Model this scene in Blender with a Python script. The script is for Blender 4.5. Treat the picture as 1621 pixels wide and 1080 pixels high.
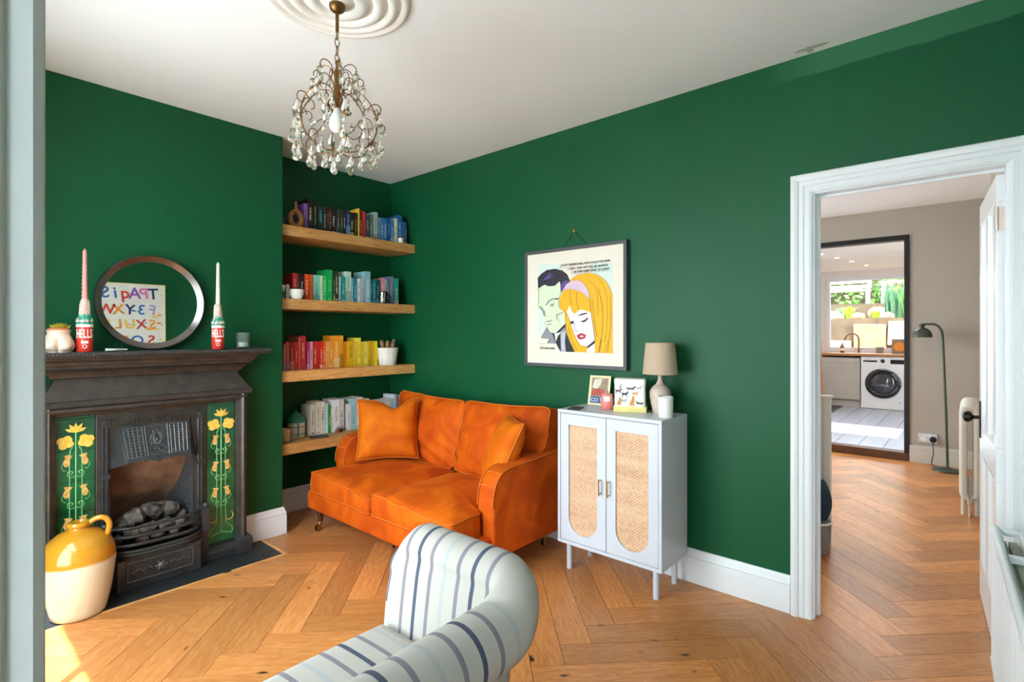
import bpy, bmesh, math, random
from mathutils import Vector, Matrix, noise

random.seed(7)
SC = bpy.context.scene
COL = SC.collection
for o in list(bpy.data.objects):
    bpy.data.objects.remove(o)

# ---------------------------------------------------------------- camera
cam_data = bpy.data.cameras.new('camera')
cam = bpy.data.objects.new('camera', cam_data)
COL.objects.link(cam)
cam.location = (0.0, 0.0, 1.32)
cam.rotation_euler = (math.radians(90), 0, math.radians(41.07 - 90))
cam_data.sensor_width = 36
cam_data.lens = 18.41
cam_data.shift_y = -0.0080
cam_data.clip_start = 0.02
cam_data.clip_end = 200
SC.camera = cam

# ---------------------------------------------------------------- light
world = bpy.data.worlds.new('sky')
SC.world = world
world.use_nodes = True
wn = world.node_tree
wn.nodes.clear()
w_out = wn.nodes.new('ShaderNodeOutputWorld')
w_bg = wn.nodes.new('ShaderNodeBackground')
w_bg.inputs['Color'].default_value = (0.92, 0.965, 1.03, 1)
w_bg.inputs['Strength'].default_value = 8.0
wn.links.new(w_bg.outputs[0], w_out.inputs[0])

sun_data = bpy.data.lights.new('sun', 'SUN')
sun_data.energy = 15.0
sun_data.angle = math.radians(0.6)
sun_data.color = (1.0, 0.98, 0.955)
sun = bpy.data.objects.new('sun', sun_data)
COL.objects.link(sun)
sun.rotation_euler = Vector((0.24, 0.24, -1.0)).to_track_quat('-Z', 'Y').to_euler()
sun.location = (-3, -3, 9)

def portal(name, loc, direction, sx, sy):
    d = bpy.data.lights.new(name, 'AREA')
    d.shape = 'RECTANGLE'
    d.size = sx
    d.size_y = sy
    d.cycles.is_portal = True
    o = bpy.data.objects.new(name, d)
    COL.objects.link(o)
    o.location = loc
    o.rotation_euler = Vector(direction).to_track_quat('-Z', 'Y').to_euler()
    return o
portal('window_daylight', (-0.11, 2.125, 1.265), (1, 0, 0), 1.65, 2.13)
portal('rear_window_daylight', (-1.09, 0.2, 1.275), (1, 0, 0), 0.8, 2.05)
portal('added_side_window_daylight', (-0.675, -0.29, 1.275), (0, 1, 0), 0.65, 2.05)  # portal for the added, unseen side window
portal('dining_window_daylight', (5.0, 2.99, 1.45), (0, -1, 0), 2.2, 1.5)
portal('kitchen_rooflight_daylight', (7.4, 0.9, 2.49), (0, 0, -1), 0.8, 1.7)
portal('kitchen_window_daylight', (10.99, 1.1, 1.65), (-1, 0, 0), 1.7, 1.3)

SC.view_settings.view_transform = 'Standard'
SC.view_settings.look = 'None'
SC.view_settings.exposure = 0.8
SC.view_settings.gamma = 1.0
SC.view_settings.use_curve_mapping = False
SC.cycles.use_denoising = True
SC.cycles.max_bounces = 9
SC.cycles.diffuse_bounces = 5
SC.cycles.glossy_bounces = 4
SC.cycles.transmission_bounces = 8
SC.cycles.transparent_max_bounces = 12
SC.cycles.sample_clamp_indirect = 8.0

# ---------------------------------------------------------------- helpers
PI = math.pi

def lin(h):
    out = []
    for i in (0, 2, 4):
        c = int(h[i:i + 2], 16) / 255.0
        out.append(c / 12.92 if c <= 0.04045 else ((c + 0.055) / 1.055) ** 2.4)
    return tuple(out)

MATS = {}

def nd(nt, t, **kw):
    n = nt.nodes.new(t)
    for k, v in kw.items():
        setattr(n, k, v)
    return n

def mat(name, col, rough=0.5, metal=0.0, var=0.08, vs=9.0, bump=0.0, bs=60.0, sheen=0.0, coat=0.0,
        trans=0.0, ior=1.45, emit=None, estr=1.0, stretch=None, col2=None, spec=0.5, sub=0.0):
    if name in MATS:
        return MATS[name]
    m = bpy.data.materials.new(name)
    m.use_nodes = True
    nt = m.node_tree
    b = nt.nodes['Principled BSDF']
    c = lin(col)
    c2 = lin(col2) if col2 else None
    tc = nd(nt, 'ShaderNodeTexCoord')
    src = tc.outputs['Object']
    if stretch:
        mp = nd(nt, 'ShaderNodeMapping')
        mp.inputs['Scale'].default_value = stretch
        nt.links.new(src, mp.inputs['Vector'])
        src = mp.outputs['Vector']
    nz = nd(nt, 'ShaderNodeTexNoise')
    nz.inputs['Scale'].default_value = vs
    nz.inputs['Detail'].default_value = 4
    nt.links.new(src, nz.inputs['Vector'])
    mx = nd(nt, 'ShaderNodeMix', data_type='RGBA')
    a = tuple(max(0, x * (1 - var)) for x in c)
    bb = c2 if c2 else tuple(min(1, x * (1 + var)) for x in c)
    mx.inputs['A'].default_value = a + (1,)
    mx.inputs['B'].default_value = bb + (1,)
    mr = nd(nt, 'ShaderNodeMapRange')
    mr.inputs['From Min'].default_value = 0.3
    mr.inputs['From Max'].default_value = 0.7
    nt.links.new(nz.outputs['Fac'], mr.inputs['Value'])
    nt.links.new(mr.outputs['Result'], mx.inputs['Factor'])
    nt.links.new(mx.outputs['Result'], b.inputs['Base Color'])
    b.inputs['Roughness'].default_value = rough
    b.inputs['Metallic'].default_value = metal
    b.inputs['Specular IOR Level'].default_value = spec
    b.inputs['IOR'].default_value = ior
    if sheen:
        b.inputs['Sheen Weight'].default_value = sheen
        b.inputs['Sheen Roughness'].default_value = 0.35
        b.inputs['Sheen Tint'].default_value = tuple(min(1, x * 1.2 + 0.12) for x in c) + (1,)
    if coat:
        b.inputs['Coat Weight'].default_value = coat
        b.inputs['Coat Roughness'].default_value = 0.08
    if trans:
        b.inputs['Transmission Weight'].default_value = trans
    if sub:
        b.inputs['Subsurface Weight'].default_value = sub
        b.inputs['Subsurface Radius'].default_value = (0.02, 0.01, 0.006)
    if emit:
        b.inputs['Emission Color'].default_value = lin(emit) + (1,)
        b.inputs['Emission Strength'].default_value = estr
    if bump:
        n2 = nd(nt, 'ShaderNodeTexNoise')
        n2.inputs['Scale'].default_value = bs
        n2.inputs['Detail'].default_value = 5
        nt.links.new(src, n2.inputs['Vector'])
        bp = nd(nt, 'ShaderNodeBump')
        bp.inputs['Strength'].default_value = bump
        bp.inputs['Distance'].default_value = 0.004
        nt.links.new(n2.outputs['Fac'], bp.inputs['Height'])
        nt.links.new(bp.outputs['Normal'], b.inputs['Normal'])
    MATS[name] = m
    return m

class MB:
    """collects geometry for ONE mesh object"""
    def __init__(s):
        s.v, s.f, s.uv = [], [], []
    def add(s, vs, fs, uvs=None):
        b = len(s.v)
        s.v += [tuple(p) for p in vs]
        s.f += [tuple(i + b for i in f) for f in fs]
        if uvs:
            s.uv += list(uvs)
        return s
    def box(s, x0, x1, y0, y1, z0, z1, M=None):
        vs = [Vector(p) for p in ((x0, y0, z0), (x1, y0, z0), (x1, y1, z0), (x0, y1, z0),
                                  (x0, y0, z1), (x1, y0, z1), (x1, y1, z1), (x0, y1, z1))]
        if M is not None:
            vs = [M @ p for p in vs]
        return s.add(vs, [(0, 3, 2, 1), (4, 5, 6, 7), (0, 1, 5, 4), (1, 2, 6, 5), (2, 3, 7, 6), (3, 0, 4, 7)])
    def prism(s, poly, a0, a1, axis='z', M=None):
        n = len(poly)
        def P(p, a):
            q = {'z': (p[0], p[1], a), 'y': (p[0], a, p[1]), 'x': (a, p[0], p[1])}[axis]
            return M @ Vector(q) if M is not None else Vector(q)
        vs = [P(p, a0) for p in poly] + [P(p, a1) for p in poly]
        fs = [tuple(range(n))[::-1], tuple(range(n, 2 * n))]
        fs += [(i, (i + 1) % n, n + (i + 1) % n, n + i) for i in range(n)]
        return s.add(vs, fs)
    def loft(s, rings, cap=True, close=True, M=None):
        n = len(rings[0])
        vs = [Vector(p) for r in rings for p in r]
        if M is not None:
            vs = [M @ p for p in vs]
        fs = []
        for k in range(len(rings) - 1):
            for i in range(n if close else n - 1):
                j = (i + 1) % n
                fs.append((k * n + i, k * n + j, (k + 1) * n + j, (k + 1) * n + i))
        if cap:
            fs.append(tuple(range(n))[::-1])
            fs.append(tuple(range((len(rings) - 1) * n, len(rings) * n)))
        return s.add(vs, fs)
    def lathe(s, prof, n=24, c=(0, 0, 0), M=None, sx=1.0, sy=1.0, wob=None):
        rings = []
        for r, z in prof:
            ring = []
            for i in range(n):
                a = 2 * PI * i / n
                rr = max(r, 1e-4) * (wob(a, z) if wob else 1)
                ring.append((c[0] + rr * math.cos(a) * sx, c[1] + rr * math.sin(a) * sy, c[2] + z))
            rings.append(ring)
        return s.loft(rings, M=M)
    def tube(s, pts, r, n=8, closed=False, M=None, flat=1.0):
        pts = [Vector(p) for p in pts]
        k = len(pts)
        rs = r if isinstance(r, (list, tuple)) else [r] * k
        rings, up = [], None
        for i, p in enumerate(pts):
            if closed:
                t = pts[(i + 1) % k] - pts[i - 1]
            else:
                t = pts[min(i + 1, k - 1)] - pts[max(i - 1, 0)]
            t = t.normalized() if t.length > 1e-9 else Vector((0, 0, 1))
            if up is None:
                up = Vector((0, 0, 1)) if abs(t.z) < 0.95 else Vector((1, 0, 0))
            a = t.cross(up)
            if a.length < 1e-6:
                a = t.orthogonal()
            a.normalize()
            b = a.cross(t).normalized()
            up = b
            rings.append([p + a * (rs[i] * math.cos(2 * PI * j / n)) + b * (rs[i] * flat * math.sin(2 * PI * j / n)) for j in range(n)])
        if closed:
            rings.append(rings[0])
            return s.loft(rings, cap=False, M=M)
        return s.loft(rings, M=M)
    def ball(s, c, r, n=10, m=6, sx=1, sy=1, sz=1, M=None):
        prof = [(r * math.sin(PI * k / m), -r * math.cos(PI * k / m)) for k in range(m + 1)]
        rings = [[(c[0] + max(q[0], 1e-4) * math.cos(2 * PI * i / n) * sx, c[1] + max(q[0], 1e-4) * math.sin(2 * PI * i / n) * sy, c[2] + q[1] * sz)
                  for i in range(n)] for q in prof]
        return s.loft(rings, M=M)
    def poly(s, pts):
        return s.add(pts, [tuple(range(len(pts)))])
    def mesh(s, name):
        me = bpy.data.meshes.new(name)
        me.from_pydata([tuple(v) for v in s.v], [], s.f)
        return me
    def build(s, name, m, parent=None, smooth=0, bevel=0, seg=2, world=True, subsurf=0, fix=True, label=None):
        me = s.mesh(name)
        if s.uv and len(s.uv) == len(s.v):
            lay = me.uv_layers.new(name='UVMap')
            for lp in me.loops:
                lay.data[lp.index].uv = s.uv[lp.vertex_index]
        if fix:
            bm = bmesh.new()
            bm.from_mesh(me)
            bmesh.ops.recalc_face_normals(bm, faces=bm.faces)
            bm.to_mesh(me)
            bm.free()
        return finish(me, name, m, parent, smooth, bevel, seg, world, subsurf, label)

def finish(me, name, m, parent=None, smooth=0, bevel=0, seg=2, world=True, subsurf=0, label=None):
    if m is not None:
        me.materials.append(MATS[m] if isinstance(m, str) else m)
    if smooth:
        me.shade_smooth()
        if smooth < 180:
            me.set_sharp_from_angle(angle=math.radians(smooth))
    o = bpy.data.objects.new(name, me)
    COL.objects.link(o)
    if parent is not None:
        o.parent = parent
        if world:
            o.matrix_parent_inverse = WM[parent.name].inverted()
            WM[o.name] = Matrix.Identity(4)
        else:
            WM[o.name] = WM[parent.name].copy()
    else:
        WM[o.name] = Matrix.Identity(4)
    if bevel:
        md = o.modifiers.new('bevel', 'BEVEL')
        md.width = bevel
        md.segments = seg
        md.limit_method = 'ANGLE'
        md.angle_limit = math.radians(40)
        md.harden_normals = False
    if subsurf:
        md = o.modifiers.new('subdivision', 'SUBSURF')
        md.levels = subsurf
        md.render_levels = subsurf
    if label:
        o['label'] = label
    return o

WM = {}

def tag(o, label, cat, group=None, kind=None):
    if label:
        o['label'] = label
    if cat:
        o['category'] = cat
    if group:
        o['group'] = group
    if kind:
        o['kind'] = kind
    return o

def struct(o, label=None):
    o['kind'] = 'structure'
    if label:
        o['label'] = label
    return o

def thing(name, label, cat, loc=(0, 0, 0), rz=0.0, group=None):
    o = bpy.data.objects.new(name, None)
    COL.objects.link(o)
    o.location = loc
    o.rotation_euler = (0, 0, rz)
    o.empty_display_size = 0.05
    WM[o.name] = Matrix.Translation(loc) @ Matrix.Rotation(rz, 4, 'Z')
    return tag(o, label, cat, group)

def copy_part(src, parent, loc=None, rot=None):
    c = src.copy()
    COL.objects.link(c)
    c.parent = parent
    if loc is not None:
        c.location = loc
    if rot is not None:
        c.rotation_euler = rot
    return c

def text_mesh(txt, size, align='CENTER', extrude=0.0004, shear=0.0, offset=0.0):
    cu = bpy.data.curves.new('lettering', 'FONT')
    cu.body = txt
    cu.size = size
    cu.align_x = align
    cu.align_y = 'CENTER'
    cu.extrude = extrude
    cu.shear = shear
    cu.offset = offset
    cu.resolution_u = 3
    o = bpy.data.objects.new('lettering', cu)
    COL.objects.link(o)
    bpy.context.view_layer.update()
    dg = bpy.context.evaluated_depsgraph_get()
    me = bpy.data.meshes.new_from_object(o.evaluated_get(dg))
    bpy.data.objects.remove(o)
    bpy.data.curves.remove(cu)
    return me

def text_part(name, txt, size, M, m, parent, align='CENTER', extrude=0.0004, sx=1.0, sy=1.0, shear=0.0, offset=0.0):
    me = text_mesh(txt, size, align, extrude, shear, offset)
    me.transform(M @ Matrix.Diagonal((sx, sy, 1, 1)))
    me.materials.clear()
    return finish(me, name, m, parent)

def frame_mat(origin, xdir, ydir):
    x = Vector(xdir).normalized()
    y = Vector(ydir).normalized()
    z = x.cross(y)
    M = Matrix((x, y, z)).transposed().to_4x4()
    M.translation = Vector(origin)
    return M

def bez(p, n=10):
    """smooth curve through points (catmull-rom)"""
    p = [Vector(q) for q in p]
    out = []
    for i in range(len(p) - 1):
        a, b, c, d = p[max(i - 1, 0)], p[i], p[i + 1], p[min(i + 2, len(p) - 1)]
        for k in range(n):
            t = k / n
            out.append(0.5 * ((2 * b) + (c - a) * t + (2 * a - 5 * b + 4 * c - d) * t * t + (3 * b - a - 3 * c + d) * t ** 3))
    out.append(p[-1])
    return out

def clip(poly, ax, val, keep_greater):
    out = []
    n = len(poly)
    for i in range(n):
        a, b = poly[i], poly[(i + 1) % n]
        ia = (a[ax] >= val) == keep_greater or a[ax] == val
        ib = (b[ax] >= val) == keep_greater or b[ax] == val
        if ia:
            out.append(a)
        if ia != ib:
            t = (val - a[ax]) / (b[ax] - a[ax])
            out.append((a[0] + (b[0] - a[0]) * t, a[1] + (b[1] - a[1]) * t))
    return out

def clip_rect(poly, x0, x1, y0, y1):
    for ax, v, g in ((0, x0, True), (0, x1, False), (1, y0, True), (1, y1, False)):
        if len(poly) < 3:
            return []
        poly = clip(poly, ax, v, g)
    if len(poly) < 3:
        return []
    ar = 0
    for i in range(len(poly)):
        a, b = poly[i], poly[(i + 1) % len(poly)]
        ar += a[0] * b[1] - a[1] * b[0]
    return poly if abs(ar) > 2e-4 else []

# ---------------------------------------------------------------- surface materials
def wall_paint(name, col, rough=0.42, var=0.06, patch=False):
    m = mat(name, col, rough=rough, var=var, vs=2.5, bump=0.06, bs=220, spec=0.36)
    return m
wall_paint('green_paint', '04502e', 0.5)
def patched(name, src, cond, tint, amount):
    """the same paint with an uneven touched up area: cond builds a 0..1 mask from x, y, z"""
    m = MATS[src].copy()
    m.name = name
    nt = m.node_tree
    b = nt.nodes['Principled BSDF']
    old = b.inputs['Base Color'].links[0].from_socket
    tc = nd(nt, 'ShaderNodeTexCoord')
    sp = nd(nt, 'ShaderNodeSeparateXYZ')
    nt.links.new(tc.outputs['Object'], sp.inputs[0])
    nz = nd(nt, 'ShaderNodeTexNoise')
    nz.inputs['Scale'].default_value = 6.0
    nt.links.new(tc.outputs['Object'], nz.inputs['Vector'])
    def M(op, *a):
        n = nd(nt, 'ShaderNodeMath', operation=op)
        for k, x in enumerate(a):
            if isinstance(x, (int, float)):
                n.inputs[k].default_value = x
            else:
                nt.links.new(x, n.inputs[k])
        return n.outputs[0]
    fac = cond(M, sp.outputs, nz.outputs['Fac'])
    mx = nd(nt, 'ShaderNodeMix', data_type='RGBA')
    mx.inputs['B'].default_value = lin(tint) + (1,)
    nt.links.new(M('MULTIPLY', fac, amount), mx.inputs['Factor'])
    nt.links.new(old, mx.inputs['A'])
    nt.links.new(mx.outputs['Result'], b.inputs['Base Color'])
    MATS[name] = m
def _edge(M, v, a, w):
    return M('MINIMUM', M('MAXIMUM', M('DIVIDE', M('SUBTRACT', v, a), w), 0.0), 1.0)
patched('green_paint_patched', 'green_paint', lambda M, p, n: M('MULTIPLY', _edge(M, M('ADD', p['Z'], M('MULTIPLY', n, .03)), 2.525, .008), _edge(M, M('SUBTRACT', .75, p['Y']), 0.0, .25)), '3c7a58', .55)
wall_paint('taupe_paint', 'b3aaa0', 0.6, 0.03)
wall_paint('kitchen_paint', 'e6e0da', 0.6, 0.02)
mat('ceiling_paint', 'f6f6f8', rough=0.75, var=0.02, vs=1.5, bump=0.05, bs=150)
def _smear(M, p, n):
    def ell(cx, cy, a, b):
        return M('ADD', M('POWER', M('DIVIDE', M('ABSOLUTE', M('SUBTRACT', p['X'], cx)), a), 2.0), M('POWER', M('DIVIDE', M('ABSOLUTE', M('SUBTRACT', p['Y'], cy)), b), 2.0))
    d = M('MINIMUM', ell(2.675, .535, .016, .075), ell(2.690, .545, .036, .016))
    return _edge(M, M('SUBTRACT', 1.25, M('ADD', d, M('MULTIPLY', n, .5))), 0.0, .35)
patched('ceiling_paint_marked', 'ceiling_paint', _smear, 'a9aa98', .75)
mat('white_gloss', 'e6e8ec', rough=0.28, var=0.006, vs=5)
mat('casing_paint', 'd0d0d2', rough=0.4, var=0.03, vs=14, bump=0.15, bs=35)
mat('black_trim', '1d1e22', rough=0.45, var=0.1)
mat('subfloor', '3a2412', rough=0.9)
mat('slate', '25282c', rough=0.5, var=0.25, vs=14, bump=0.35, bs=40)

def plank_wood(name, c1, c2, c3, rough=0.38, length_axis=0, scale=1.0, per_object=True):
    m = bpy.data.materials.new(name)
    m.use_nodes = True
    nt = m.node_tree
    L = nt.links
    b = nt.nodes['Principled BSDF']
    tc = nd(nt, 'ShaderNodeTexCoord')
    oi = nd(nt, 'ShaderNodeObjectInfo')
    ad = nd(nt, 'ShaderNodeVectorMath', operation='ADD')
    sc = nd(nt, 'ShaderNodeVectorMath', operation='SCALE')
    cmb = nd(nt, 'ShaderNodeCombineXYZ')
    for i in range(3):
        L.new(oi.outputs['Random'], cmb.inputs[i])
    L.new(cmb.outputs[0], sc.inputs[0])
    sc.inputs['Scale'].default_value = 37.0 if per_object else 0.0
    L.new(tc.outputs['Object'], ad.inputs[0])
    L.new(sc.outputs[0], ad.inputs[1])
    mp = nd(nt, 'ShaderNodeMapping')
    st = [9.0, 9.0, 9.0]
    st[length_axis] = 1.0
    mp.inputs['Scale'].default_value = [x * scale for x in st]
    L.new(ad.outputs[0], mp.inputs['Vector'])
    n1 = nd(nt, 'ShaderNodeTexNoise')
    n1.inputs['Scale'].default_value = 3.0
    n1.inputs['Detail'].default_value = 6
    n1.inputs['Distortion'].default_value = 1.4
    L.new(mp.outputs[0], n1.inputs['Vector'])
    wv = nd(nt, 'ShaderNodeMath', operation='MULTIPLY')
    wv.inputs[1].default_value = 26.0
    L.new(n1.outputs['Fac'], wv.inputs[0])
    sn = nd(nt, 'ShaderNodeMath', operation='SINE')
    L.new(wv.outputs[0], sn.inputs[0])
    n2 = nd(nt, 'ShaderNodeTexNoise')
    n2.inputs['Scale'].default_value = 22.0
    n2.inputs['Detail'].default_value = 4
    L.new(mp.outputs[0], n2.inputs['Vector'])
    mr = nd(nt, 'ShaderNodeMapRange')
    mr.inputs['From Min'].default_value = -1
    mr.inputs['From Max'].default_value = 1
    L.new(sn.outputs[0], mr.inputs['Value'])
    mxf = nd(nt, 'ShaderNodeMath', operation='MULTIPLY_ADD')
    mxf.inputs[1].default_value = 0.24
    L.new(mr.outputs[0], mxf.inputs[0])
    L.new(n2.outputs['Fac'], mxf.inputs[2])
    ramp = nd(nt, 'ShaderNodeValToRGB')
    e = ramp.color_ramp.elements
    e[0].position = 0.3
    e[0].color = lin(c1) + (1,)
    e[1].position = 0.95
    e[1].color = lin(c3) + (1,)
    k = e.new(0.62)
    k.color = lin(c2) + (1,)
    L.new(mxf.outputs[0], ramp.inputs[0])
    # plank to plank tone
    hsv = nd(nt, 'ShaderNodeHueSaturation')
    r1 = nd(nt, 'ShaderNodeMapRange')
    r1.inputs['To Min'].default_value = 0.76 if per_object else 1.0
    r1.inputs['To Max'].default_value = 1.20 if per_object else 1.0
    L.new(oi.outputs['Random'], r1.inputs['Value'])
    L.new(r1.outputs[0], hsv.inputs['Value'])
    L.new(ramp.outputs[0], hsv.inputs['Color'])
    # knots
    mp2 = nd(nt, 'ShaderNodeMapping')
    s2 = [5.0, 5.0, 5.0]
    s2[length_axis] = 2.4
    mp2.inputs['Scale'].default_value = s2
    L.new(ad.outputs[0], mp2.inputs['Vector'])
    vo = nd(nt, 'ShaderNodeTexVoronoi')
    vo.inputs['Scale'].default_value = 1.5
    L.new(mp2.outputs[0], vo.inputs['Vector'])
    n3 = nd(nt, 'ShaderNodeTexNoise')
    n3.inputs['Scale'].default_value = 5.0
    L.new(mp2.outputs[0], n3.inputs['Vector'])
    kd = nd(nt, 'ShaderNodeMath', operation='MULTIPLY_ADD')
    kd.inputs[1].default_value = 0.22
    L.new(n3.outputs['Fac'], kd.inputs[0])
    L.new(vo.outputs['Distance'], kd.inputs[2])
    kr = nd(nt, 'ShaderNodeMapRange')
    kr.inputs['From Min'].default_value = 0.15
    kr.inputs['From Max'].default_value = 0.205
    kr.inputs['To Min'].default_value = 1.0
    kr.inputs['To Max'].default_value = 0.0
    L.new(kd.outputs[0], kr.inputs['Value'])
    mk = nd(nt, 'ShaderNodeMix', data_type='RGBA')
    mk.inputs['B'].default_value = lin('2c1608') + (1,)
    L.new(kr.outputs[0], mk.inputs['Factor'])
    L.new(hsv.outputs[0], mk.inputs['A'])
    L.new(mk.outputs['Result'], b.inputs['Base Color'])
    b.inputs['Roughness'].default_value = rough
    bp = nd(nt, 'ShaderNodeBump')
    bp.inputs['Strength'].default_value = 0.08
    bp.inputs['Distance'].default_value = 0.002
    L.new(n2.outputs['Fac'], bp.inputs['Height'])
    L.new(bp.outputs[0], b.inputs['Normal'])
    MATS[name] = m
    return m
plank_wood('oak_plank', 'b4703a', 'c98248', 'da9a5e', rough=0.33)
plank_wood('shelf_oak', 'b8793f', 'd39a58', 'e2b176', rough=0.5, scale=0.8)

def pane_glass(name, tint='f4faf8', refl=0.06):
    m = bpy.data.materials.new(name)
    m.use_nodes = True
    nt = m.node_tree
    nt.nodes.clear()
    out = nd(nt, 'ShaderNodeOutputMaterial')
    tr = nd(nt, 'ShaderNodeBsdfTransparent')
    tr.inputs[0].default_value = lin(tint) + (1,)
    gl = nd(nt, 'ShaderNodeBsdfGlossy')
    gl.inputs['Roughness'].default_value = 0.02
    mx = nd(nt, 'ShaderNodeMixShader')
    mx.inputs[0].default_value = refl
    nt.links.new(tr.outputs[0], mx.inputs[1])
    nt.links.new(gl.outputs[0], mx.inputs[2])
    nt.links.new(mx.outputs[0], out.inputs[0])
    MATS[name] = m
    return m
pane_glass('window_glass')
pane_glass('dimming_glass', 'dcdee0')  # grey tint added to tone down the bright garden behind the pane
# ================================================================ THE SETTING
XW, YB, YC, ZC = 2.73, 3.78, 3.407, 2.61     # right wall, alcove wall, chimney breast face, ceiling

# ---- floor: herringbone oak, every plank its own piece
floor = bpy.data.objects.new('floor', None)
COL.objects.link(floor)
WM['floor'] = Matrix.Identity(4)
struct(floor, 'honey oak herringbone floor running through both rooms')
sf = MB()
sf.box(-1.0, 6.74, -0.3, 3.9, -0.06, -0.014)
sf.build('subfloor', 'subfloor', floor)
PL, PW, GAP = 0.717, 0.137, 0.0010
UD = Vector((-1, 1, 0)).normalized()
VD = Vector((-1, -1, 0)).normalized()
O0 = Vector((1.899, 1.206, 0)) - UD * PL - VD * PW
regions = [(-1.0, 2.73, -0.2, 3.066), (1.478, 2.73, 3.066, 3.405), (1.607, 2.73, 3.405, 3.78), (2.73, 6.74, -0.14, 1.75)]
n_pl = 0
for i in range(-60, 60):
    for j in range(-6, 7):
        for kind in (0, 1):
            if kind == 0:
                u0, u1, v0, v1 = i * PW, i * PW + PL, i * PW, i * PW + PW
            else:
                u0, u1, v0, v1 = PL + i * PW, PL + i * PW + PW, i * PW + PW - PL, i * PW + PW
            u0 += j * PL; u1 += j * PL; v0 -= j * PL; v1 -= j * PL
            cu, cv = (u0 + u1) / 2, (v0 + v1) / 2
            c = O0 + UD * cu + VD * cv
            if c.x < -0.2 or c.x > 7.2 or c.y < -0.7 or c.y > 4.3 or (c.x > 3.2 and c.y > 2.2):
                continue
            hu, hv = (u1 - u0) / 2 - GAP, (v1 - v0) / 2 - GAP
            cor = [c + UD * a * hu + VD * b * hv for a, b in ((-1, -1), (1, -1), (1, 1), (-1, 1))]
            P2 = [(p.x, p.y) for p in cor]
            ang = math.atan2(UD.y, UD.x) if kind == 0 else math.atan2(VD.y, VD.x)
            R = Matrix.Translation(c) @ Matrix.Rotation(ang, 4, 'Z')
            Ri = R.inverted()
            mb = MB()
            for rg in regions:
                q = clip_rect(P2, *rg)
                if q:
                    loc = [Ri @ Vector((a, b, 0)) for a, b in q]
                    mb.prism([(a.x, a.y) for a in loc], -0.014, 0.0)
            if not mb.v:
                continue
            o = mb.build('plank', 'oak_plank', floor, world=False)
            o.matrix_parent_inverse = Matrix.Identity(4)
            o.location = c + Vector((0, 0, random.uniform(-0.0004, 0.0)))
            o.rotation_euler = (0, 0, ang)
            n_pl += 1
for name, b in (('border_strip', (0.2, 1.478, 3.066, 3.087)), ('border_strip', (1.457, 1.478, 3.088, 3.405))):
    mb = MB()
    mb.box(b[0], b[1], b[2], b[3], -0.014, 0.001)
    mb.build(name, 'shelf_oak', floor)

# ---- walls
def wall(name, boxes, m):
    mb = MB()
    for b in boxes:
        mb.box(*b)
    return struct(mb.build(name, m))
DL, DR, DT = 0.545, -0.12, 1.972              # doorway into the dining room
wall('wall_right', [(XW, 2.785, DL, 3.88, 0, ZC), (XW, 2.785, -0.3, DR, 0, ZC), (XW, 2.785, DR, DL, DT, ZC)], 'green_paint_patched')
wall('wall_dining_near', [(2.785, 2.84, DL, 3.1, 0, ZC), (2.785, 2.84, -0.24, DR, 0, ZC), (2.785, 2.84, DR, DL, DT, ZC)], 'taupe_paint')
wall('wall_back', [(1.607, XW, YB, 3.88, 0, ZC)], 'green_paint')
FB0, FB1, FBT = 0.66, 1.086, 0.66             # firebox hole
wall('wall_chimney', [(0.2, FB0, YC, 3.88, 0, ZC), (FB1, 1.607, YC, 3.88, 0, ZC), (FB0, FB1, YC, 3.88, FBT, ZC), (FB0, FB1, 3.72, 3.88, 0, FBT)], 'green_paint')
WY0, WY1, WZ0, WZ1 = 1.30, 2.95, 0.20, 2.33   # daylight window beside the camera
wall('wall_window', [(-0.12, 0.04, 0.56, WY0, 0, ZC), (-0.12, 0.04, WY1, 3.88, 0, ZC), (-0.12, 0.04, WY0, WY1, 0, WZ0), (-0.12, 0.04, WY0, WY1, WZ1, ZC), (0.04, 0.2, 3.8, 3.88, 0, ZC)], 'green_paint')
wall('wall_side', [(-0.35, XW, -0.3, -0.2, 0, ZC), (-1.0, -0.35, -0.3, -0.2, 0, 0.25), (-1.0, -0.35, -0.3, -0.2, 2.3, ZC)], 'green_paint')
wall('wall_rear', [(-1.1, -1.0, -0.3, -0.2, 0, ZC), (-1.1, -1.0, 0.6, 0.7, 0, ZC), (-1.1, -1.0, -0.2, 0.6, 0, 0.25), (-1.1, -1.0, -0.2, 0.6, 2.3, ZC), (-1.0, -0.12, 0.6, 0.7, 0, ZC)], 'green_paint')
wall('ceiling', [(-0.12, 6.84, -0.3, 3.88, ZC, 2.72), (-1.1, -0.12, -0.3, 0.7, ZC, 2.72)], 'ceiling_paint_marked')

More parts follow.
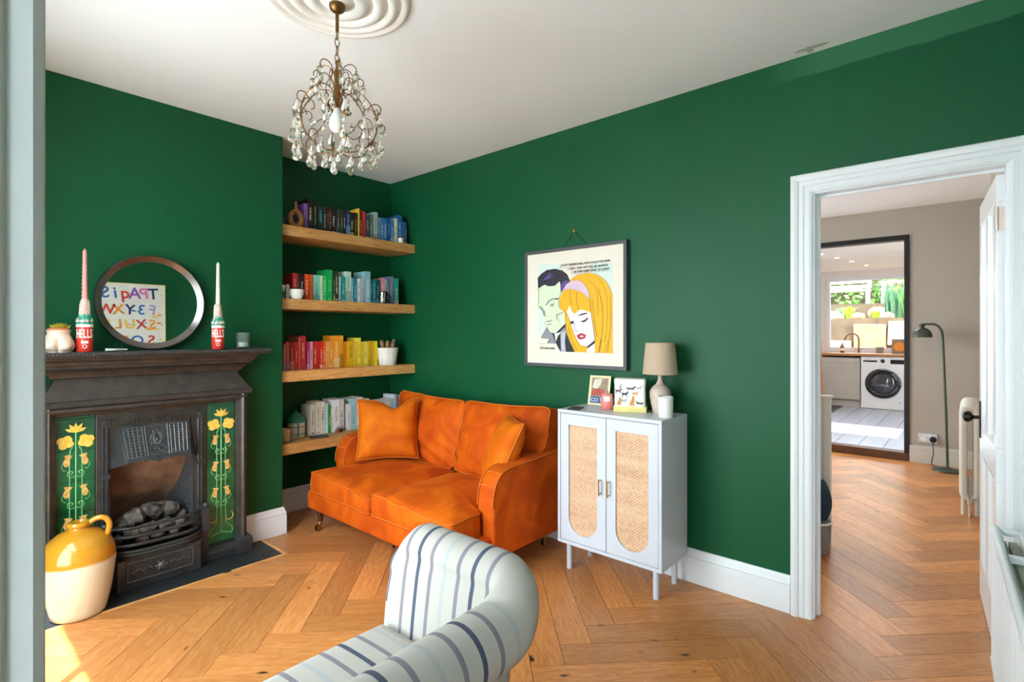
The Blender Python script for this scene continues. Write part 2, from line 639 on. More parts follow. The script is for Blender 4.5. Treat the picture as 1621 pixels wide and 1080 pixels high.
# window sash in the window wall and the rear opening
def sash(name, M, w, h, bars_x, bars_z, thick=0.045, glass='window_glass'):
    root = bpy.data.objects.new(name, None)
    COL.objects.link(root)
    WM[root.name] = Matrix.Identity(4)
    struct(root)
    mb = MB()
    mb.box(-w / 2, -w / 2 + thick, -0.03, 0.03, 0, h, M=M)
    mb.box(w / 2 - thick, w / 2, -0.03, 0.03, 0, h, M=M)
    mb.box(-w / 2 + thick, w / 2 - thick, -0.03, 0.03, 0, thick, M=M)
    mb.box(-w / 2 + thick, w / 2 - thick, -0.03, 0.03, h - thick, h, M=M)
    mb.build('window_frame', 'white_gloss', root)
    for x in bars_x:
        mb = MB(); mb.box(x - 0.013, x + 0.013, -0.018, 0.018, thick, h - thick, M=M)
        mb.build('glazing_bar', 'white_gloss', root)
    for z in bars_z:
        mb = MB(); mb.box(-w / 2 + thick, w / 2 - thick, -0.024, 0.024, z - 0.02, z + 0.02, M=M)
        mb.build('meeting_rail', 'white_gloss', root)
    mb = MB(); mb.box(-w / 2 + thick, w / 2 - thick, -0.002, 0.002, thick, h - thick, M=M)
    mb.build('pane', glass, root)
    return root
sash('window_1', frame_mat((-0.07, (WY0 + WY1) / 2, WZ0), (0, 1, 0), (-1, 0, 0)), WY1 - WY0, WZ1 - WZ0, (0.0,), (0.86,))
sash('window_2', frame_mat((-1.05, 0.20, 0.25), (0, 1, 0), (-1, 0, 0)), 0.8, 2.05, (), (1.0,))
sash('added_side_window', frame_mat((-0.675, -0.25, 0.25), (1, 0, 0), (0, 1, 0)), 0.65, 2.05, (), (1.0,))  # unseen side window, added to light the fireplace wall

# pale casing close to the camera on the left edge
mb = MB()
mb.prism([(-0.11, 0.50), (0.026, 0.50), (0.032, 0.497), (0.040, 0.497), (0.0435, 0.503), (0.0575, 0.506), (0.0653, 0.513), (0.0653, 0.56), (-0.11, 0.56)], 0.0, ZC)
struct(mb.build('trim_1', 'casing_paint', bevel=0.002), 'pale grey painted door casing at the near left edge')

# ---- baseboards
BB = [(0, 0), (0.020, 0), (0.020, 0.118), (0.017, 0.128), (0.019, 0.136), (0.014, 0.146), (0.012, 0.160), (0.006, 0.172), (0, 0.174)]
def baseboard(name, runs, m='white_gloss'):
    mb = MB()
    for run in runs:
        mb.loft(run)
    return struct(mb.build(name, m, smooth=25))
baseboard('baseboard_right', [[[(XW - d, y, z) for d, z in BB] for y in (0.632, YB)]])
baseboard('baseboard_back', [[[(x, YB - d, z) for d, z in BB] for x in (1.607, XW - 0.02)]])
mitre = [[(1.366, YC - d, z) for d, z in BB], [(1.607 + d, YC - d, z) for d, z in BB], [(1.607 + d, YB - 0.02, z) for d, z in BB]]
baseboard('baseboard_chimney', [mitre])
baseboard('baseboard_side', [[[(x, -0.2 + d, z) for d, z in BB] for x in (0.1, XW)]])

# ---- doorway architrave and lining
AP = [(0.0, 0.0), (0.0, 0.012), (0.010, 0.017), (0.030, 0.017), (0.034, 0.021), (0.052, 0.021), (0.056, 0.027), (0.070, 0.032), (0.082, 0.030), (0.088, 0.020), (0.088, 0.0)]
def ring_arch(w, d):                            # w outward from the opening, d proud of the wall
    return [(XW - d, DL + w - 0.003, 0.0), (XW - d, DL + w - 0.003, DT + w - 0.006), (XW - d, max(DR - w + 0.003, -0.2), DT + w - 0.006), (XW - d, max(DR - w + 0.003, -0.2), 0.0)]
mb = MB()
secs = [[ring_arch(w, d)[k] for w, d in AP] for k in range(4)]
mb.loft(secs)
struct(mb.build('trim_2', 'white_gloss', smooth=25), 'white moulded architrave around the doorway')
mb = MB()
mb.box(XW - 0.001, 2.842, DL - 0.012, DL + 0.001, 0, DT)
mb.box(XW - 0.001, 2.842, DR - 0.001, DR + 0.012, 0, DT)
mb.box(XW - 0.001, 2.842, DR + 0.012, DL - 0.012, DT - 0.012, DT + 0.001)
mb.box(2.785, 2.80, DL - 0.024, DL - 0.012, 0, DT - 0.012)
mb.box(2.785, 2.80, DR + 0.012, DL - 0.024, DT - 0.024, DT - 0.012)
struct(mb.build('trim_3', 'white_gloss', bevel=0.002), 'white door lining inside the doorway')

# ---- open panelled door swung into the dining room
door = bpy.data.objects.new('door_1', None)
COL.objects.link(door)
door.location = (2.852, -0.084, 0.0)
door.rotation_euler = (0, 0, math.radians(3.4))
WM['door_1'] = Matrix.Translation((2.852, -0.084, 0)) @ Matrix.Rotation(math.radians(3.4), 4, 'Z')
struct(door, 'white four panel door standing open into the dining room')
DW, DH, DTk = 0.69, 1.955, 0.038
rails = [(0.0, DW, 0.008, 0.20), (0.0, DW, 0.72, 0.86), (0.0, DW, DH - 0.11, DH)]
stiles = [(0.0, 0.10), (DW - 0.10, DW), (DW / 2 - 0.045, DW / 2 + 0.045)]
mb = MB()
for a, b, c, d in rails:
    mb.box(a, b, -DTk, 0, c, d)
for a, b in stiles:
    mb.box(a, b, -DTk, 0, 0.20, 0.72)
    mb.box(a, b, -DTk, 0, 0.86, DH - 0.11)
mb.build('door_leaf', 'white_gloss', door, world=False, bevel=0.004)
for x0, x1 in ((0.10, DW / 2 - 0.045), (DW / 2 + 0.045, DW - 0.10)):
    for z0, z1 in ((0.20, 0.72), (0.86, DH - 0.11)):
        mb = MB()
        mb.box(x0, x1, -0.026, -0.012, z0, z1)
        mb.loft([[(x0, -0.0, z0), (x1, 0, z0), (x1, 0, z1), (x0, 0, z1)], [(x0 + .02, -0.012, z0 + .02), (x1 - .02, -0.012, z0 + .02), (x1 - .02, -0.012, z1 - .02), (x0 + .02, -0.012, z1 - .02)]], cap=False)
        mb.build('door_panel', 'white_gloss', door, world=False)
mat('aged_brass', 'b58f52', rough=0.3, metal=0.9)
mat('chrome', 'd0d0d2', rough=0.2, metal=1.0)
mat('dark_metal', '2a2624', rough=0.35, metal=0.8)
mat('hinge_steel', 'c9b8ae', rough=0.35, metal=0.7)
for z in (1.775, 0.25):
    mb = MB()
    mb.box(-0.004, 0.0, -0.034, -0.004, z - 0.045, z + 0.045)
    mb.lathe([(0.006, -0.047), (0.006, 0.047)], 10, (-0.006, -0.001, z))
    mb.build('hinge', 'hinge_steel', door, world=False)
mb = MB()
mb.box(DW - 0.075, DW - 0.035, -0.002, 0.006, 0.80, 0.98)
hp = mb.build('handle_plate', 'dark_metal', door, world=False, bevel=0.003)
mb = MB()
mb.tube([(DW - 0.055, 0.004, 0.90), (DW - 0.055, 0.03, 0.90)], 0.009, 10)
mb.lathe([(0.008, 0), (0.016, 0.006), (0.026, 0.016), (0.028, 0.026), (0.022, 0.037), (0.006, 0.043)], 16, M=Matrix.Translation((DW - 0.055, 0.026, 0.90)) @ Matrix.Rotation(-PI / 2, 4, 'X'))
mb.build('door_knob', 'dark_metal', door, world=False, smooth=40)

# ---- dining room beyond the doorway
XB = 6.74
OY0, OY1, OZ = 0.50, 1.62, 2.28
wall('wall_dining_back', [(XB, 6.84, -0.24, OY0 - 0.03, 0, ZC), (XB, 6.84, OY1 + 0.03, 3.1, 0, ZC), (XB, 6.84, OY0 - 0.03, OY1 + 0.03, OZ + 0.03, ZC)], 'taupe_paint')
wall('wall_dining_right', [(2.84, 6.84, -0.24, -0.14, 0, ZC)], 'taupe_paint')
wall('wall_dining_left', [(2.84, 3.9, 3.0, 3.1, 0, ZC), (6.1, 6.84, 3.0, 3.1, 0, ZC), (3.9, 6.1, 3.0, 3.1, 0, 0.7), (3.9, 6.1, 3.0, 3.1, 2.2, ZC)], 'taupe_paint')
mb = MB()
mb.box(3.2, 6.74, 1.75, 3.0, -0.014, 0.0)
mb.box(2.84, 3.2, 1.75, 3.0, -0.014, 0.0)
struct(mb.build('floor_dining_side', 'shelf_oak'))
sash('window_3', frame_mat((5.0, 3.05, 0.7), (1, 0, 0), (0, 1, 0)), 2.2, 1.5, (0.0,), ())
mat('skirting_taupe', 'c9c1b7', rough=0.4, var=0.02)
baseboard('baseboard_dining', [[[(XB - d, y, z) for d, z in BB] for y in (-0.14, 0.455)]], 'skirting_taupe')
mb = MB()
mb.box(XB - 0.015, 6.85, OY0 - 0.045, OY0, 0.085, OZ)
mb.box(XB - 0.015, 6.85, OY1, OY1 + 0.045, 0.085, OZ)
mb.box(XB - 0.015, 6.85, OY0 - 0.045, OY1 + 0.045, OZ, OZ + 0.05)
struct(mb.build('trim_4', 'black_trim', bevel=0.003), 'black frame of the opening into the kitchen')
mat('dark_oak', '5b3a22', rough=0.45, var=0.2, vs=6, stretch=(6, 1, 6))
mb = MB()
mb.box(XB - 0.02, 6.86, OY0 - 0.045, OY1 + 0.045, 0.0, 0.083)
struct(mb.build('trim_5', 'dark_oak', bevel=0.004), 'dark oak step up into the kitchen')

# ---- kitchen
KX, KZ = 10.92, 2.42
mat('tile_white', 'b4b9c4', rough=0.25, var=0.05, vs=3)
mat('grout', '5c5a58', rough=0.9)
fk = bpy.data.objects.new('floor_kitchen', None)
COL.objects.link(fk)
WM['floor_kitchen'] = Matrix.Identity(4)
struct(fk, 'white square tiled kitchen floor')
mb = MB(); mb.box(6.86, KX, -0.4, 2.4, -0.02, 0.075)
mb.build('grout_bed', 'grout', fk)
TS = 0.225
tmb = MB()
tmb.box(-TS / 2 + 0.003, TS / 2 - 0.003, -TS / 2 + 0.003, TS / 2 - 0.003, 0, 0.007)
tile_me = tmb.mesh('tile')
tile_me.materials.append(MATS['tile_white'])
for i in range(18):
    for j in range(-2, 4):
        o = bpy.data.objects.new('tile', tile_me)
        COL.objects.link(o)
        o.parent = fk
        o.location = (6.865 + TS * (i + 0.5), 0.694 + TS * (j + 0.5), 0.074)
wall('wall_kitchen_back', [(KX, 11.02, -0.5, 0.25, 0, KZ), (KX, 11.02, 1.95, 2.5, 0, KZ), (KX, 11.02, 0.25, 1.95, 0, 1.0), (KX, 11.02, 0.25, 1.95, 2.30, KZ)], 'kitchen_paint')
wall('wall_kitchen_left', [(6.84, KX, 2.3, 2.4, 0, KZ)], 'kitchen_paint')
wall('wall_kitchen_right', [(6.84, KX, -0.5, -0.4, 0, KZ)], 'kitchen_paint')
wall('ceiling_kitchen', [(6.84, 7.0, -0.5, 2.5, KZ, KZ + .1), (7.8, 11.02, -0.5, 2.5, KZ, KZ + .1), (7.0, 7.8, -0.5, 0.05, KZ, KZ + .1), (7.0, 7.8, 1.75, 2.5, KZ, KZ + .1)], 'kitchen_paint')
sash('window_4', frame_mat((10.97, 1.10, 1.0), (0, 1, 0), (-1, 0, 0)), 1.7, 1.3, (), (), thick=0.06, glass='dimming_glass')
# ================================================================ FIREPLACE
mat('cast_iron', '4a4644', rough=0.36, metal=0.5, var=0.2, vs=18, bump=0.15, bs=70, col2='58504a')
mat('iron_dark', '464648', rough=0.42, metal=0.5, var=0.2, vs=20, bump=0.2, bs=60)
mat('iron_relief', '6a6a6e', rough=0.4, metal=0.6, var=0.3, vs=60)
mat('firebrick', '6a4a38', rough=0.9, var=0.6, vs=5, bump=0.4, bs=25, col2='b08468')
mat('soot', '0e0d0d', rough=0.95, var=0.4)
mat('tile_green', '0f4a2c', rough=0.12, var=0.4, vs=7, coat=0.6, col2='1d6a3c')
mat('motif_stem', '7fd08a', rough=0.2, coat=0.5)
mat('motif_yellow', 'f2bd3a', rough=0.2, coat=0.5, var=0.1, vs=60, col2='f7d468')
mat('motif_orange', 'd98a3a', rough=0.2, coat=0.5, var=0.15, vs=90, col2='f2c878')
mat('coal', '3c3836', rough=0.95, var=0.5, vs=22, bump=0.8, bs=40, col2='8d8078')

FC = 0.873
FP = thing('fireplace', 'dark cast iron fireplace with green flower tile panels and moulded mantelshelf', 'fireplace', (FC, 3.37, 0.0))
# tiled hearth slab
mb = MB(); mb.box(0.2, 1.4565, 3.0875, 3.406, -0.014, 0.0015)
mb.box(FB0, FB1, 3.406, 3.72, -0.014, 0.0015)
tag(mb.build('hearth', 'slate'), 'black slate hearth slab set flush in the oak floor', 'hearth')

def mir(x):
    return 2 * FC - x
# pilasters with rounded moulding
prof = [(1.285, YC), (1.285, 3.330), (1.289, 3.318), (1.295, 3.316), (1.299, 3.300), (1.306, 3.288), (1.316, 3.283), (1.326, 3.287), (1.332, 3.298), (1.334, 3.312), (1.340, 3.314), (1.345, 3.320), (1.345, YC)]
for side in (0, 1):
    P = prof if side == 0 else [(mir(a), b) for a, b in prof]
    mb = MB(); mb.prism(P, 0.09, 0.958)
    pil = mb.build('pilaster', 'cast_iron', FP, smooth=40)
    a, b = (1.280, 1.362) if side == 0 else (mir(1.362), mir(1.280))
    mb = MB(); mb.box(a, b, 3.272, YC, 0.002, 0.085)
    mb.loft([[(a, 3.272, .085), (b, 3.272, .085), (b, YC, .085), (a, YC, .085)], [(a + .01, 3.29, .10), (b - .01, 3.29, .10), (b - .01, YC, .10), (a + .01, YC, .10)]])
    mb.build('plinth_block', 'iron_dark', FP, bevel=0.003)
# head moulding between pilasters
hp_ = [(3.330, 0.908), (3.318, 0.912), (3.316, 0.918), (3.300, 0.922), (3.287, 0.930), (3.283, 0.940), (3.288, 0.950), (3.30, 0.958), (YC, 0.958), (YC, 0.908)]
mb = MB(); mb.prism([(y, z) for y, z in hp_], mir(1.335), 1.335, axis='x')
mb.build('head_moulding', 'cast_iron', FP, smooth=40)
# ogee cornice
lv = [(.952, .470, 3.300), (.956, .484, 3.284), (.962, .488, 3.280), (.982, .488, 3.280), (.988, .480, 3.288), (1.004, .470, 3.294), (1.03, .452, 3.306), (1.055, .437, 3.316), (1.078, .424, 3.324), (1.094, .420, 3.326), (1.098, .436, 3.312), (1.104, .440, 3.310),
      (1.112, .446, 3.304), (1.128, .456, 3.292), (1.140, .470, 3.278), (1.143, .482, 3.268), (1.156, .484, 3.266), (1.160, .492, 3.258), (1.176, .498, 3.252), (1.184, .508, 3.240), (1.196, .510, 3.236)]
mb = MB()
mb.loft([[(FC - hw, y, z), (FC + hw, y, z), (FC + hw, YC, z), (FC - hw, YC, z)] for z, hw, y in lv])
mb.build('cornice', 'cast_iron', FP, smooth=30)
mb = MB()
sl = [(1.196, .556, 3.208), (1.200, .562, 3.202), (1.206, .566, 3.198), (1.214, .570, 3.194), (1.222, .568, 3.196), (1.226, .562, 3.202)]
mb.loft([[(FC - hw, y, z), (FC + hw, y, z), (FC + hw, YC, z), (FC - hw, YC, z)] for z, hw, y in sl])
mb.build('mantelshelf', 'iron_dark', FP, smooth=30)
mb = MB()
x = FC - 0.56
while x < FC + 0.562:
    mb.ball((x, 3.195, 1.2135), 0.0052, 6, 4)
    x += 0.0135
y = 3.2
while y < YC:
    mb.ball((FC + 0.5695, y, 1.2135), 0.0052, 6, 4)
    y += 0.0135
o = mb.build('bead_edging', 'cast_iron', FP, smooth=180)
o['kind'] = 'stuff'
# iron back plate around the fire opening
PYf = 3.345
mb = MB()
mb.box(mir(1.288), 1.288, PYf + 0.01, YC, 0.895, 0.955)
mb.box(1.070, 1.130, PYf - 0.002, YC, 0.03, 0.91)
mb.box(mir(1.130), mir(1.070), PYf - 0.002, YC, 0.03, 0.91)
mb.box(mir(1.130), 1.130, PYf - 0.004, YC, 0.66, 0.91)
mb.box(1.130, 1.288, PYf + 0.012, YC, 0.02, 0.905)
mb.box(mir(1.288), mir(1.130), PYf + 0.012, YC, 0.02, 0.905)
mb.build('back_plate', 'cast_iron', FP, bevel=0.003)
# bottom kerb under tiles
for s in (0, 1):
    a, b = (1.118, 1.286) if s == 0 else (mir(1.286), mir(1.118))
    mb = MB(); mb.prism([(3.300, .003), (3.296, .04), (3.312, .05), (3.316, .07), (3.330, .078), (3.36, .08), (3.36, .003)], a, b, axis='x')
    mb.build('tile_kerb', 'iron_dark', FP, smooth=30)

# ---- tile panels: five tiles a side plus slips, flower motif on top
TZ = [0.082, 0.118, 0.273, 0.428, 0.582, 0.737, 0.892, 0.906]
def curl(cx, cz, r, a0, a1, k=0.45, n=14):
    return [(cx + r * (1 - k * t) * math.cos(a0 + (a1 - a0) * t), cz + r * (1 - k * t) * math.sin(a0 + (a1 - a0) * t)) for t in [i / n for i in range(n + 1)]]
for s in (0, 1):
    cx = (1.133 + 1.284) / 2 if s == 0 else mir((1.133 + 1.284) / 2)
    for k in range(len(TZ) - 1):
        mb = MB(); mb.box(cx - 0.0755, cx + 0.0755, PYf - 0.002, PYf + 0.012, TZ[k] + 0.0006, TZ[k + 1] - 0.0006)
        mb.build('tile', 'tile_green', FP, bevel=0.0012)
    yf = PYf - 0.0028
    def P3(p):
        return (cx + p[0], yf, p[1])
    def Z(c):
        return 0.8925 - (c - 50) * 0.000837
    def X(c):
        return (c - 122) * 0.00074
    # stems
    mb = MB()
    mb.tube([P3((0, Z(130))), P3((0, Z(955)))], 0.0030, 6, flat=1)
    for sg in (-1, 1):
        mb.tube([P3((sg * q[0], q[1])) for q in [(0.012, Z(215)), (0.022, Z(235)), (0.024, Z(300)), (0.024, Z(820)), (0.026, Z(880)), (0.038, Z(905)), (0.058, Z(925)), (0.065, Z(950)), (0.055, Z(972)), (0.030, Z(958)), (0.0, Z(945))]], 0.0021, 6)
        for cy in (295, 480, 665):
            mb.tube([P3((sg * q[0], q[1])) for q in [(0.022, Z(cy - 5)), (0.03, Z(cy + 20))] + [(0.052, Z(cy + 15)), (0.055, Z(cy + 38)), (0.043, Z(cy + 58)), (0.034, Z(cy + 50))]], 0.0017, 5)
            for q in (curl(0.017, Z(cy + 78), 0.019, -2.4, 2.6), curl(0.021, Z(cy + 74), 0.012, 0.4, 4.4)):
                mb.tube([P3((sg * a, b)) for a, b in q], 0.0016, 5)
    mb.build('flower_stems', 'motif_stem', FP, smooth=180)
    # top lily and big blossoms
    mb = MB()
    for ang, ln in ((-62, .048), (-30, .052), (30, .052), (62, .048), (0, .05)):
        a = math.radians(ang)
        d = Vector((math.sin(a), math.cos(a)))
        n_ = Vector((d.y, -d.x))
        b0 = Vector((0, Z(132)))
        pts = [b0, b0 + d * ln * .6 + n_ * .008, b0 + d * ln, b0 + d * ln * .6 - n_ * .008]
        mb.prism([(cx + p.x, p.y) for p in pts], yf - 0.0012 - 0.0002 * abs(ang) / 30, yf + 0.001, axis='y')
    mb.build('lily', 'motif_yellow', FP)
    for sg in (-1, 1):
        mb = MB()
        for q in range(4):
            a = q * PI / 2 + 0.5 * sg
            c0 = Vector((sg * 0.0405 + 0.0165 * math.cos(a), Z(185) + 0.0165 * math.sin(a)))
            pts = [(cx + c0.x + 0.0185 * math.cos(t * PI / 7) * (1 + .08 * math.cos(3 * t)), c0.y + 0.0185 * math.sin(t * PI / 7)) for t in range(14)]
            mb.prism(pts, yf - 0.0014 - 0.0003 * q, yf + 0.001, axis='y')
        mb.build('blossom', 'motif_yellow', FP)
        for cy in (295, 480, 665):
            mb = MB()
            pts = [(sg * 0.012, Z(cy - 28)), (sg * 0.032, Z(cy - 36)), (sg * 0.046, Z(cy - 34)), (sg * 0.040, Z(cy - 18)), (sg * 0.050, Z(cy + 8)), (sg * 0.044, Z(cy + 30)), (sg * 0.030, Z(cy + 34)), (sg * 0.022, Z(cy + 12)), (sg * 0.024, Z(cy - 8))]
            mb.prism([(cx + a, b) for a, b in pts], yf - 0.0016, yf + 0.001, axis='y')
            mb.build('flower_bud', 'motif_orange', FP)
        mb = MB()
        mb.tube([P3(p) for p in curl(sg * 0.04, Z(850), 0.03, 1.0 if sg > 0 else 2.1, -3.6 if sg > 0 else 6.7, 0.6, 18)], 0.0032, 6)
        mb.build('leaf_scroll', 'motif_orange', FP, smooth=60)

# ---- columns and fluted band framing the fire
for s in (0, 1):
    cx = 1.0925 if s == 0 else mir(1.0925)
    mb = MB()
    mb.prism([(cx - .015, PYf), (cx - .015, PYf - .012), (cx - .009, PYf - .018), (cx - .004, PYf - .012), (cx + .004, PYf - .012), (cx + .009, PYf - .018), (cx + .015, PYf - .012), (cx + .015, PYf)], 0.26, 0.835)
    mb.box(cx - .019, cx + .019, PYf - .024, PYf, 0.835, 0.872)
    mb.box(cx - .019, cx + .019, PYf - .022, PYf, 0.570, 0.592)
    mb.ball((cx, PYf - .024, 0.853), 0.012, 8, 6, sy=.5)
    mb.box(cx - .019, cx + .019, PYf - .03, PYf, 0.25, 0.31)
    mb.build('column', 'iron_dark', FP, smooth=30)
mb = MB()
mb.box(FC - .20, FC + .20, PYf - .012, PYf, 0.832, 0.868)
for i in range(34):
    x = FC - .19 + i * .38 / 33
    mb.box(x - .0035, x + .0035, PYf - .018, PYf - .01, 0.838, 0.862)
o = mb.build('fluted_band', 'cast_iron', FP)
# ---- canopy hood
hy0, hy1 = PYf - .01, 3.262
top = [(FC - .165, hy0, .832), (FC + .165, hy0, .832)]
bot = [(FC - .150, hy1, .650), (FC + .150, hy1, .650)]
out = [(FC - .203, PYf - .004, .615), (FC + .203, PYf - .004, .615)]
mb = MB()
nsc = 10
rim = []
for i in range(nsc * 4 + 1):
    t = i / (nsc * 4)
    x = FC - .150 + .30 * t
    z = .642 + .006 * abs(math.sin(PI * nsc * t)) - .012 * math.exp(-((t - .5) / .07) ** 2)
    rim.append((x, hy1 - .002, z))
front = [top[0], top[1]] + list(reversed(rim))
th = Vector((0, .008, .003))
for fc in (front, [top[0], rim[0], out[0]], [top[1], out[1], rim[-1]]):
    mb.loft([fc, [Vector(p) + th for p in fc]])
hood = mb.build('hood', 'iron_dark', FP)
def hf(u, w, d=0.0):                             # point on sloping hood face
    tl, tr, bl, br = Vector(top[0]), Vector(top[1]), Vector(bot[0]), Vector(bot[1])
    p = (tl * (1 - u) + tr * u) * w + (bl * (1 - u) + br * u) * (1 - w)
    return p + Vector((0, -.92, -.38)) * d
mb = MB()
for u0, u1 in ((.05, .30), (.70, .95)):
    for i in range(5):
        u = u0 + (u1 - u0) * i / 4
        mb.tube([hf(u, .12, .003), hf(u, .92, .003)], .0028, 5)
    for j in range(6):
        w = .12 + .8 * j / 5
        mb.tube([hf(u0, w, .003), hf(u1, w, .003)], .0024, 5)
    for i in range(4):
        for j in range(5):
            mb.ball(hf(u0 + (u1 - u0) * (i + .5) / 4, .12 + .8 * (j + .5) / 5, .002), .004, 6, 4)
for u in (.34, .66):
    mb.tube([hf(u, .1, .003), hf(u, .95, .003)], .003, 5)
for w in (.14, .93):
    mb.tube([hf(.36, w, .003), hf(.64, w, .003)], .002, 5)
for r_, sg, a0 in ((.1, 1, 0), (.1, -1, PI), (.06, 1, 2), (.06, -1, 1.1)):
    pts = []
    for k in range(18):
        t = k / 17
        a = a0 + sg * t * 5.0
        rr = r_ * (1 - .55 * t)
        pts.append(hf(.5 + rr * math.cos(a) * .95, .53 + rr * math.sin(a) * 2.6, .003))
    mb.tube(pts, .0026, 5)
for q in range(9):
    a = q * 2 * PI / 9
    mb.ball(hf(.5 + .09 * math.cos(a), .53 + .27 * math.sin(a), .002), .005, 6, 4)
mb.ball(hf(.5, .53, .002), .010, 8, 5)
mb.build('hood_ornament', 'iron_relief', hood, smooth=60)

# ---- firebox: splayed cheeks, leaning back, base
ox = .200
mb = MB()
for s in (-1, 1):
    q = [(FC + s * ox, PYf + .02, .02), (FC + s * .135, 3.60, .02), (FC + s * .135, 3.60, .55), (FC + s * ox, PYf + .02, .65)]
    mb.loft([q, [(p[0] + s * .012, p[1], p[2]) for p in q]])
mb.build('firebox_cheeks', 'iron_relief', FP)
mb = MB()
mb.loft([[(FC - .150, 3.62, .02), (FC + .150, 3.62, .02), (FC + .150, 3.66, .02), (FC - .150, 3.66, .02)],
         [(FC - .150, 3.60, .36), (FC + .150, 3.60, .36), (FC + .150, 3.66, .36), (FC - .150, 3.66, .36)],
         [(FC - .165, 3.52, .44), (FC + .165, 3.52, .44), (FC + .165, 3.66, .44), (FC - .165, 3.66, .44)],
         [(FC - .190, 3.43, .60), (FC + .190, 3.43, .60), (FC + .190, 3.66, .60), (FC - .190, 3.66, .60)],
         [(FC - .205, 3.40, .66), (FC + .205, 3.40, .66), (FC + .205, 3.66, .66), (FC - .205, 3.66, .66)]])
mb.build('fireback', 'firebrick', FP, smooth=60)
mb = MB(); mb.box(FC - .19, FC + .19, 3.30, 3.62, .19, .205)
mb.build('grate_base', 'soot', FP)
# ---- bowed grate bars
def bow(z, bulge, n=16):
    pts = []
    for i in range(n + 1):
        t = i / n
        x = FC - .222 + .444 * t
        pts.append((x, 3.315 - bulge * (1 - (2 * t - 1) ** 4), z))
    return pts
for z, bl, r in ((.312, .075, .009), (.270, .085, .010), (.228, .09, .009)):
    mb = MB(); mb.tube(bow(z, bl), r, 8)
    mb.build('grate_bar', 'iron_dark', FP, smooth=60)
mb = MB()
for z, b_ in ((.195, .095), (.180, .10), (.165, .092)):
    mb.tube(bow(z, b_), .010, 8)
mb.build('grate_lip', 'iron_dark', FP, smooth=60)
for s in (-1, 1):
    mb = MB()
    mb.box(FC + s * .232 - .022, FC + s * .232 + .022, 3.300, PYf, .003, .335)
    mb.box(FC + s * .225 - .018, FC + s * .225 + .018, 3.255, 3.30, .20, .325)
    mb.ball((FC + s * .232, 3.285, .335), .018, 8, 6)
    mb.build('grate_end', 'iron_dark', FP, smooth=30)
mb = MB()
mb.loft([[(FC - .19, 3.225, .16), (FC + .19, 3.225, .16), (FC + .22, 3.30, .16), (FC - .22, 3.30, .16)],
         [(FC - .19, 3.232, .003), (FC + .19, 3.232, .003), (FC + .22, 3.30, .003), (FC - .22, 3.30, .003)]])
fret = mb.build('ash_cover', 'iron_dark', FP, bevel=0.003)
mb = MB()
for a, b in (((FC - .15, .045), (FC + .15, .045)), ((FC - .15, .14), (FC + .15, .14)), ((FC - .15, .045), (FC - .15, .14)), ((FC + .15, .045), (FC + .15, .14))):
    mb.tube([(a[0], 3.226, a[1]), (b[0], 3.226, b[1])], .003, 5)
mb.ball((FC, 3.222, .09), .018, 8, 6, sy=.5)
for q in range(6):
    a = q * PI / 3
    mb.ball((FC + .022 * math.cos(a), 3.224, .09 + .018 * math.sin(a)), .008, 6, 4, sy=.6)
for i in range(9):
    for sg in (-1, 1):
        mb.ball((FC + sg * (.045 + i * .011), 3.226, .093 + .006 * math.sin(i * 1.5)), .005, 6, 4, sy=.6)
mb.build('ash_cover_ornament', 'iron_relief', fret, smooth=60)

# ---- coals lying in the grate
random.seed(3)
def lump(c, r, seed, sx=1.0, sz=0.8):
    mb = MB()
    mb.ball((0, 0, 0), r, 10, 7, sx=sx, sy=1.0, sz=sz)
    vs = []
    for v in mb.v:
        v = Vector(v)
        d = v.normalized()
        k = 1 + .45 * noise.noise(d * 1.3 + Vector((seed * 3.1, seed, 0))) + .18 * noise.noise(d * 3.2 + Vector((seed, 0, 7)))
        vs.append(tuple(Vector(c) + v * k))
    mb.v = vs
    return mb
cs = [(-.07, 3.42, .315, .062, 1.0), (.012, 3.43, .335, .066, 1.1), (.095, 3.42, .322, .056, 1.0), (-.135, 3.43, .285, .045, 1.1), (.15, 3.43, .28, .04, 1.0), (-.03, 3.35, .262, .045, 1.2), (.055, 3.35, .265, .042, 1.2),
      (.12, 3.345, .255, .04, 1.1), (-.105, 3.35, .255, .04, 1.1), (.0, 3.30, .235, .028, 1.3), (.08, 3.30, .232, .028, 1.2), (-.07, 3.30, .232, .028, 1.2), (-.165, 3.35, .24, .028, 1.0), (.03, 3.50, .29, .06, 1.2), (-.08, 3.52, .28, .055, 1.1)]
for i, (dx, y, z, r, sx) in enumerate(cs):
    o = lump((FC + dx, y, z), r * .86, i + 1, sx).build('coal_lump', 'coal', smooth=35)
    row = [q for q in cs if (q[1] > 3.40) == (y > 3.40) and (q[1] < 3.33) == (y < 3.33)]
    k = sorted(row).index((dx, y, z, r, sx))
    tag(o, 'rough grey coal lump, %s from the left in the %s row of the grate' % (['first', 'second', 'third', 'fourth', 'fifth', 'sixth', 'seventh'][k], 'back' if y > 3.40 else 'front' if y < 3.33 else 'middle'), 'coal', 'coals in the grate')

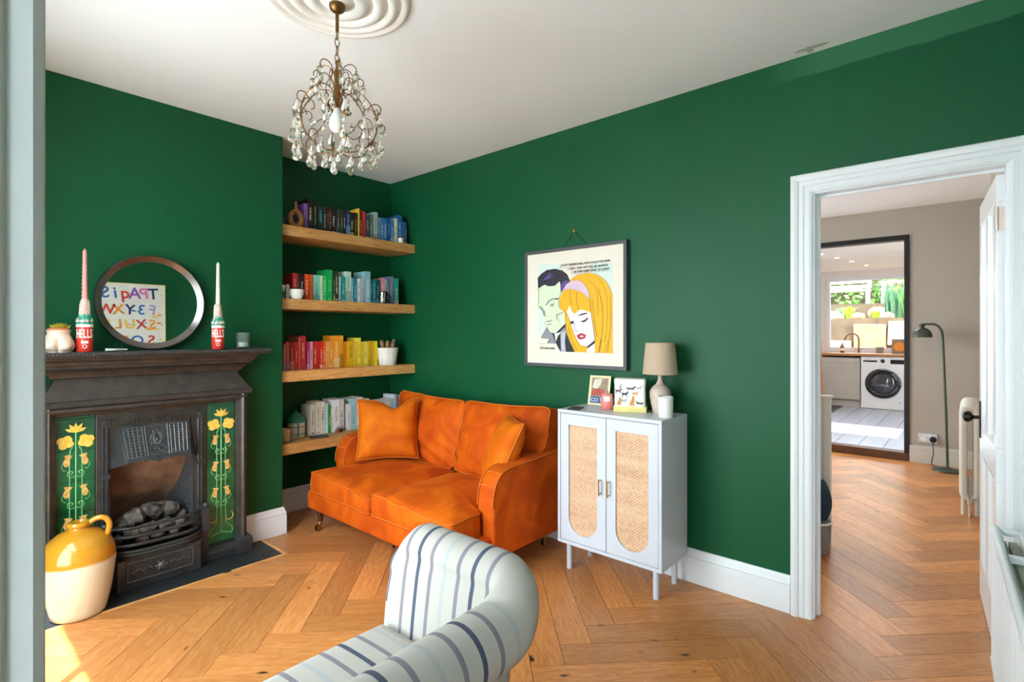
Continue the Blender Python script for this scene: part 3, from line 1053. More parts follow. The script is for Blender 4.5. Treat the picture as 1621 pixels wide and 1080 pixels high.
# ---- stoneware flagon on the hearth
def glaze(name, c_low, c_top, z_split):
    m = bpy.data.materials.new(name)
    m.use_nodes = True
    nt = m.node_tree
    b = nt.nodes['Principled BSDF']
    tc = nd(nt, 'ShaderNodeTexCoord')
    sp = nd(nt, 'ShaderNodeSeparateXYZ')
    nt.links.new(tc.outputs['Object'], sp.inputs[0])
    nz = nd(nt, 'ShaderNodeTexNoise'); nz.inputs['Scale'].default_value = 9
    nt.links.new(tc.outputs['Object'], nz.inputs['Vector'])
    ad = nd(nt, 'ShaderNodeMath', operation='MULTIPLY_ADD'); ad.inputs[1].default_value = 0.02
    nt.links.new(nz.outputs['Fac'], ad.inputs[0]); nt.links.new(sp.outputs['Z'], ad.inputs[2])
    mr = nd(nt, 'ShaderNodeMapRange'); mr.inputs['From Min'].default_value = z_split; mr.inputs['From Max'].default_value = z_split + .012
    nt.links.new(ad.outputs[0], mr.inputs['Value'])
    mx = nd(nt, 'ShaderNodeMix', data_type='RGBA'); mx.inputs['A'].default_value = lin(c_low) + (1,); mx.inputs['B'].default_value = lin(c_top) + (1,)
    nt.links.new(mr.outputs[0], mx.inputs['Factor']); nt.links.new(mx.outputs['Result'], b.inputs['Base Color'])
    b.inputs['Roughness'].default_value = 0.18
    b.inputs['Coat Weight'].default_value = 0.4
    MATS[name] = m
glaze('stoneware', 'e3d6bd', 'c98a25', 0.262)
JC = (0.518, 3.156, 0.003)
jug = thing('stoneware_flagon', 'large two tone stoneware flagon, ochre shoulder over cream base, on the hearth', 'flagon', JC)
pr_ = [(0.0, 0.0), (.098, 0), (.105, .006), (.110, .03), (.125, .10), (.136, .18), (.143, .245), (.142, .275), (.133, .315), (.112, .352), (.078, .380), (.046, .394), (.038, .398), (.037, .405), (.044, .409), (.046, .420), (.042, .428), (.032, .430), (.028, .420), (.026, .40), (.0, .395)]
mb = MB(); mb.lathe(pr_, 48, JC)
mb.build('flagon_body', 'stoneware', jug, smooth=50)
mb = MB()
vd = Vector((.86, -.35, 0)).normalized()
hpts = [(.030, .408), (.060, .432), (.090, .436), (.110, .420), (.117, .395), (.112, .365), (.104, .345)]
mb.tube([Vector(JC) + vd * r + Vector((0, 0, z)) for r, z in [(p.x, p.y) for p in bez([(a, b, 0) for a, b in hpts], 5)]], .0125, 10)
mb.build('flagon_handle', 'stoneware', jug, smooth=60)
# ================================================================ ON THE MANTEL
MZ = 1.226
mat('mirror_frame', '77716e', rough=0.25, metal=0.9, var=0.12)
m = mat('mirror_glass', 'eef2f0', rough=0.0, metal=1.0, var=0.0)
mir_c = Vector((0.868, 3.362, MZ + 0.2565))
tilt = math.radians(-0.8)
MM = Matrix.Translation((mir_c.x, 3.372, MZ + 0.0025)) @ Matrix.Rotation(tilt, 4, 'X') @ Matrix.Translation((0, 0, .257)) @ Matrix.Rotation(PI / 2, 4, 'X')
mt = thing('round_mirror', 'round mirror in a wide dark bronze frame leaning on the green wall', 'mirror', (mir_c.x, 3.36, MZ))
mb = MB()
rings = []
for r, d in ((.257, -.012), (.257, .020), (.253, .024), (.250, .024), (.222, .004), (.222, -.012)):
    rings.append([(r * math.cos(2 * PI * i / 72), r * math.sin(2 * PI * i / 72), d) for i in range(72)])
rings.append(rings[0])
mb.loft(rings, cap=False, M=MM)
mb.build('mirror_frame', 'mirror_frame', mt, smooth=35)
mb = MB()
mb.lathe([(.0, .001), (.223, .001), (.223, .003), (.0, .003)], 64, M=MM)
mb.build('mirror_glass', 'mirror_glass', mt)

# candles stuck in wax covered bottles
mat('bottle_red', 'd63a2c', rough=0.25, var=0.05, coat=0.4)
mat('bottle_green', '1f8a72', rough=0.3, var=0.3, vs=50)
mat('label_white', 'f2eee6', rough=0.6, var=0.02)
mat('wax_pink', 'e79a94', rough=0.35, var=0.06, sub=0.2)
mat('wax_white', 'eee6da', rough=0.35, var=0.05, sub=0.2)
mat('wax_mixed', 'e2dccb', rough=0.4, var=0.15, vs=70, col2='d8a49c')
def bottle_candle(x, y, label, wax, z_split, z_top, seed):
    c = (x, y, MZ)
    t = thing('candle_bottle', label, 'candle', c, group='candle bottles on the mantel')
    mb = MB(); mb.lathe([(0, 0), (.030, 0), (.033, .004), (.033, .128), (.033, .130)], 28, c)
    body = mb.build('bottle_body', 'bottle_red', t, smooth=50)
    mb = MB(); mb.lathe([(.0325, .130), (.0328, .150), (.030, .165), (.024, .180), (.018, .20), (.016, .235), (.016, .252), (0, .252)], 24, c)
    mb.build('bottle_neck', 'bottle_green', t, smooth=50)
    mb = MB()
    mb.lathe([(.0332, .122), (.0334, .122), (.0334, .136), (.0332, .136)], 28, c)
    mb.build('label_band', 'label_white', body)
    # lettering wraps round the bottle facing the camera
    face = math.atan2(-y, -x)
    for txt, size, z, sx, sy, spread in (('HELLS', .06, .088, .42, 1.0, 2.1), ('TOMATOES', .0085, .0485, 1, 1, .7), ('O', .026, .026, 1, 1, .3)):
        n = len(txt)
        if n == 8:
            mb = MB()
            ring = [face - .42 + .84 * i / 8 for i in range(9)]
            mb.loft([[(x + .0336 * math.cos(a), y + .0336 * math.sin(a), MZ + zz) for a in ring] for zz in (.0425, .0545)], cap=False, close=False)
            mb.build('label_plate', 'label_white', body)
            continue
        for k, ch in enumerate(txt):
            a = face + spread * ((k + .5) / n - .5)
            pos = Vector((x + .0335 * math.cos(a), y + .0335 * math.sin(a), MZ + z))
            M = frame_mat(pos, (-math.sin(a), math.cos(a), 0), (0, 0, 1))
            text_part('lettering', ch, size, M, 'label_white', body, sx=sx, sy=sy, offset=.001 if n == 5 else 0)
    # dripped wax
    mb = MB()
    def wob(a, z):
        return 1 + .16 * noise.noise(Vector((math.cos(a) * 3 + seed, math.sin(a) * 3, z * 45))) + .10 * noise.noise(Vector((math.cos(a) * 7, math.sin(a) * 7 + seed, z * 90)))
    mb.lathe([(.0335, .146), (.0330, .154), (.027, .166), (.0225, .18), (.0205, .2), (.0195, .22), (.018, .245), (.0145, .258), (.009, .263)], 36, c, wob=wob)
    rd = random.Random(seed)
    for i in range(26):
        a = 2 * PI * i / 26 + rd.uniform(-.1, .1)
        z0, z1 = rd.uniform(.20, .258), rd.uniform(.142, .19)
        pts, rr_ = [], []
        for k in range(7):
            z = z0 + (z1 - z0) * k / 6
            prof_r = .0175 + (.262 - z) * .03 + max(0, .180 - z) / .035 * .014
            pts.append((x + min(prof_r, .0345) * math.cos(a + .06 * k * rd.uniform(-1, 1)), y + min(prof_r, .0345) * math.sin(a), MZ + z))
            rr_.append(rd.uniform(.0022, .0038) if k else .0012)
        mb.tube(pts, rr_, 6)
        mb.ball(pts[-1], rr_[-1] * 1.15, 6, 5)
    o = mb.build('dripped_wax', 'wax_mixed', t, smooth=70); o['kind'] = 'stuff'
    mb = MB()
    H = z_top - MZ
    rings = []
    nst = 90
    for i in range(nst + 1):
        z = .255 + (H - .255) * i / nst
        rr = .0115 - .004 * i / nst
        if i > nst - 5:
            rr *= max(.05, (nst - i) / 5)
        rings.append([(x + rr * (1 + .13 * math.cos(3 * a + z * 330)) * math.cos(a), y + rr * (1 + .13 * math.cos(3 * a + z * 330)) * math.sin(a), MZ + z) for a in [2 * PI * j / 18 for j in range(18)]])
    mb.loft(rings)
    mb.build('twisted_candle', wax, t, smooth=70)
    mb = MB(); mb.tube([(x, y, MZ + H - .002), (x + .001, y, MZ + H + .008)], .0008, 5)
    mb.build('wick', 'soot', t)
bottle_candle(0.560, 3.27, 'pink twisted candle in a red labelled bottle beside the bottom shaped pot', 'wax_pink', 0, 1.735, 1)
bottle_candle(1.166, 3.27, 'white twisted candle in a red labelled bottle right of the round mirror', 'wax_white', 0, 1.730, 5)

# bottom shaped planter with a small succulent
mat('blush_ceramic', 'e8cdbb', rough=0.3, var=0.04, coat=0.3)
mat('terracotta', 'c9764c', rough=0.8, var=0.1)
mat('moss_yellow', 'b9a02c', rough=0.8, var=0.4, vs=40)
PC = (0.462, 3.275, MZ)
pt = thing('bottom_planter', 'blush ceramic planter shaped like a bare bottom at the mantel end', 'planter', PC)
mb = MB()
rings = []
for i in range(25):
    t = i / 24
    z = .108 * t
    rb = .047 + .014 * math.exp(-((t - .32) / .26) ** 2) - .006 * math.exp(-((t - .85) / .15) ** 2) + (.004 if t > .97 else 0)
    if t < .05:
        rb -= .005 * (1 - t / .05)
    ring = []
    for j in range(48):
        a = 2 * PI * j / 48
        r = rb
        # two rounded cheeks facing the room
        da = (a - (-PI / 2 - .16) + PI) % (2 * PI) - PI
        cheek = math.exp(-((t - .30) / .22) ** 2)
        r += cheek * .012 * (math.exp(-((abs(da) - .55) / .38) ** 2)) 
        r -= .016 * math.exp(-(da / .13) ** 2) * (1 / (1 + math.exp((t - .60) * 18)))
        r -= .010 * math.exp(-((t - .06) / .05) ** 2) * math.exp(-((abs(da) - .55) / .5) ** 2)
        ring.append((PC[0] + r * math.cos(a) * 1.02, PC[1] + r * math.sin(a) * .9, MZ + z))
    rings.append(ring)
rings.append([(PC[0] + .046 * math.cos(2 * PI * j / 48), PC[1] + .041 * math.sin(2 * PI * j / 48), MZ + .106) for j in range(48)])
rings.append([(PC[0] + .042 * math.cos(2 * PI * j / 48), PC[1] + .037 * math.sin(2 * PI * j / 48), MZ + .09) for j in range(48)])
mb.loft(rings)
mb.build('planter_body', 'blush_ceramic', pt, smooth=60)
mb = MB(); mb.lathe([(0, .09), (.040, .09), (.041, .115), (.037, .117), (0, .110)], 28, PC, sy=.9)
mb.build('inner_pot', 'terracotta', pt, smooth=40)
mb = MB()
random.seed(11)
for i in range(150):
    a, r = random.uniform(0, 2 * PI), .030 * math.sqrt(random.random())
    b = Vector((PC[0] + .006 + r * math.cos(a), PC[1] + r * math.sin(a), MZ + .112 + .01 * (1 - r / .03)))
    d = Vector((math.cos(a) * r * 14, math.sin(a) * r * 14, .55 + random.random() * .3)).normalized() * random.uniform(.012, .024)
    mb.tube([b, b + d], [.0022, .0004], 4)
o = mb.build('succulent', 'moss_yellow', pt); o['kind'] = 'stuff'
# oyster shell
mat('shell', 'c4c2ba', rough=0.55, var=0.3, vs=30, bump=0.5, bs=50)
mb = MB()
rings = []
for i in range(9):
    t = i / 8
    w = .022 * math.sin(PI * min(1, t * 1.15 + .05)) ** .7 if t < .87 else .006
    rings.append([(0.640 + .088 * t, 3.262 + w * math.cos(a) - .010 * t, MZ + .0085 + (.0075 * (1 - .4 * t) * math.sin(a)) + .002 * noise.noise(Vector((t * 6, a, 0)))) for a in [2 * PI * j / 12 for j in range(12)]])
mb.loft(rings)
tag(mb.build('oyster_shell', 'shell', smooth=50), 'pale grey oyster shell lying on the mantel under the mirror', 'shell')
# ribbed glass tealight
m = mat('clear_glass', 'dfe8e4', rough=0.03, var=0.0, trans=0.95, ior=1.3)
gt = thing('glass_tealight', 'small ribbed clear glass tealight holder at the right mantel end', 'tealight', (1.311, 3.285, MZ))
mb = MB()
def ribs(a, z):
    return 1 + .03 * math.cos(18 * a)
mb.lathe([(0, 0), (.033, 0), (.037, .004), (.038, .095), (.034, .095), (.033, .012), (0, .010)], 72, (1.311, 3.285, MZ), wob=ribs)
mb.build('glass_cup', 'clear_glass', gt, smooth=60)
mb = MB(); mb.lathe([(0, .0115), (.030, .0115), (.030, .038), (0, .036)], 24, (1.311, 3.285, MZ))
mb.build('tealight_wax', 'wax_white', gt, smooth=40)
BOOKS = {
 1: [(1.805,1.833,0.183,'7a4f96','3a2a55'), (1.834,1.873,0.218,'16141a','d8cfae'), (1.876,1.905,0.223,'22231e','8f8447'), (1.911,1.949,0.185,'14282c','49b3bf'), (1.950,1.975,0.187,'2b2a2e','b9b4b4'), (1.978,1.996,0.187,'2d1b18','a8795f'), (1.997,2.013,0.190,'3b1714','d59a80'), (2.015,2.049,0.188,'191715','d8cfb5'), (2.050,2.059,0.190,'141519','777777'), (2.060,2.082,0.188,'39474a','a9b6b4'), (2.086,2.109,0.188,'38381f','a59c62'), (2.112,2.128,0.183,'1c2b3c','cfe0e0'), (2.133,2.169,0.188,'33265e','6ea8d8'), (2.170,2.198,0.182,'17150f','d8c55a'), (2.202,2.236,0.186,'33211a','a88060'), (2.237,2.250,0.224,'f0c93a','f7e38a'), (2.251,2.274,0.217,'5a2112','f0b93a'), (2.275,2.299,0.207,'c8263c','26305c'), (2.301,2.336,0.183,'47474c','c9b8a8'), (2.341,2.368,0.194,'56716c','c9a08f'), (2.373,2.410,0.220,'9fb8bb','6b5a55'), (2.415,2.438,0.187,'8797a5','5a6b80'), (2.441,2.468,0.186,'3d82bd','eef1f0'), (2.469,2.500,0.186,'2f73b8','d8e6ee'), (2.504,2.530,0.186,'234f86','9fc3e0'), (2.531,2.561,0.186,'2b70b8','a8d0ee'), (2.570,2.600,0.203,'e6e6b8','26303a'), (2.603,2.645,0.235,'2b68ad','9fd0e8'), (2.648,2.674,0.189,'2a67b2','5a90cc'), (2.675,2.695,0.188,'274a7a','dfe8c8')],
 2: [(1.722,1.756,0.182,'c4202b','f0a39a'), (1.759,1.774,0.182,'5a1420','8f6aa0'), (1.777,1.806,0.184,'35170f','f0e6cc'), (1.812,1.841,0.183,'e0561e','f6d9c0'), (1.845,1.872,0.183,'d9531f','4a4a70'), (1.876,1.923,0.182,'7cc4b2','2d6a60'), (1.926,1.946,0.180,'cfe0c4','4f6a4a'), (1.950,1.977,0.185,'26c45a','8fe8a8'), (1.980,2.023,0.229,'12a055','6fd8a0'), (2.029,2.042,0.219,'26301c','e8dc78'), (2.043,2.073,0.223,'203526','d8d8b8'), (2.076,2.090,0.185,'b4b8ba','6a6a6a'), (2.096,2.131,0.188,'16958c','9fe0d0'), (2.132,2.178,0.229,'b9d8c8','7a6a58'), (2.181,2.195,0.184,'7cb4cc','e0eef0'), (2.199,2.228,0.184,'2a7f98','a0d0d8'), (2.231,2.254,0.184,'e8e6ea','3f5f98'), (2.257,2.289,0.191,'a8b8c4','a85a58'), (2.296,2.344,0.244,'8fc0d0','cfe4e8'), (2.346,2.366,0.183,'0f5f70','8fc0cc'), (2.369,2.394,0.187,'157484','a0d0d4'), (2.398,2.432,0.188,'114f5c','7fb4ac'), (2.441,2.477,0.203,'e08a94','f4d0d0'), (2.481,2.492,0.198,'b8bcb8','777777'), (2.497,2.520,0.205,'5f7f98','aab8c8'), (2.526,2.563,0.223,'7f7fb0','f0b050'), (2.569,2.612,0.211,'1f9a86','d8d8d0')],
 3: [(1.688,1.701,0.182,'c88a90','8f6a78'), (1.704,1.726,0.197,'e05a48','6fa0c0'), (1.729,1.761,0.194,'a8161a','e89080'), (1.764,1.791,0.196,'d8201c','f0a898'), (1.794,1.805,0.229,'d87868','b04a40'), (1.808,1.845,0.238,'cc2a30','f4c0b0'), (1.852,1.873,0.195,'c0206a','f0c8dc'), (1.876,1.898,0.197,'eaa0b4','6a4a58'), (1.903,1.927,0.196,'c82a18','f6d8c0'), (1.929,1.949,0.196,'d8261c','8a1410'), (1.952,1.976,0.198,'e02a1a','ffd8c8'), (1.978,1.997,0.191,'f05a1e','ffd0b0'), (1.999,2.026,0.195,'f6a85a','b0703a'), (2.028,2.057,0.199,'f0a048','ffe4c0'), (2.061,2.108,0.239,'f39a1e','fbe0b0'), (2.110,2.139,0.239,'f5ac28','5a4010'), (2.144,2.162,0.193,'d88a12','b06a08'), (2.166,2.183,0.193,'fba81a','d88000'), (2.185,2.227,0.195,'e8b41e','5a4a10'), (2.230,2.254,0.192,'f2c84a','a8742a'), (2.261,2.291,0.221,'f6dc4a','7a6a20'), (2.295,2.322,0.191,'eec428','b8941a'), (2.323,2.353,0.191,'f6e070','5a5018'), (2.357,2.381,0.193,'dcae1e','a88410'), (2.385,2.409,0.193,'f0b824','a87818'), (2.415,2.446,0.195,'f4dc1e','88801a')],
 4: [(1.906,1.945,0.222,'d8ccbe','57504a'), (1.949,1.984,0.238,'e4dacd','8a8078'), (1.988,2.017,0.239,'efe9e2','2a2828'), (2.021,2.045,0.222,'bcd8da','e8f0f0'), (2.046,2.067,0.199,'2f9a4a','d8f0d8'), (2.068,2.084,0.189,'ece6da','b04a40'), (2.085,2.137,0.243,'f0eef0','d84048'), (2.140,2.176,0.243,'e2dcd8','2c2a2a'), (2.201,2.235,0.199,'e4dee0','9a9a9a'), (2.237,2.283,0.238,'aed4dc','5a8a68'), (2.286,2.316,0.237,'eef0ec','4a6a5a'), (2.317,2.343,0.242,'dcd8d4','8a8480'), (2.369,2.406,0.224,'efe0c0','b09a70'), (2.429,2.451,0.196,'e8e2e0','98908c'), (2.452,2.479,0.196,'ddd6d4','8a8a90'), (2.480,2.508,0.196,'e8e4e6','8c8c9c'), (2.509,2.536,0.198,'d0d6e4','8a90a8'), (2.538,2.565,0.198,'e0d8d4','98847c'), (2.567,2.595,0.198,'ece6e0','908880'), (2.599,2.635,0.202,'dcdce4','8c8c98'), (2.639,2.664,0.233,'e6ecf4','7890b0'), (2.669,2.685,0.229,'5a6a98','c8d0e0'), (2.689,2.711,0.226,'e8ecf6','6080b8'), (2.715,2.739,0.221,'eef0f4','c04a58')],
}
# ================================================================ ALCOVE SHELVES AND BOOKS
SHY, SHT = 3.44, 0.07
SHELVES = {1: 2.045, 2: 1.55, 3: 1.06, 4: 0.571}
SNAME = {1: 'top shelf', 2: 'second shelf down', 3: 'third shelf down', 4: 'lowest shelf'}
for k, z in SHELVES.items():
    mb = MB(); mb.box(1.608, XW - .001, SHY, YB - .001, z - SHT, z)
    tag(mb.build('floating_shelf', 'shelf_oak', bevel=0.002), {1: 'thick oak floating shelf at the top of the alcove', 2: 'thick oak floating shelf under the green and teal books', 3: 'thick oak floating shelf under the red to yellow books', 4: 'lowest thick oak floating shelf behind the orange sofa'}[k], 'shelf', 'oak shelves in the alcove')

def book_mat():
    m = bpy.data.materials.new('book_cover')
    m.use_nodes = True
    nt = m.node_tree
    L = nt.links
    b = nt.nodes['Principled BSDF']
    ac = nd(nt, 'ShaderNodeAttribute', attribute_type='OBJECT', attribute_name='cover_colour')
    ai = nd(nt, 'ShaderNodeAttribute', attribute_type='OBJECT', attribute_name='ink_colour')
    ah = nd(nt, 'ShaderNodeAttribute', attribute_type='OBJECT', attribute_name='print_size')   # thickness, height, phase
    tc = nd(nt, 'ShaderNodeTexCoord')
    sp = nd(nt, 'ShaderNodeSeparateXYZ'); L.new(tc.outputs['Object'], sp.inputs[0])
    sh = nd(nt, 'ShaderNodeSeparateXYZ'); L.new(ah.outputs['Vector'], sh.inputs[0])
    def M(op, a, b_=None, c=None):
        n = nd(nt, 'ShaderNodeMath', operation=op)
        for i, x in enumerate((a, b_, c)):
            if x is None:
                continue
            if isinstance(x, (int, float)):
                n.inputs[i].default_value = x
            else:
                L.new(x, n.inputs[i])
        return n.outputs[0]
    u = M('DIVIDE', sp.outputs['X'], sh.outputs['X'])           # -.5 .. .5 across the spine
    w = M('DIVIDE', sp.outputs['Z'], sh.outputs['Y'])           # 0 .. 1 up the spine
    ph = sh.outputs['Z']
    cell = M('FLOOR', M('MULTIPLY', sp.outputs['Z'], 165.0))
    wn_ = nd(nt, 'ShaderNodeTexWhiteNoise', noise_dimensions='3D')
    cb = nd(nt, 'ShaderNodeCombineXYZ'); L.new(cell, cb.inputs[0]); L.new(ph, cb.inputs[1])
    L.new(M('FLOOR', M('MULTIPLY', sp.outputs['X'], 330.0)), cb.inputs[2])
    L.new(cb.outputs[0], wn_.inputs['Vector'])
    on = M('GREATER_THAN', wn_.outputs['Value'], 0.42)
    frac = M('FRACT', M('MULTIPLY', sp.outputs['Z'], 165.0))
    on = M('MULTIPLY', on, M('LESS_THAN', frac, 0.75))
    band = M('MULTIPLY', M('LESS_THAN', M('ABSOLUTE', u), 0.2), on)
    lo = M('ADD', M('MULTIPLY', M('FRACT', M('MULTIPLY', ph, 3.7)), 0.25), 0.12)
    hi = M('ADD', M('MULTIPLY', M('FRACT', M('MULTIPLY', ph, 7.3)), 0.25), 0.62)
    band = M('MULTIPLY', band, M('GREATER_THAN', w, lo))
    band = M('MULTIPLY', band, M('LESS_THAN', w, hi))
    spine = M('LESS_THAN', sp.outputs['Y'], 0.0012)
    band = M('MULTIPLY', band, spine)
    # publisher's block at the foot of some spines
    foot = M('MULTIPLY', M('MULTIPLY', M('LESS_THAN', M('ABSOLUTE', u), 0.25), M('LESS_THAN', M('ABSOLUTE', M('SUBTRACT', w, 0.07)), 0.022)), M('MULTIPLY', spine, M('GREATER_THAN', M('FRACT', M('MULTIPLY', ph, 5.1)), 0.45)))
    # coloured panel on some spines
    pan = M('MULTIPLY', M('MULTIPLY', spine, M('LESS_THAN', w, M('ADD', M('MULTIPLY', M('FRACT', M('MULTIPLY', ph, 9.7)), .3), .12))), M('GREATER_THAN', M('FRACT', M('MULTIPLY', ph, 2.3)), 0.72))
    fac = M('MAXIMUM', M('MAXIMUM', band, foot), M('MULTIPLY', pan, .55))
    mx = nd(nt, 'ShaderNodeMix', data_type='RGBA')
    L.new(M('MULTIPLY', fac, .92), mx.inputs['Factor']); L.new(ac.outputs['Color'], mx.inputs['A']); L.new(ai.outputs['Color'], mx.inputs['B'])
    nz = nd(nt, 'ShaderNodeTexNoise'); nz.inputs['Scale'].default_value = 40; L.new(tc.outputs['Object'], nz.inputs['Vector'])
    hs = nd(nt, 'ShaderNodeHueSaturation'); mr = nd(nt, 'ShaderNodeMapRange'); mr.inputs['To Min'].default_value = .88; mr.inputs['To Max'].default_value = 1.1
    L.new(nz.outputs['Fac'], mr.inputs['Value']); L.new(mr.outputs[0], hs.inputs['Value']); L.new(mx.outputs['Result'], hs.inputs['Color'])
    L.new(hs.outputs[0], b.inputs['Base Color'])
    b.inputs['Roughness'].default_value = 0.42
    MATS['book_cover'] = m
book_mat()
mat('paper', 'e4dcc8', rough=0.8, var=0.06, vs=300, stretch=(1, .05, .05))
mat('ink_black', '202022', rough=0.6)
ORD = ['first', 'second', 'third', 'fourth', 'fifth', 'sixth', 'seventh', 'eighth', 'ninth', 'tenth', 'eleventh', 'twelfth', 'thirteenth', 'fourteenth', 'fifteenth', 'sixteenth', 'seventeenth', 'eighteenth', 'nineteenth', 'twentieth', 'twenty first', 'twenty second', 'twenty third', 'twenty fourth', 'twenty fifth', 'twenty sixth', 'twenty seventh', 'twenty eighth', 'twenty ninth', 'thirtieth']
def cname(h):
    import colorsys
    r, g, b = [int(h[i:i + 2], 16) / 255 for i in (0, 2, 4)]
    hh, l, s = colorsys.rgb_to_hls(r, g, b)
    hh *= 360
    if l < .16:
        return 'near black'
    if s < .16 or (l > .85 and s < .6):
        return 'white' if l > .82 else ('pale grey' if l > .6 else 'dark grey')
    base = 'red' if hh < 12 or hh > 345 else 'orange' if hh < 36 else 'yellow' if hh < 68 else 'green' if hh < 160 else 'teal' if hh < 195 else 'blue' if hh < 245 else 'purple' if hh < 290 else 'pink'
    if base in ('orange', 'red') and l < .22:
        base = 'brown'
    return ('dark ' if l < .3 else 'pale ' if l > .68 else '') + base
def book(x0, x1, h, col, ink, k, idx, y, z, depth, lab):
    t, ph = x1 - x0, (idx * .6180339 + k * .37) % 1 + .03
    mb = MB()
    ct = min(.0018, t * .12)
    mb.box(-t / 2, t / 2, 0, .0018, 0, h)                 # spine
    mb.box(-t / 2, -t / 2 + ct, .0018, depth, 0, h)
    mb.box(t / 2 - ct, t / 2, .0018, depth, 0, h)
    o = mb.build('book', 'book_cover')
    o.location = ((x0 + x1) / 2, y, z)
    WM[o.name] = Matrix.Translation(o.location)
    o['cover_colour'] = list(lin(col))
    o['ink_colour'] = list(lin(ink))
    o['print_size'] = [t, h, ph]
    tag(o, lab, 'book', 'books on the ' + SNAME[k])
    mb = MB(); mb.box(-t / 2 + ct, t / 2 - ct, .0018, depth - .003, .002, h - .002)
    mb.build('pages', 'paper', o, world=False)
    return o
BY = {1: 3.50, 2: 3.50, 3: 3.55, 4: 3.60}
GUEST = None
random.seed(21)
for k, rows in BOOKS.items():
    for i, (x0, x1, h, col, ink) in enumerate(rows):
        tall = h > .21
        lab = '%s %s, %s book from the left on the %s' % (('tall ' if tall else 'slim ' if x1 - x0 < .017 else '') + cname(col), 'hardback' if tall else 'paperback', ORD[i], SNAME[k])
        dp = (.15 if tall else .125) + random.uniform(-.008, .008)
        dp = min(dp, YB - .006 - BY[k])
        o = book(x0, x1, h, col, ink, k, i, BY[k] + random.uniform(0, .006), SHELVES[k], dp, lab)
        if k == 4 and i == 2:
            GUEST = o
            o['print_size'] = [x1 - x0, h, .01]
            o['label'] = 'white book lettered GUEST LIST on the lowest shelf'
            M = frame_mat((0, -.0004, h * .62), (0, 0, -1), (1, 0, 0))
            me = text_mesh('GUEST LIST', .021)
            me.transform(M); me.materials.clear()
            finish(me, 'spine_lettering', 'ink_black', o, world=False)

# ---- ornaments between the books
mat('glazed_brown', 'b57a3c', rough=0.18, var=0.3, vs=14, coat=0.5, col2='6a3a18')
vz = SHELVES[1]
vt = thing('ring_vase', 'glossy caramel ring vase with a thin neck at the left of the top shelf', 'vase', (1.743, 3.505, vz))
mb = MB()
pts = [Vector((1.748 + .040 * math.cos(a), 3.505 + .0 * math.sin(a), vz + .062 + .052 * math.sin(a))) for a in [2 * PI * i / 28 for i in range(28)]]
mb.tube(pts, [.017 + .006 * (1 - math.sin(2 * PI * i / 28)) * .5 for i in range(28)], 12, closed=True)
mb.build('vase_ring', 'glazed_brown', vt, smooth=80)
mb = MB(); mb.lathe([(.021, .100), (.016, .118), (.011, .135), (.010, .165), (.013, .178), (.009, .178), (.007, .14), (0, .13)], 18, (1.748, 3.505, vz))
mb.build('vase_neck', 'glazed_brown', vt, smooth=60)
mb = MB(); mb.lathe([(0, 0), (.026, 0), (.028, .006), (.024, .018), (0, .020)], 18, (1.748, 3.505, vz), sx=1.3)
mb.build('vase_foot', 'glazed_brown', vt, smooth=60)
mat('purple_wax', '5a3f74', rough=0.4)
t = thing('candle_jar', 'small purple candle jar half hidden behind the chimney breast', 'candle', (1.655, 3.53, vz))
mb = MB(); mb.lathe([(0, 0), (.024, 0), (.025, .004), (.025, .060), (.022, .062), (0, .056)], 20, (1.655, 3.53, vz))
mb.build('jar_body', 'purple_wax', t, smooth=40)
mb = MB(); mb.lathe([(.0, .056), (.021, .0565), (.021, .066), (0, .068)], 20, (1.655, 3.53, vz))
mb.build('jar_lid', 'ink_black', t, smooth=40)
t = thing('cream_pot', 'tiny white cream pot with a dark lid among the blue books', 'jar', (2.604, 3.465, vz))
mb = MB(); mb.lathe([(0, 0), (.021, 0), (.022, .003), (.022, .040), (0, .041)], 20, (2.604, 3.465, vz))
mb.build('pot_body', 'label_white', t, smooth=40)
mb = MB(); mb.lathe([(.0215, .041), (.0225, .042), (.0225, .055), (.020, .057), (0, .057)], 20, (2.604, 3.465, vz))
mb.build('pot_lid', 'dark_oak', t, smooth=40)

z2 = SHELVES[2]
mat('white_ceramic', 'e8e6e2', rough=0.3, var=0.03)
mat('dry_moss', '6a5028', rough=0.9, var=0.4, vs=60)
t = thing('bowl_planter', 'small round white bowl planter in front of the red books', 'planter', (1.735, 3.475, z2))
mb = MB(); mb.lathe([(0, 0), (.030, 0), (.038, .008), (.046, .035), (.048, .066), (.045, .067), (.040, .04), (0, .03)], 32, (1.735, 3.47, z2))
mb.build('bowl', 'white_ceramic', t, smooth=50)
mb = MB(); random.seed(5)
for i in range(120):
    a, r = random.uniform(0, 2 * PI), .038 * math.sqrt(random.random())
    b = Vector((1.735 + r * math.cos(a), 3.47 + r * math.sin(a), z2 + .055))
    mb.tube([b, b + Vector((random.uniform(-.012, .012), random.uniform(-.012, .012), random.uniform(.012, .034)))], [.002, .0005], 4)
o = mb.build('dry_moss', 'dry_moss', t); o['kind'] = 'stuff'
mat('glass_dark', '4a5a58', rough=0.1, trans=0.4)
t = thing('glass_cloche', 'little glass cloche with pale flowers at the left end of the second shelf', 'cloche', (1.640, 3.49, z2))
mb = MB(); mb.lathe([(0, 0), (.022, 0), (.022, .045), (.0, .05)], 20, (1.640, 3.49, z2)); mb.build('cloche_base', 'glass_dark', t, smooth=40)
mb = MB()
for i in range(9):
    a = i * 2.4
    mb.ball((1.640 + .014 * math.cos(a), 3.49 + .014 * math.sin(a), z2 + .062 + .01 * (i % 3)), .011, 8, 6)
o = mb.build('pale_flowers', 'label_white', t, smooth=60); o['kind'] = 'stuff'
mb = MB(); mb.box(1.664, 1.688, 3.472, 3.535, z2, z2 + .098)
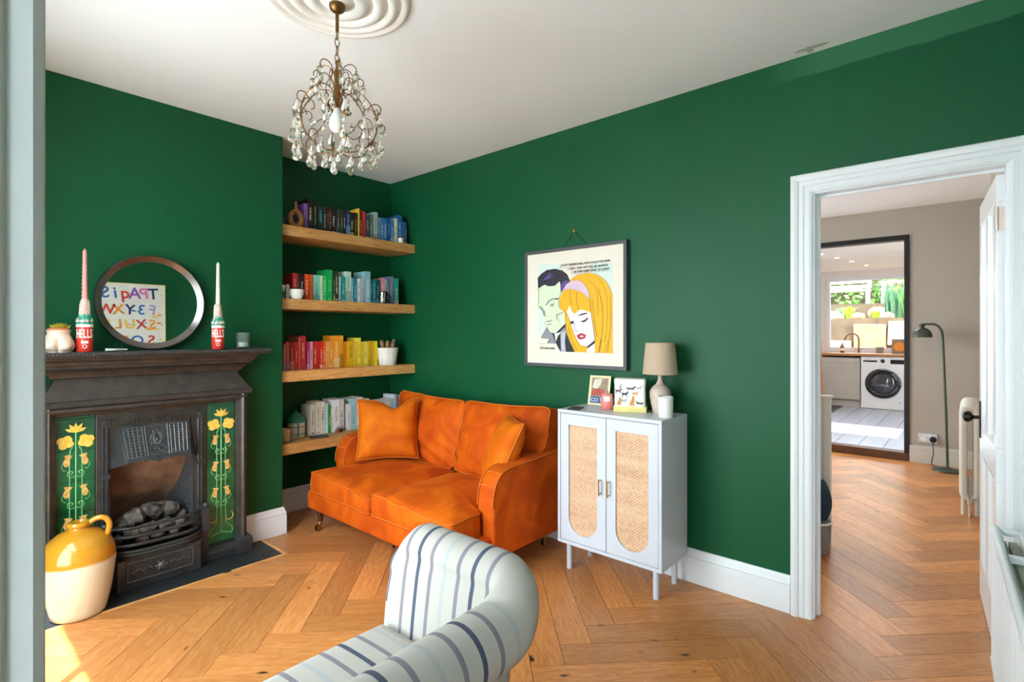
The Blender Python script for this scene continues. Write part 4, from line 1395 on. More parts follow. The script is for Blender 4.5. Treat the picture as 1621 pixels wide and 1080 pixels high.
tag(mb.build('grey_block', 'shell', bevel=.003), 'upright pale grey stone block beside the white bowl planter', 'bookend')
mat('mug_black', '121214', rough=0.25, coat=0.3)
MC = (2.437, 3.468, z2)
t = thing('black_mug', 'small black mug printed with a white figure before the pink book', 'mug', MC)
mb = MB(); mb.lathe([(0, 0), (.031, 0), (.033, .003), (.033, .094), (.030, .094), (.029, .01), (0, .008)], 28, MC)
mb.build('mug_body', 'mug_black', t, smooth=50)
mb = MB(); mb.tube([Vector(MC) + Vector((.030 + .020 * math.sin(a), -.012, .050 + .028 * math.cos(a))) for a in [PI * i / 10 for i in range(11)]], .004, 8)
mb.build('mug_handle', 'mug_black', t, smooth=60)
mb = MB()
fa = math.atan2(-MC[1], -MC[0]) - .25
def onmug(a, z):
    return (MC[0] + .0334 * math.cos(fa + a), MC[1] + .0334 * math.sin(fa + a), MC[2] + z)
for a, z, r in ((0, .078, .010), (0, .060, .009), (-.05, .045, .011), (.06, .030, .011), (-.02, .016, .012)):
    ring = [onmug(a + r / .033 * math.cos(2 * PI * i / 10), z + r * math.sin(2 * PI * i / 10)) for i in range(10)]
    mb.poly(ring)
mb.poly([onmug(.62, .01), onmug(.70, .01), onmug(.70, .088), onmug(.62, .088)])
o = mb.build('mug_print', 'label_white', t)

z3 = SHELVES[3]
FPc = (2.535, 3.55, z3)
t = thing('fluted_pot', 'white fluted plant pot with a brown fuzzy cactus at the shelf end', 'plant pot', FPc)
mb = MB()
mb.lathe([(0, 0), (.066, 0), (.068, .004), (.088, .140), (.084, .140), (.064, .02), (0, .018)], 96, FPc, wob=lambda a, z: 1 + .028 * abs(math.sin(12 * a)))
mb.build('pot', 'white_ceramic', t, smooth=60)
mat('cactus_brown', '9a7450', rough=0.9, var=0.35, vs=40, bump=0.8, bs=120)
for i, (dx, dy, hh, lean) in enumerate(((-.048, .0, .078, -.25), (-.012, -.02, .072, -.05), (.016, .015, .07, .1), (.05, .0, .082, .35), (-.02, .03, .06, -.1), (.03, -.03, .055, .2))):
    mb = MB()
    p0 = Vector((FPc[0] + dx * .8, FPc[1] + dy, z3 + .125))
    p1 = p0 + Vector((lean * hh, 0, hh))
    mb.tube([p0, p0.lerp(p1, .3), p0.lerp(p1, .7), p0.lerp(p1, .92), p1], [.013, .017, .018, .013, .004], 10)
    mb.build('cactus_arm', 'cactus_brown', t, smooth=80)

z4 = SHELVES[4]
mat('teal_glaze', '1f8468', rough=0.25, var=0.1, coat=0.4)
mat('cream_glaze', 'd4d6bc', rough=0.3, var=0.04)
mat('blue_band', '3f5288', rough=0.4)
JX = (1.822, 3.655, z4)
t = thing('lidded_jar', 'cream checked storage jar with a domed teal lid on the lowest shelf', 'jar', JX)
mb = MB(); mb.lathe([(0, 0), (.060, 0), (.064, .005), (.064, .108), (0, .110)], 36, JX)
jb = mb.build('jar_body', 'cream_glaze', t, smooth=40)
for z0, z1, m_ in ((.022, .027, 'teal_glaze'), (.074, .079, 'teal_glaze')):
    mb = MB(); mb.lathe([(.0641, z0), (.0645, z0), (.0645, z1), (.0641, z1)], 36, JX); mb.build('painted_band', m_, jb)
for q in range(5):
    a0 = math.atan2(-JX[1], -JX[0]) + (q - 2) * 1.25 + .25
    mb = MB()
    mb.loft([[(JX[0] + .0648 * math.cos(a0 + d), JX[1] + .0648 * math.sin(a0 + d), z4 + z) for d in (-.07, 0, .07)] for z in (.004, .106)], cap=False, close=False)
    mb.build('painted_stripe', 'blue_band', jb)
mb = MB(); mb.lathe([(.070, .108), (.073, .112), (.072, .120), (.062, .138), (.045, .158), (.026, .172), (.010, .178), (.007, .184), (.012, .192), (.009, .200), (0, .202)], 36, JX)
mb.build('jar_lid', 'teal_glaze', t, smooth=50)
t = thing('cup_and_saucer', 'beige cup on a saucer at the left end of the lowest shelf', 'cup', (1.70, 3.55, z4))
mb = MB(); mb.lathe([(0, 0), (.03, 0), (.046, .008), (.048, .011), (.03, .006), (0, .004)], 28, (1.70, 3.55, z4)); mb.build('saucer', 'cream_glaze', t, smooth=50)
mat('beige_glaze', 'c9ad84', rough=0.4, var=0.08)
mb = MB(); mb.lathe([(0, .006), (.027, .006), (.030, .012), (.032, .088), (.029, .088), (.026, .02), (0, .015)], 28, (1.694, 3.55, z4)); mb.build('cup', 'beige_glaze', t, smooth=50)
mb = MB(); mb.tube([(1.724 + .016 * math.sin(a), 3.54, z4 + .045 + .022 * math.cos(a)) for a in [PI * i / 8 for i in range(9)]], .004, 8); mb.build('cup_handle', 'beige_glaze', t, smooth=60)
mb = MB(); mb.box(-.062, .062, -.04, .04, 0, .008, M=Matrix.Translation((1.925, 3.515, z4)) @ Matrix.Rotation(-.35, 4, 'Z'))
tag(mb.build('slate_tablet', 'slate', bevel=.002), 'dark slate tablet lying on the lowest shelf before the white books', 'tablet')
mat('trinket_red', '8a4028', rough=0.5)
mb = MB(); mb.lathe([(0, 0), (.016, 0), (.017, .012), (.006, .03), (.004, .045), (0, .047)], 12, (2.106, 3.575, z4))
tag(mb.build('trinket_bottle', 'trinket_red', smooth=40), 'tiny rust red bottle on the lowest shelf beside the sofa cushion', 'ornament')
mb = MB(); mb.ball((2.137, 3.578, z4 + .0135), .0135, 10, 8, sz=1.0)
tag(mb.build('trinket_ball', 'mug_black', smooth=60), 'tiny shiny black ball next to the rust red bottle', 'ornament')
# ================================================================ ORANGE SOFA
def velvet(name, c1, c2, c3):
    m = bpy.data.materials.new(name)
    m.use_nodes = True
    nt = m.node_tree
    L = nt.links
    b = nt.nodes['Principled BSDF']
    tc = nd(nt, 'ShaderNodeTexCoord')
    n1 = nd(nt, 'ShaderNodeTexNoise'); n1.inputs['Scale'].default_value = 4.5; n1.inputs['Detail'].default_value = 5; n1.inputs['Distortion'].default_value = 0.9
    L.new(tc.outputs['Object'], n1.inputs['Vector'])
    rp = nd(nt, 'ShaderNodeValToRGB')
    e = rp.color_ramp.elements
    e[0].position = .33; e[0].color = lin(c1) + (1,)
    e[1].position = .68; e[1].color = lin(c3) + (1,)
    k = e.new(.5); k.color = lin(c2) + (1,)
    L.new(n1.outputs['Fac'], rp.inputs[0]); L.new(rp.outputs[0], b.inputs['Base Color'])
    b.inputs['Roughness'].default_value = 0.75
    b.inputs['Specular IOR Level'].default_value = 0.2
    b.inputs['Sheen Weight'].default_value = 0.4
    b.inputs['Sheen Roughness'].default_value = 0.32
    b.inputs['Sheen Tint'].default_value = lin('ff9030') + (1,)
    n2 = nd(nt, 'ShaderNodeTexNoise'); n2.inputs['Scale'].default_value = 26; n2.inputs['Detail'].default_value = 4
    L.new(tc.outputs['Object'], n2.inputs['Vector'])
    bp = nd(nt, 'ShaderNodeBump'); bp.inputs['Strength'].default_value = .12; bp.inputs['Distance'].default_value = .01
    L.new(n2.outputs['Fac'], bp.inputs['Height']); L.new(bp.outputs[0], b.inputs['Normal'])
    MATS[name] = m
velvet('orange_velvet', 'b04002', 'c65003', 'd96405')
mat('velvet_piping', 'd06c14', rough=0.6, sheen=0.4, var=0.05)
mat('walnut', '4a2418', rough=0.35, var=0.2)
mat('castor_brass', 'a8803c', rough=0.3, metal=0.9)

def round_outline(pts, r, n=6):
    out = []
    k = len(pts)
    for i in range(k):
        p, a, b = Vector(pts[i]), Vector(pts[i - 1]), Vector(pts[(i + 1) % k])
        d1, d2 = (a - p), (b - p)
        rr = min(r, d1.length * .45, d2.length * .45)
        s, e = p + d1.normalized() * rr, p + d2.normalized() * rr
        for j in range(n + 1):
            t = j / n
            out.append((1 - t) ** 2 * s + 2 * t * (1 - t) * p + t * t * e)
    return out

def resample(pts, step):
    out = []
    k = len(pts)
    for i in range(k):
        a, b = pts[i], pts[(i + 1) % k]
        n = max(1, int((b - a).length / step))
        for j in range(n):
            out.append(a.lerp(b, j / n))
    return out

def loft_cushion(outline, z0, z1, crown, fn, M=None, edge=.018, inner=9):
    """cushion from a plan outline: rounded sides, domed top, flat base; fn displaces points"""
    c = sum(outline, Vector((0, 0))) / len(outline)
    sec = [(.0, z0), (.5, z0), (.93, z0 + .001), (.985, z0 + .012), (1.0, z0 + .03), (1.008, (z0 + z1) / 2), (1.0, z1 - .03), (.992, z1 - .010), (.975, z1)]
    for i in range(1, inner + 1):
        s = .975 * (1 - i / inner)
        sec.append((max(s, .002), z1 + crown * (1 - (s / .975) ** 2.2)))
    rings = []
    for s, z in sec:
        rings.append([fn(Vector((c.x + (p.x - c.x) * max(s, .002), c.y + (p.y - c.y) * max(s, .002), z)), s) for p in outline])
    mb = MB()
    mb.loft(rings, M=M)
    return mb

SO = thing('orange_sofa', 'two seat burnt orange velvet sofa with rounded arms against the green wall', 'sofa', (2.23, 2.645, 0.0))
SYc = 2.645
def my(y):
    return 2 * SYc - y
mb = MB(); mb.box(1.775, 2.64, 1.885, my(1.885), .125, .245)
mb.build('seat_base', 'orange_velvet', SO, bevel=.018, seg=3)
# arms
ap = [(2.002, .13), (1.998, .40), (2.000, .44), (2.008, .48), (2.024, .52), (2.048, .551), (2.085, .574), (2.13, .584), (2.20, .588), (2.40, .596), (2.62, .606), (2.70, .606), (2.70, .13)]
ap = [(p.x, p.y) for p in bez([(a, b, 0) for a, b in ap[1:-2]], 4)]
ap = [(2.002, .13)] + ap + [(2.70, .606), (2.70, .13)]
for s in (0, 1):
    ya, yb = (1.868, 1.990) if s == 0 else (my(1.990), my(1.868))
    n = len(ap)
    mb = MB()
    rings = []
    for y, ins in ((ya, .014), (ya + .004, .005), (ya + .012, 0.0), (ya + .04, -.004), ((ya + yb) / 2, -.006), (yb - .04, -.004), (yb - .012, 0), (yb - .004, .005), (yb, .014)):
        cx_, cz_ = 2.36, .36
        ring = []
        for x, z in ap:
            d = Vector((x - cx_, z - cz_)).normalized()
            ring.append((x - d.x * ins * (1 if x < 2.69 else 0), y, z - d.y * ins * (1 if z > .14 else 0)))
        rings.append(ring)
    mb.loft(rings)
    arm = mb.build('arm', 'orange_velvet', SO, smooth=60)
    yo = ya if s == 0 else yb
    for yy in (ya + .004, yb - .004):
        mb = MB()
        mb.tube([(x - .002, yy, z + .001) for x, z in ap[1:-2]], .0032, 6)
        mb.build('arm_piping', 'velvet_piping', arm, smooth=180)
    for px in (0.30, 0.52):
        k = int(px * (len(ap) - 4)) + 1
        x, z = ap[k]
        mb = MB(); mb.tube([(x, ya + .006, z + .003), (x - .001, (ya + yb) / 2, z + .0075), (x, yb - .006, z + .003)], .0028, 6)
        mb.build('arm_seam', 'velvet_piping', arm, smooth=180)
mb = MB()
mb.loft([[(2.52, y, .2), (2.70, y, .2), (2.70, y, .73), (2.67, y, .765), (2.63, y, .765), (2.60, y, .74)] for y in (1.905, my(1.905))])
mb.build('back_frame', 'orange_velvet', SO, bevel=.02, seg=3)
# seat cushions with T fronts
def nz3(p, f, s):
    return noise.noise(Vector((p.x * f + s, p.y * f, p.z * f)))
right = [(1.762, 1.938), (1.762, SYc - .004), (2.47, SYc - .004), (2.47, 1.998), (1.982, 1.998), (1.982, 1.938)]
for s in (0, 1):
    pl = right if s == 0 else [(x, my(y)) for x, y in right]
    ol = resample(round_outline([Vector(p) for p in pl], .035), .022)
    def fn(p, sc, s=s):
        q = p.copy()
        top_w = max(0, min(1, (p.z - .25) / .12))
        g = max(0, 1 - (p.x - 1.76) / .35)
        near_seam = math.exp(-((p.y - SYc) / .16) ** 2)
        if s == 1:
            q.z += top_w * (-.030 * g * near_seam + .012 * g * math.exp(-((p.y - 3.25) / .2) ** 2))
            q.x += -.012 * near_seam * g
        else:
            q.z += top_w * (.020 * g * math.exp(-((p.y - 2.52) / .12) ** 2) - .012 * math.exp(-((p.y - 2.1) / .15) ** 2) * g)
        q.z += top_w * (.010 * nz3(p, 5, s * 9) + .004 * nz3(p, 14, s * 5))
        q.x += .006 * nz3(p, 6, 3 + s) * (1 if sc > .9 else 0)
        q.y += .004 * nz3(p, 6, 30 + s) * (1 if sc > .9 else 0)
        return q
    cu = loft_cushion(ol, .235, .372, .052 if s == 1 else .046, fn).build('seat_cushion', 'orange_velvet', SO, smooth=180)
    for zz in (.366, .258):
        mb = MB(); mb.tube([fn(Vector((p.x * 1.0, p.y, zz)), 1.0) for p in ol], .0032, 6, closed=True)
        mb.build('seat_piping', 'velvet_piping', cu, smooth=180)
# back cushions: outline in (y, up) laid on a leaning plane
for s in (0, 1):
    y_in, y_out = SYc - .002, (1.905 if s == 0 else my(1.905))
    w = abs(y_in - y_out)
    sg = -1 if s == 0 else 1
    out2 = [(0, 0), (w - .10, 0), (w - .10, .20), (w, .235), (w, .50), (0, .48 if s == 0 else .475)]
    ol = resample(round_outline([Vector((a, b)) for a, b in out2], .06), .022)
    lean = math.radians(13)
    M = Matrix.Translation((2.385, y_in, .395)) @ Matrix.Rotation(lean, 4, 'Y')
    def fnb(p, sc, s=s, sg=sg):
        a, b, t = p.x, p.y, p.z                      # across, up, thickness (front = large)
        w_ = max(0, min(1, (t - .03) / .1))
        f = w_ * (.016 * noise.noise(Vector((a * 4 + s * 7, b * 6, 0))) + .010 * noise.noise(Vector((a * 9 + b * 10, b * 22 - a * 12, s * 3))))
        # slanting sag folds in the lower half
        low = max(0, min(1, (.30 - b) / .2))
        f += w_ * .011 * low * math.sin((b * 1.0 + (a if s == 0 else (.7 - a)) * .45) * 62)
        f += w_ * .012 * math.exp(-((b - .18) / .13) ** 2)
        sag = -.012 * math.sin(PI * min(1, max(0, a / .74))) * (b / .48)
        return Vector((-(t + f) + .20, sg * a, b + sag))
    cu = loft_cushion(ol, .0, .155, .055, fnb, M=M).build('back_cushion', 'orange_velvet', SO, smooth=180)
    for zz in (.148, .02):
        mb = MB(); mb.tube([M @ fnb(Vector((p.x, p.y, zz)), 1.0) for p in ol], .0034, 6, closed=True)
        mb.build('back_piping', 'velvet_piping', cu, smooth=180)
# turned legs on castors
for x, y in ((1.80, 3.27), (1.82, 2.02), (2.60, 3.30), (2.60, 1.99)):
    mb = MB(); mb.lathe([(.010, .050), (.011, .056), (.017, .062), (.015, .070), (.019, .090), (.021, .115), (.023, .127)], 16, (x, y, 0))
    lg = mb.build('leg', 'walnut', SO, smooth=50)
    mb = MB()
    mb.lathe([(.0125, .036), (.013, .050), (.011, .058), (.008, .060)], 14, (x, y, 0))
    mb.box(x - .030, x - .002, y - .011, y - .008, .008, .040)
    mb.box(x - .030, x - .002, y + .008, y + .011, .008, .040)
    mb.box(x - .012, x + .008, y - .011, y + .011, .034, .042)
    mb.build('castor_fork', 'castor_brass', lg, bevel=.001)
    mb = MB(); mb.lathe([(.005, -.008), (.017, -.007), (.0175, -.004), (.0175, .004), (.017, .007), (.005, .008)], 18, M=Matrix.Translation((x - .020, y, .0178)) @ Matrix.Rotation(PI / 2, 4, 'X'))
    mb.build('castor_wheel', 'dark_metal', lg, smooth=40)

# ---- scatter cushions on the sofa
def scatter(label, c, yaw, lean, size, thick, chop, seed, roll=0.0):
    """knife edge cushion standing on its lower side; local x across, z up, +y back"""
    t = thing('scatter_cushion', label, 'cushion', c, group='scatter cushions on the sofa')
    M = Matrix.Translation(c) @ Matrix.Rotation(yaw, 4, 'Z') @ Matrix.Rotation(lean, 4, 'X') @ Matrix.Rotation(roll, 4, 'Y')
    N = 26
    def pt(i, j, side):
        u, v = -1 + 2 * i / N, -1 + 2 * j / N
        e = (1 - abs(u) ** 3.2) * (1 - abs(v) ** 3.2)
        th = thick * max(0, e) ** .55
        x = u * (1 - .07 * (1 - v * v) * abs(u) ** 2)
        z = v * (1 - .07 * (1 - u * u) * abs(v) ** 2)
        z -= chop * math.exp(-((u - .22) / .34) ** 2) * max(0, v) ** 3
        wr = .010 * noise.noise(Vector((u * 1.7 + seed, v * 1.7, side * 3))) + .005 * noise.noise(Vector((u * 5 + seed, v * 5, side * 2)))
        wr += -.016 * math.exp(-((u - .28 + (1 - v) * .12) / .12) ** 2) * max(0, v) ** 2 * (1 if chop else 0)
        return M @ Vector((x * size / 2, side * (th + wr * max(0, e) ** .5), (z + 1) * size / 2))
    mb = MB()
    for side in (-1, 1):
        vs = [pt(i, j, side) for j in range(N + 1) for i in range(N + 1)]
        fs = [(j * (N + 1) + i, j * (N + 1) + i + 1, (j + 1) * (N + 1) + i + 1, (j + 1) * (N + 1) + i) for j in range(N) for i in range(N)]
        mb.add(vs, fs)
    me = mb.mesh('cushion_cover')
    bm = bmesh.new(); bm.from_mesh(me)
    bmesh.ops.remove_doubles(bm, verts=bm.verts, dist=.0008)
    bmesh.ops.recalc_face_normals(bm, faces=bm.faces)
    bm.to_mesh(me); bm.free()
    cv = finish(me, 'cushion_cover', 'cushion_velvet', t, smooth=180)
    ed = [pt(i, 0, 1) for i in range(N)] + [pt(N, j, 1) for j in range(N)] + [pt(N - i, N, 1) for i in range(N)] + [pt(0, N - j, 1) for j in range(N)]
    mb = MB(); mb.tube(ed, .004, 6, closed=True)
    mb.build('cushion_piping', 'velvet_piping', t, smooth=180)
velvet('cushion_velvet', 'c05203', 'd26404', 'e07408')
scatter('chopped orange velvet cushion in the left corner of the sofa', (2.205, 3.085, .428), math.radians(-38), math.radians(-16), .43, .085, .30, 2)
scatter('orange velvet cushion leaning inside the right sofa arm', (2.255, 2.15, .425), math.radians(-128), math.radians(-24), .42, .08, .0, 8)

# ================================================================ STRIPED CHAIR
def stripes(name):
    m = bpy.data.materials.new(name)
    m.use_nodes = True
    nt = m.node_tree
    L = nt.links
    b = nt.nodes['Principled BSDF']
    uv = nd(nt, 'ShaderNodeUVMap')
    sp = nd(nt, 'ShaderNodeSeparateXYZ'); L.new(uv.outputs[0], sp.inputs[0])
    dv = nd(nt, 'ShaderNodeMath', operation='DIVIDE'); dv.inputs[1].default_value = .232; L.new(sp.outputs['X'], dv.inputs[0])
    fr = nd(nt, 'ShaderNodeMath', operation='FRACT'); L.new(dv.outputs[0], fr.inputs[0])
    rp = nd(nt, 'ShaderNodeValToRGB'); rp.color_ramp.interpolation = 'CONSTANT'
    e = rp.color_ramp.elements
    base = lin('b0aba4') + (1,)
    e[0].position = 0; e[0].color = base
    e[1].position = .97; e[1].color = base
    for p, c in ((.10, '7d7880'), (.35, 'a4a5a6'), (.60, '7d7880'), (.85, '4a5062')):
        k = e.new(p); k.color = lin(c) + (1,)
        k = e.new(p + .062); k.color = base
    L.new(fr.outputs[0], rp.inputs[0])
    tc = nd(nt, 'ShaderNodeTexCoord')
    nz = nd(nt, 'ShaderNodeTexNoise'); nz.inputs['Scale'].default_value = 7; L.new(tc.outputs['Object'], nz.inputs['Vector'])
    hs = nd(nt, 'ShaderNodeHueSaturation'); mr = nd(nt, 'ShaderNodeMapRange'); mr.inputs['To Min'].default_value = .93; mr.inputs['To Max'].default_value = 1.04
    L.new(nz.outputs['Fac'], mr.inputs['Value']); L.new(mr.outputs[0], hs.inputs['Value']); L.new(rp.outputs[0], hs.inputs['Color'])
    L.new(hs.outputs[0], b.inputs['Base Color'])
    b.inputs['Roughness'].default_value = .85
    b.inputs['Specular IOR Level'].default_value = .2
    n2 = nd(nt, 'ShaderNodeTexNoise'); n2.inputs['Scale'].default_value = 420; L.new(tc.outputs['Object'], n2.inputs['Vector'])
    bp = nd(nt, 'ShaderNodeBump'); bp.inputs['Strength'].default_value = .15; bp.inputs['Distance'].default_value = .001
    L.new(n2.outputs['Fac'], bp.inputs['Height']); L.new(bp.outputs[0], b.inputs['Normal'])
    MATS[name] = m
stripes('striped_linen')
mat('linen_piping', '6a7084', rough=0.8)
CH = thing('striped_chair', 'cream chaise chair with blue and taupe stripes and one rolled arm', 'chair', (.75, 1.15, 0))
# arm and back share one swept section: (outward, height) measured from the path line
def section(h, roll_r, spread, inn):
    """h = roll top height; returns list of (out, z) from inner bottom over the roll to outer bottom"""
    cz = h - roll_r
    pts = [(inn, .30), (inn, .40), (inn - .001, .46), ((inn + spread - roll_r * 1.06) / 2, cz - roll_r * .9)]
    for i in range(11):
        a = math.radians(200 - i * 24)
        pts.append((spread + roll_r * 1.06 * math.cos(a), cz + roll_r * math.sin(a)))
    pts += [(.020 + spread * .4, cz - roll_r * 1.25), (.012, .30), (.008, .07)]
    pts[3] = (pts[3][0], pts[3][1] - .01)
    return [(q.x, q.y) for q in bez([(a, b, 0) for a, b in pts], 3)]
path, hs_ = [], []
AY, BX, RC = .905, 1.040, .06
for i in range(30):
    x = .16 + (BX - RC - .16) * i / 29
    path.append((Vector((x, AY)), Vector((0, -1))))
ncn = 14
for i in range(1, ncn + 1):
    a = -PI / 2 + (PI / 2) * i / ncn
    path.append((Vector((BX - RC + RC * math.cos(a), AY + RC + RC * math.sin(a))), Vector((math.cos(a), math.sin(a)))))
nb = 18
for i in range(1, nb + 1):
    path.append((Vector((BX, AY + RC + (1.405 - AY - RC) * i / nb)), Vector((1, 0))))
sarc, rings, us = 0.0, [], []
for k, (p, nrm) in enumerate(path):
    if k:
        sarc += (p - path[k - 1][0]).length * (.3 if 29 < k <= 29 + ncn else 1)
    t = max(0, min(1, (k - 29) / (ncn + 2)))
    t = t * t * (3 - 2 * t)
    h = .632 + (.700 - .632) * t
    if k < 30:
        h = .615 + .017 * k / 29
    # rounded free corner at the far end of the back
    d_end = 1.405 - p.y
    if k > 30 + ncn:
        h -= .075 * max(0, 1 - d_end / .09) ** 2.4
    rr = .080 - .018 * t
    sec = section(h, rr, .020 * t, -.082 + .034 * t)
    ring = []
    for o_, z in sec:
        lean_out = t * (.040 * ((z - .36) / .34) if z > .36 else 0)
        q = p + nrm * (o_ + lean_out)
        ring.append((q.x, q.y, z))
    rings.append(ring)
    us.append(sarc)
split = 30 + ncn // 2
off = .7958 - (BX - RC - .16)
for nm, a, b in (('arm', 0, split), ('back', split, len(rings) - 1)):
    mb = MB()
    vs, fs, uvs = [], [], []
    n = len(rings[0])
    for k in range(a, b + 1):
        for j, q in enumerate(rings[k]):
            vs.append(q); uvs.append((us[k] + off, q[2]))
    for k in range(b - a):
        for j in range(n - 1):
            fs.append((k * n + j, k * n + j + 1, (k + 1) * n + j + 1, (k + 1) * n + j))
        fs.append((k * n + n - 1, k * n, (k + 1) * n, (k + 1) * n + n - 1))
    if nm == 'arm':
        fs.append(tuple(range(n)))
    else:
        # softly rounded end of the back
        e0 = (b - a) * n
        cen = sum((Vector(v) for v in vs[e0:e0 + n]), Vector()) / n
        for st, (sc_, dy) in enumerate(((.93, .012), (.78, .020), (.3, .024))):
            for j in range(n):
                q = cen + (Vector(vs[e0 + j]) - cen) * sc_
                q.y += dy
                vs.append(tuple(q)); uvs.append((us[b] + off + .02, q.z))
            base_ = e0 + st * n
            for j in range(n):
                fs.append((base_ + j, base_ + (j + 1) % n, base_ + n + (j + 1) % n, base_ + n + j))
        fs.append(tuple(range(len(vs) - n, len(vs))))
    mb.add(vs, fs, uvs)
    part = mb.build(nm, 'striped_linen', CH, smooth=70)
mb = MB(); mb.tube([Vector(q) + Vector((0, .003, 0)) for q in rings[-1][6:46]], .0026, 6)
mb.build('back_piping', 'linen_piping', part, smooth=180)
# seat cushion
def slab(x0, x1, y0, y1, z0, z1, crown, nx=30, ny=18, r=.035):
    mb = MB()
    vs, uvs, fs = [], [], []
    def shell(u, v):
        return x0 + (x1 - x0) * u, y0 + (y1 - y0) * v
    for j in range(ny + 1):
        for i in range(nx + 1):
            u, v = i / nx, j / ny
            x, y = shell(u, v)
            dx, dy = min(x - x0, x1 - x), min(y - y0, y1 - y)
            d = min(dx, dy)
            zr = z1 - (r - math.sqrt(max(0, r * r - max(0, r - d) ** 2)))
            z = zr + crown * (math.sin(PI * u) ** .6) * (math.sin(PI * v) ** .7)
            vs.append((x, y, z)); uvs.append((x, z))
    for j in range(ny):
        for i in range(nx):
            a = j * (nx + 1) + i
            fs.append((a, a + 1, a + nx + 2, a + nx + 1))
    rim = [i for i in range(nx + 1)] + [(j + 1) * (nx + 1) - 1 for j in range(1, ny + 1)] + [ny * (nx + 1) + i for i in range(nx - 1, -1, -1)] + [j * (nx + 1) for j in range(ny - 1, 0, -1)]
    b0 = len(vs)
    for k in rim:
        x, y, z = vs[k]
        vs.append((x, y, z0)); uvs.append((x, z0))
    n = len(rim)
    for k in range(n):
        fs.append((rim[k], rim[(k + 1) % n], b0 + (k + 1) % n, b0 + k))
    fs.append(tuple(range(b0, b0 + n)))
    mb.add(vs, fs, uvs)
    return mb
sb = slab(.17, 1.0, .985, 1.412, .285, .405, .022)
sb.uv = [(u - .82 + .232 * 4 + .232 * .875, v) for u, v in sb.uv]
sc_ = sb.build('seat_cushion', 'striped_linen', CH, smooth=60)
mb = slab(.18, 1.09, .91, 1.405, .07, .284, 0, 12, 8, .01)
mb.build('seat_base', 'striped_linen', CH, smooth=40)
for x, y in ((.24, .95), (.24, 1.36), (1.05, .96), (1.05, 1.36)):
    mb = MB(); mb.lathe([(.014, 0), (.016, .004), (.021, .07)], 14, (x, y, 0)); mb.build('leg', 'walnut', CH, smooth=40)
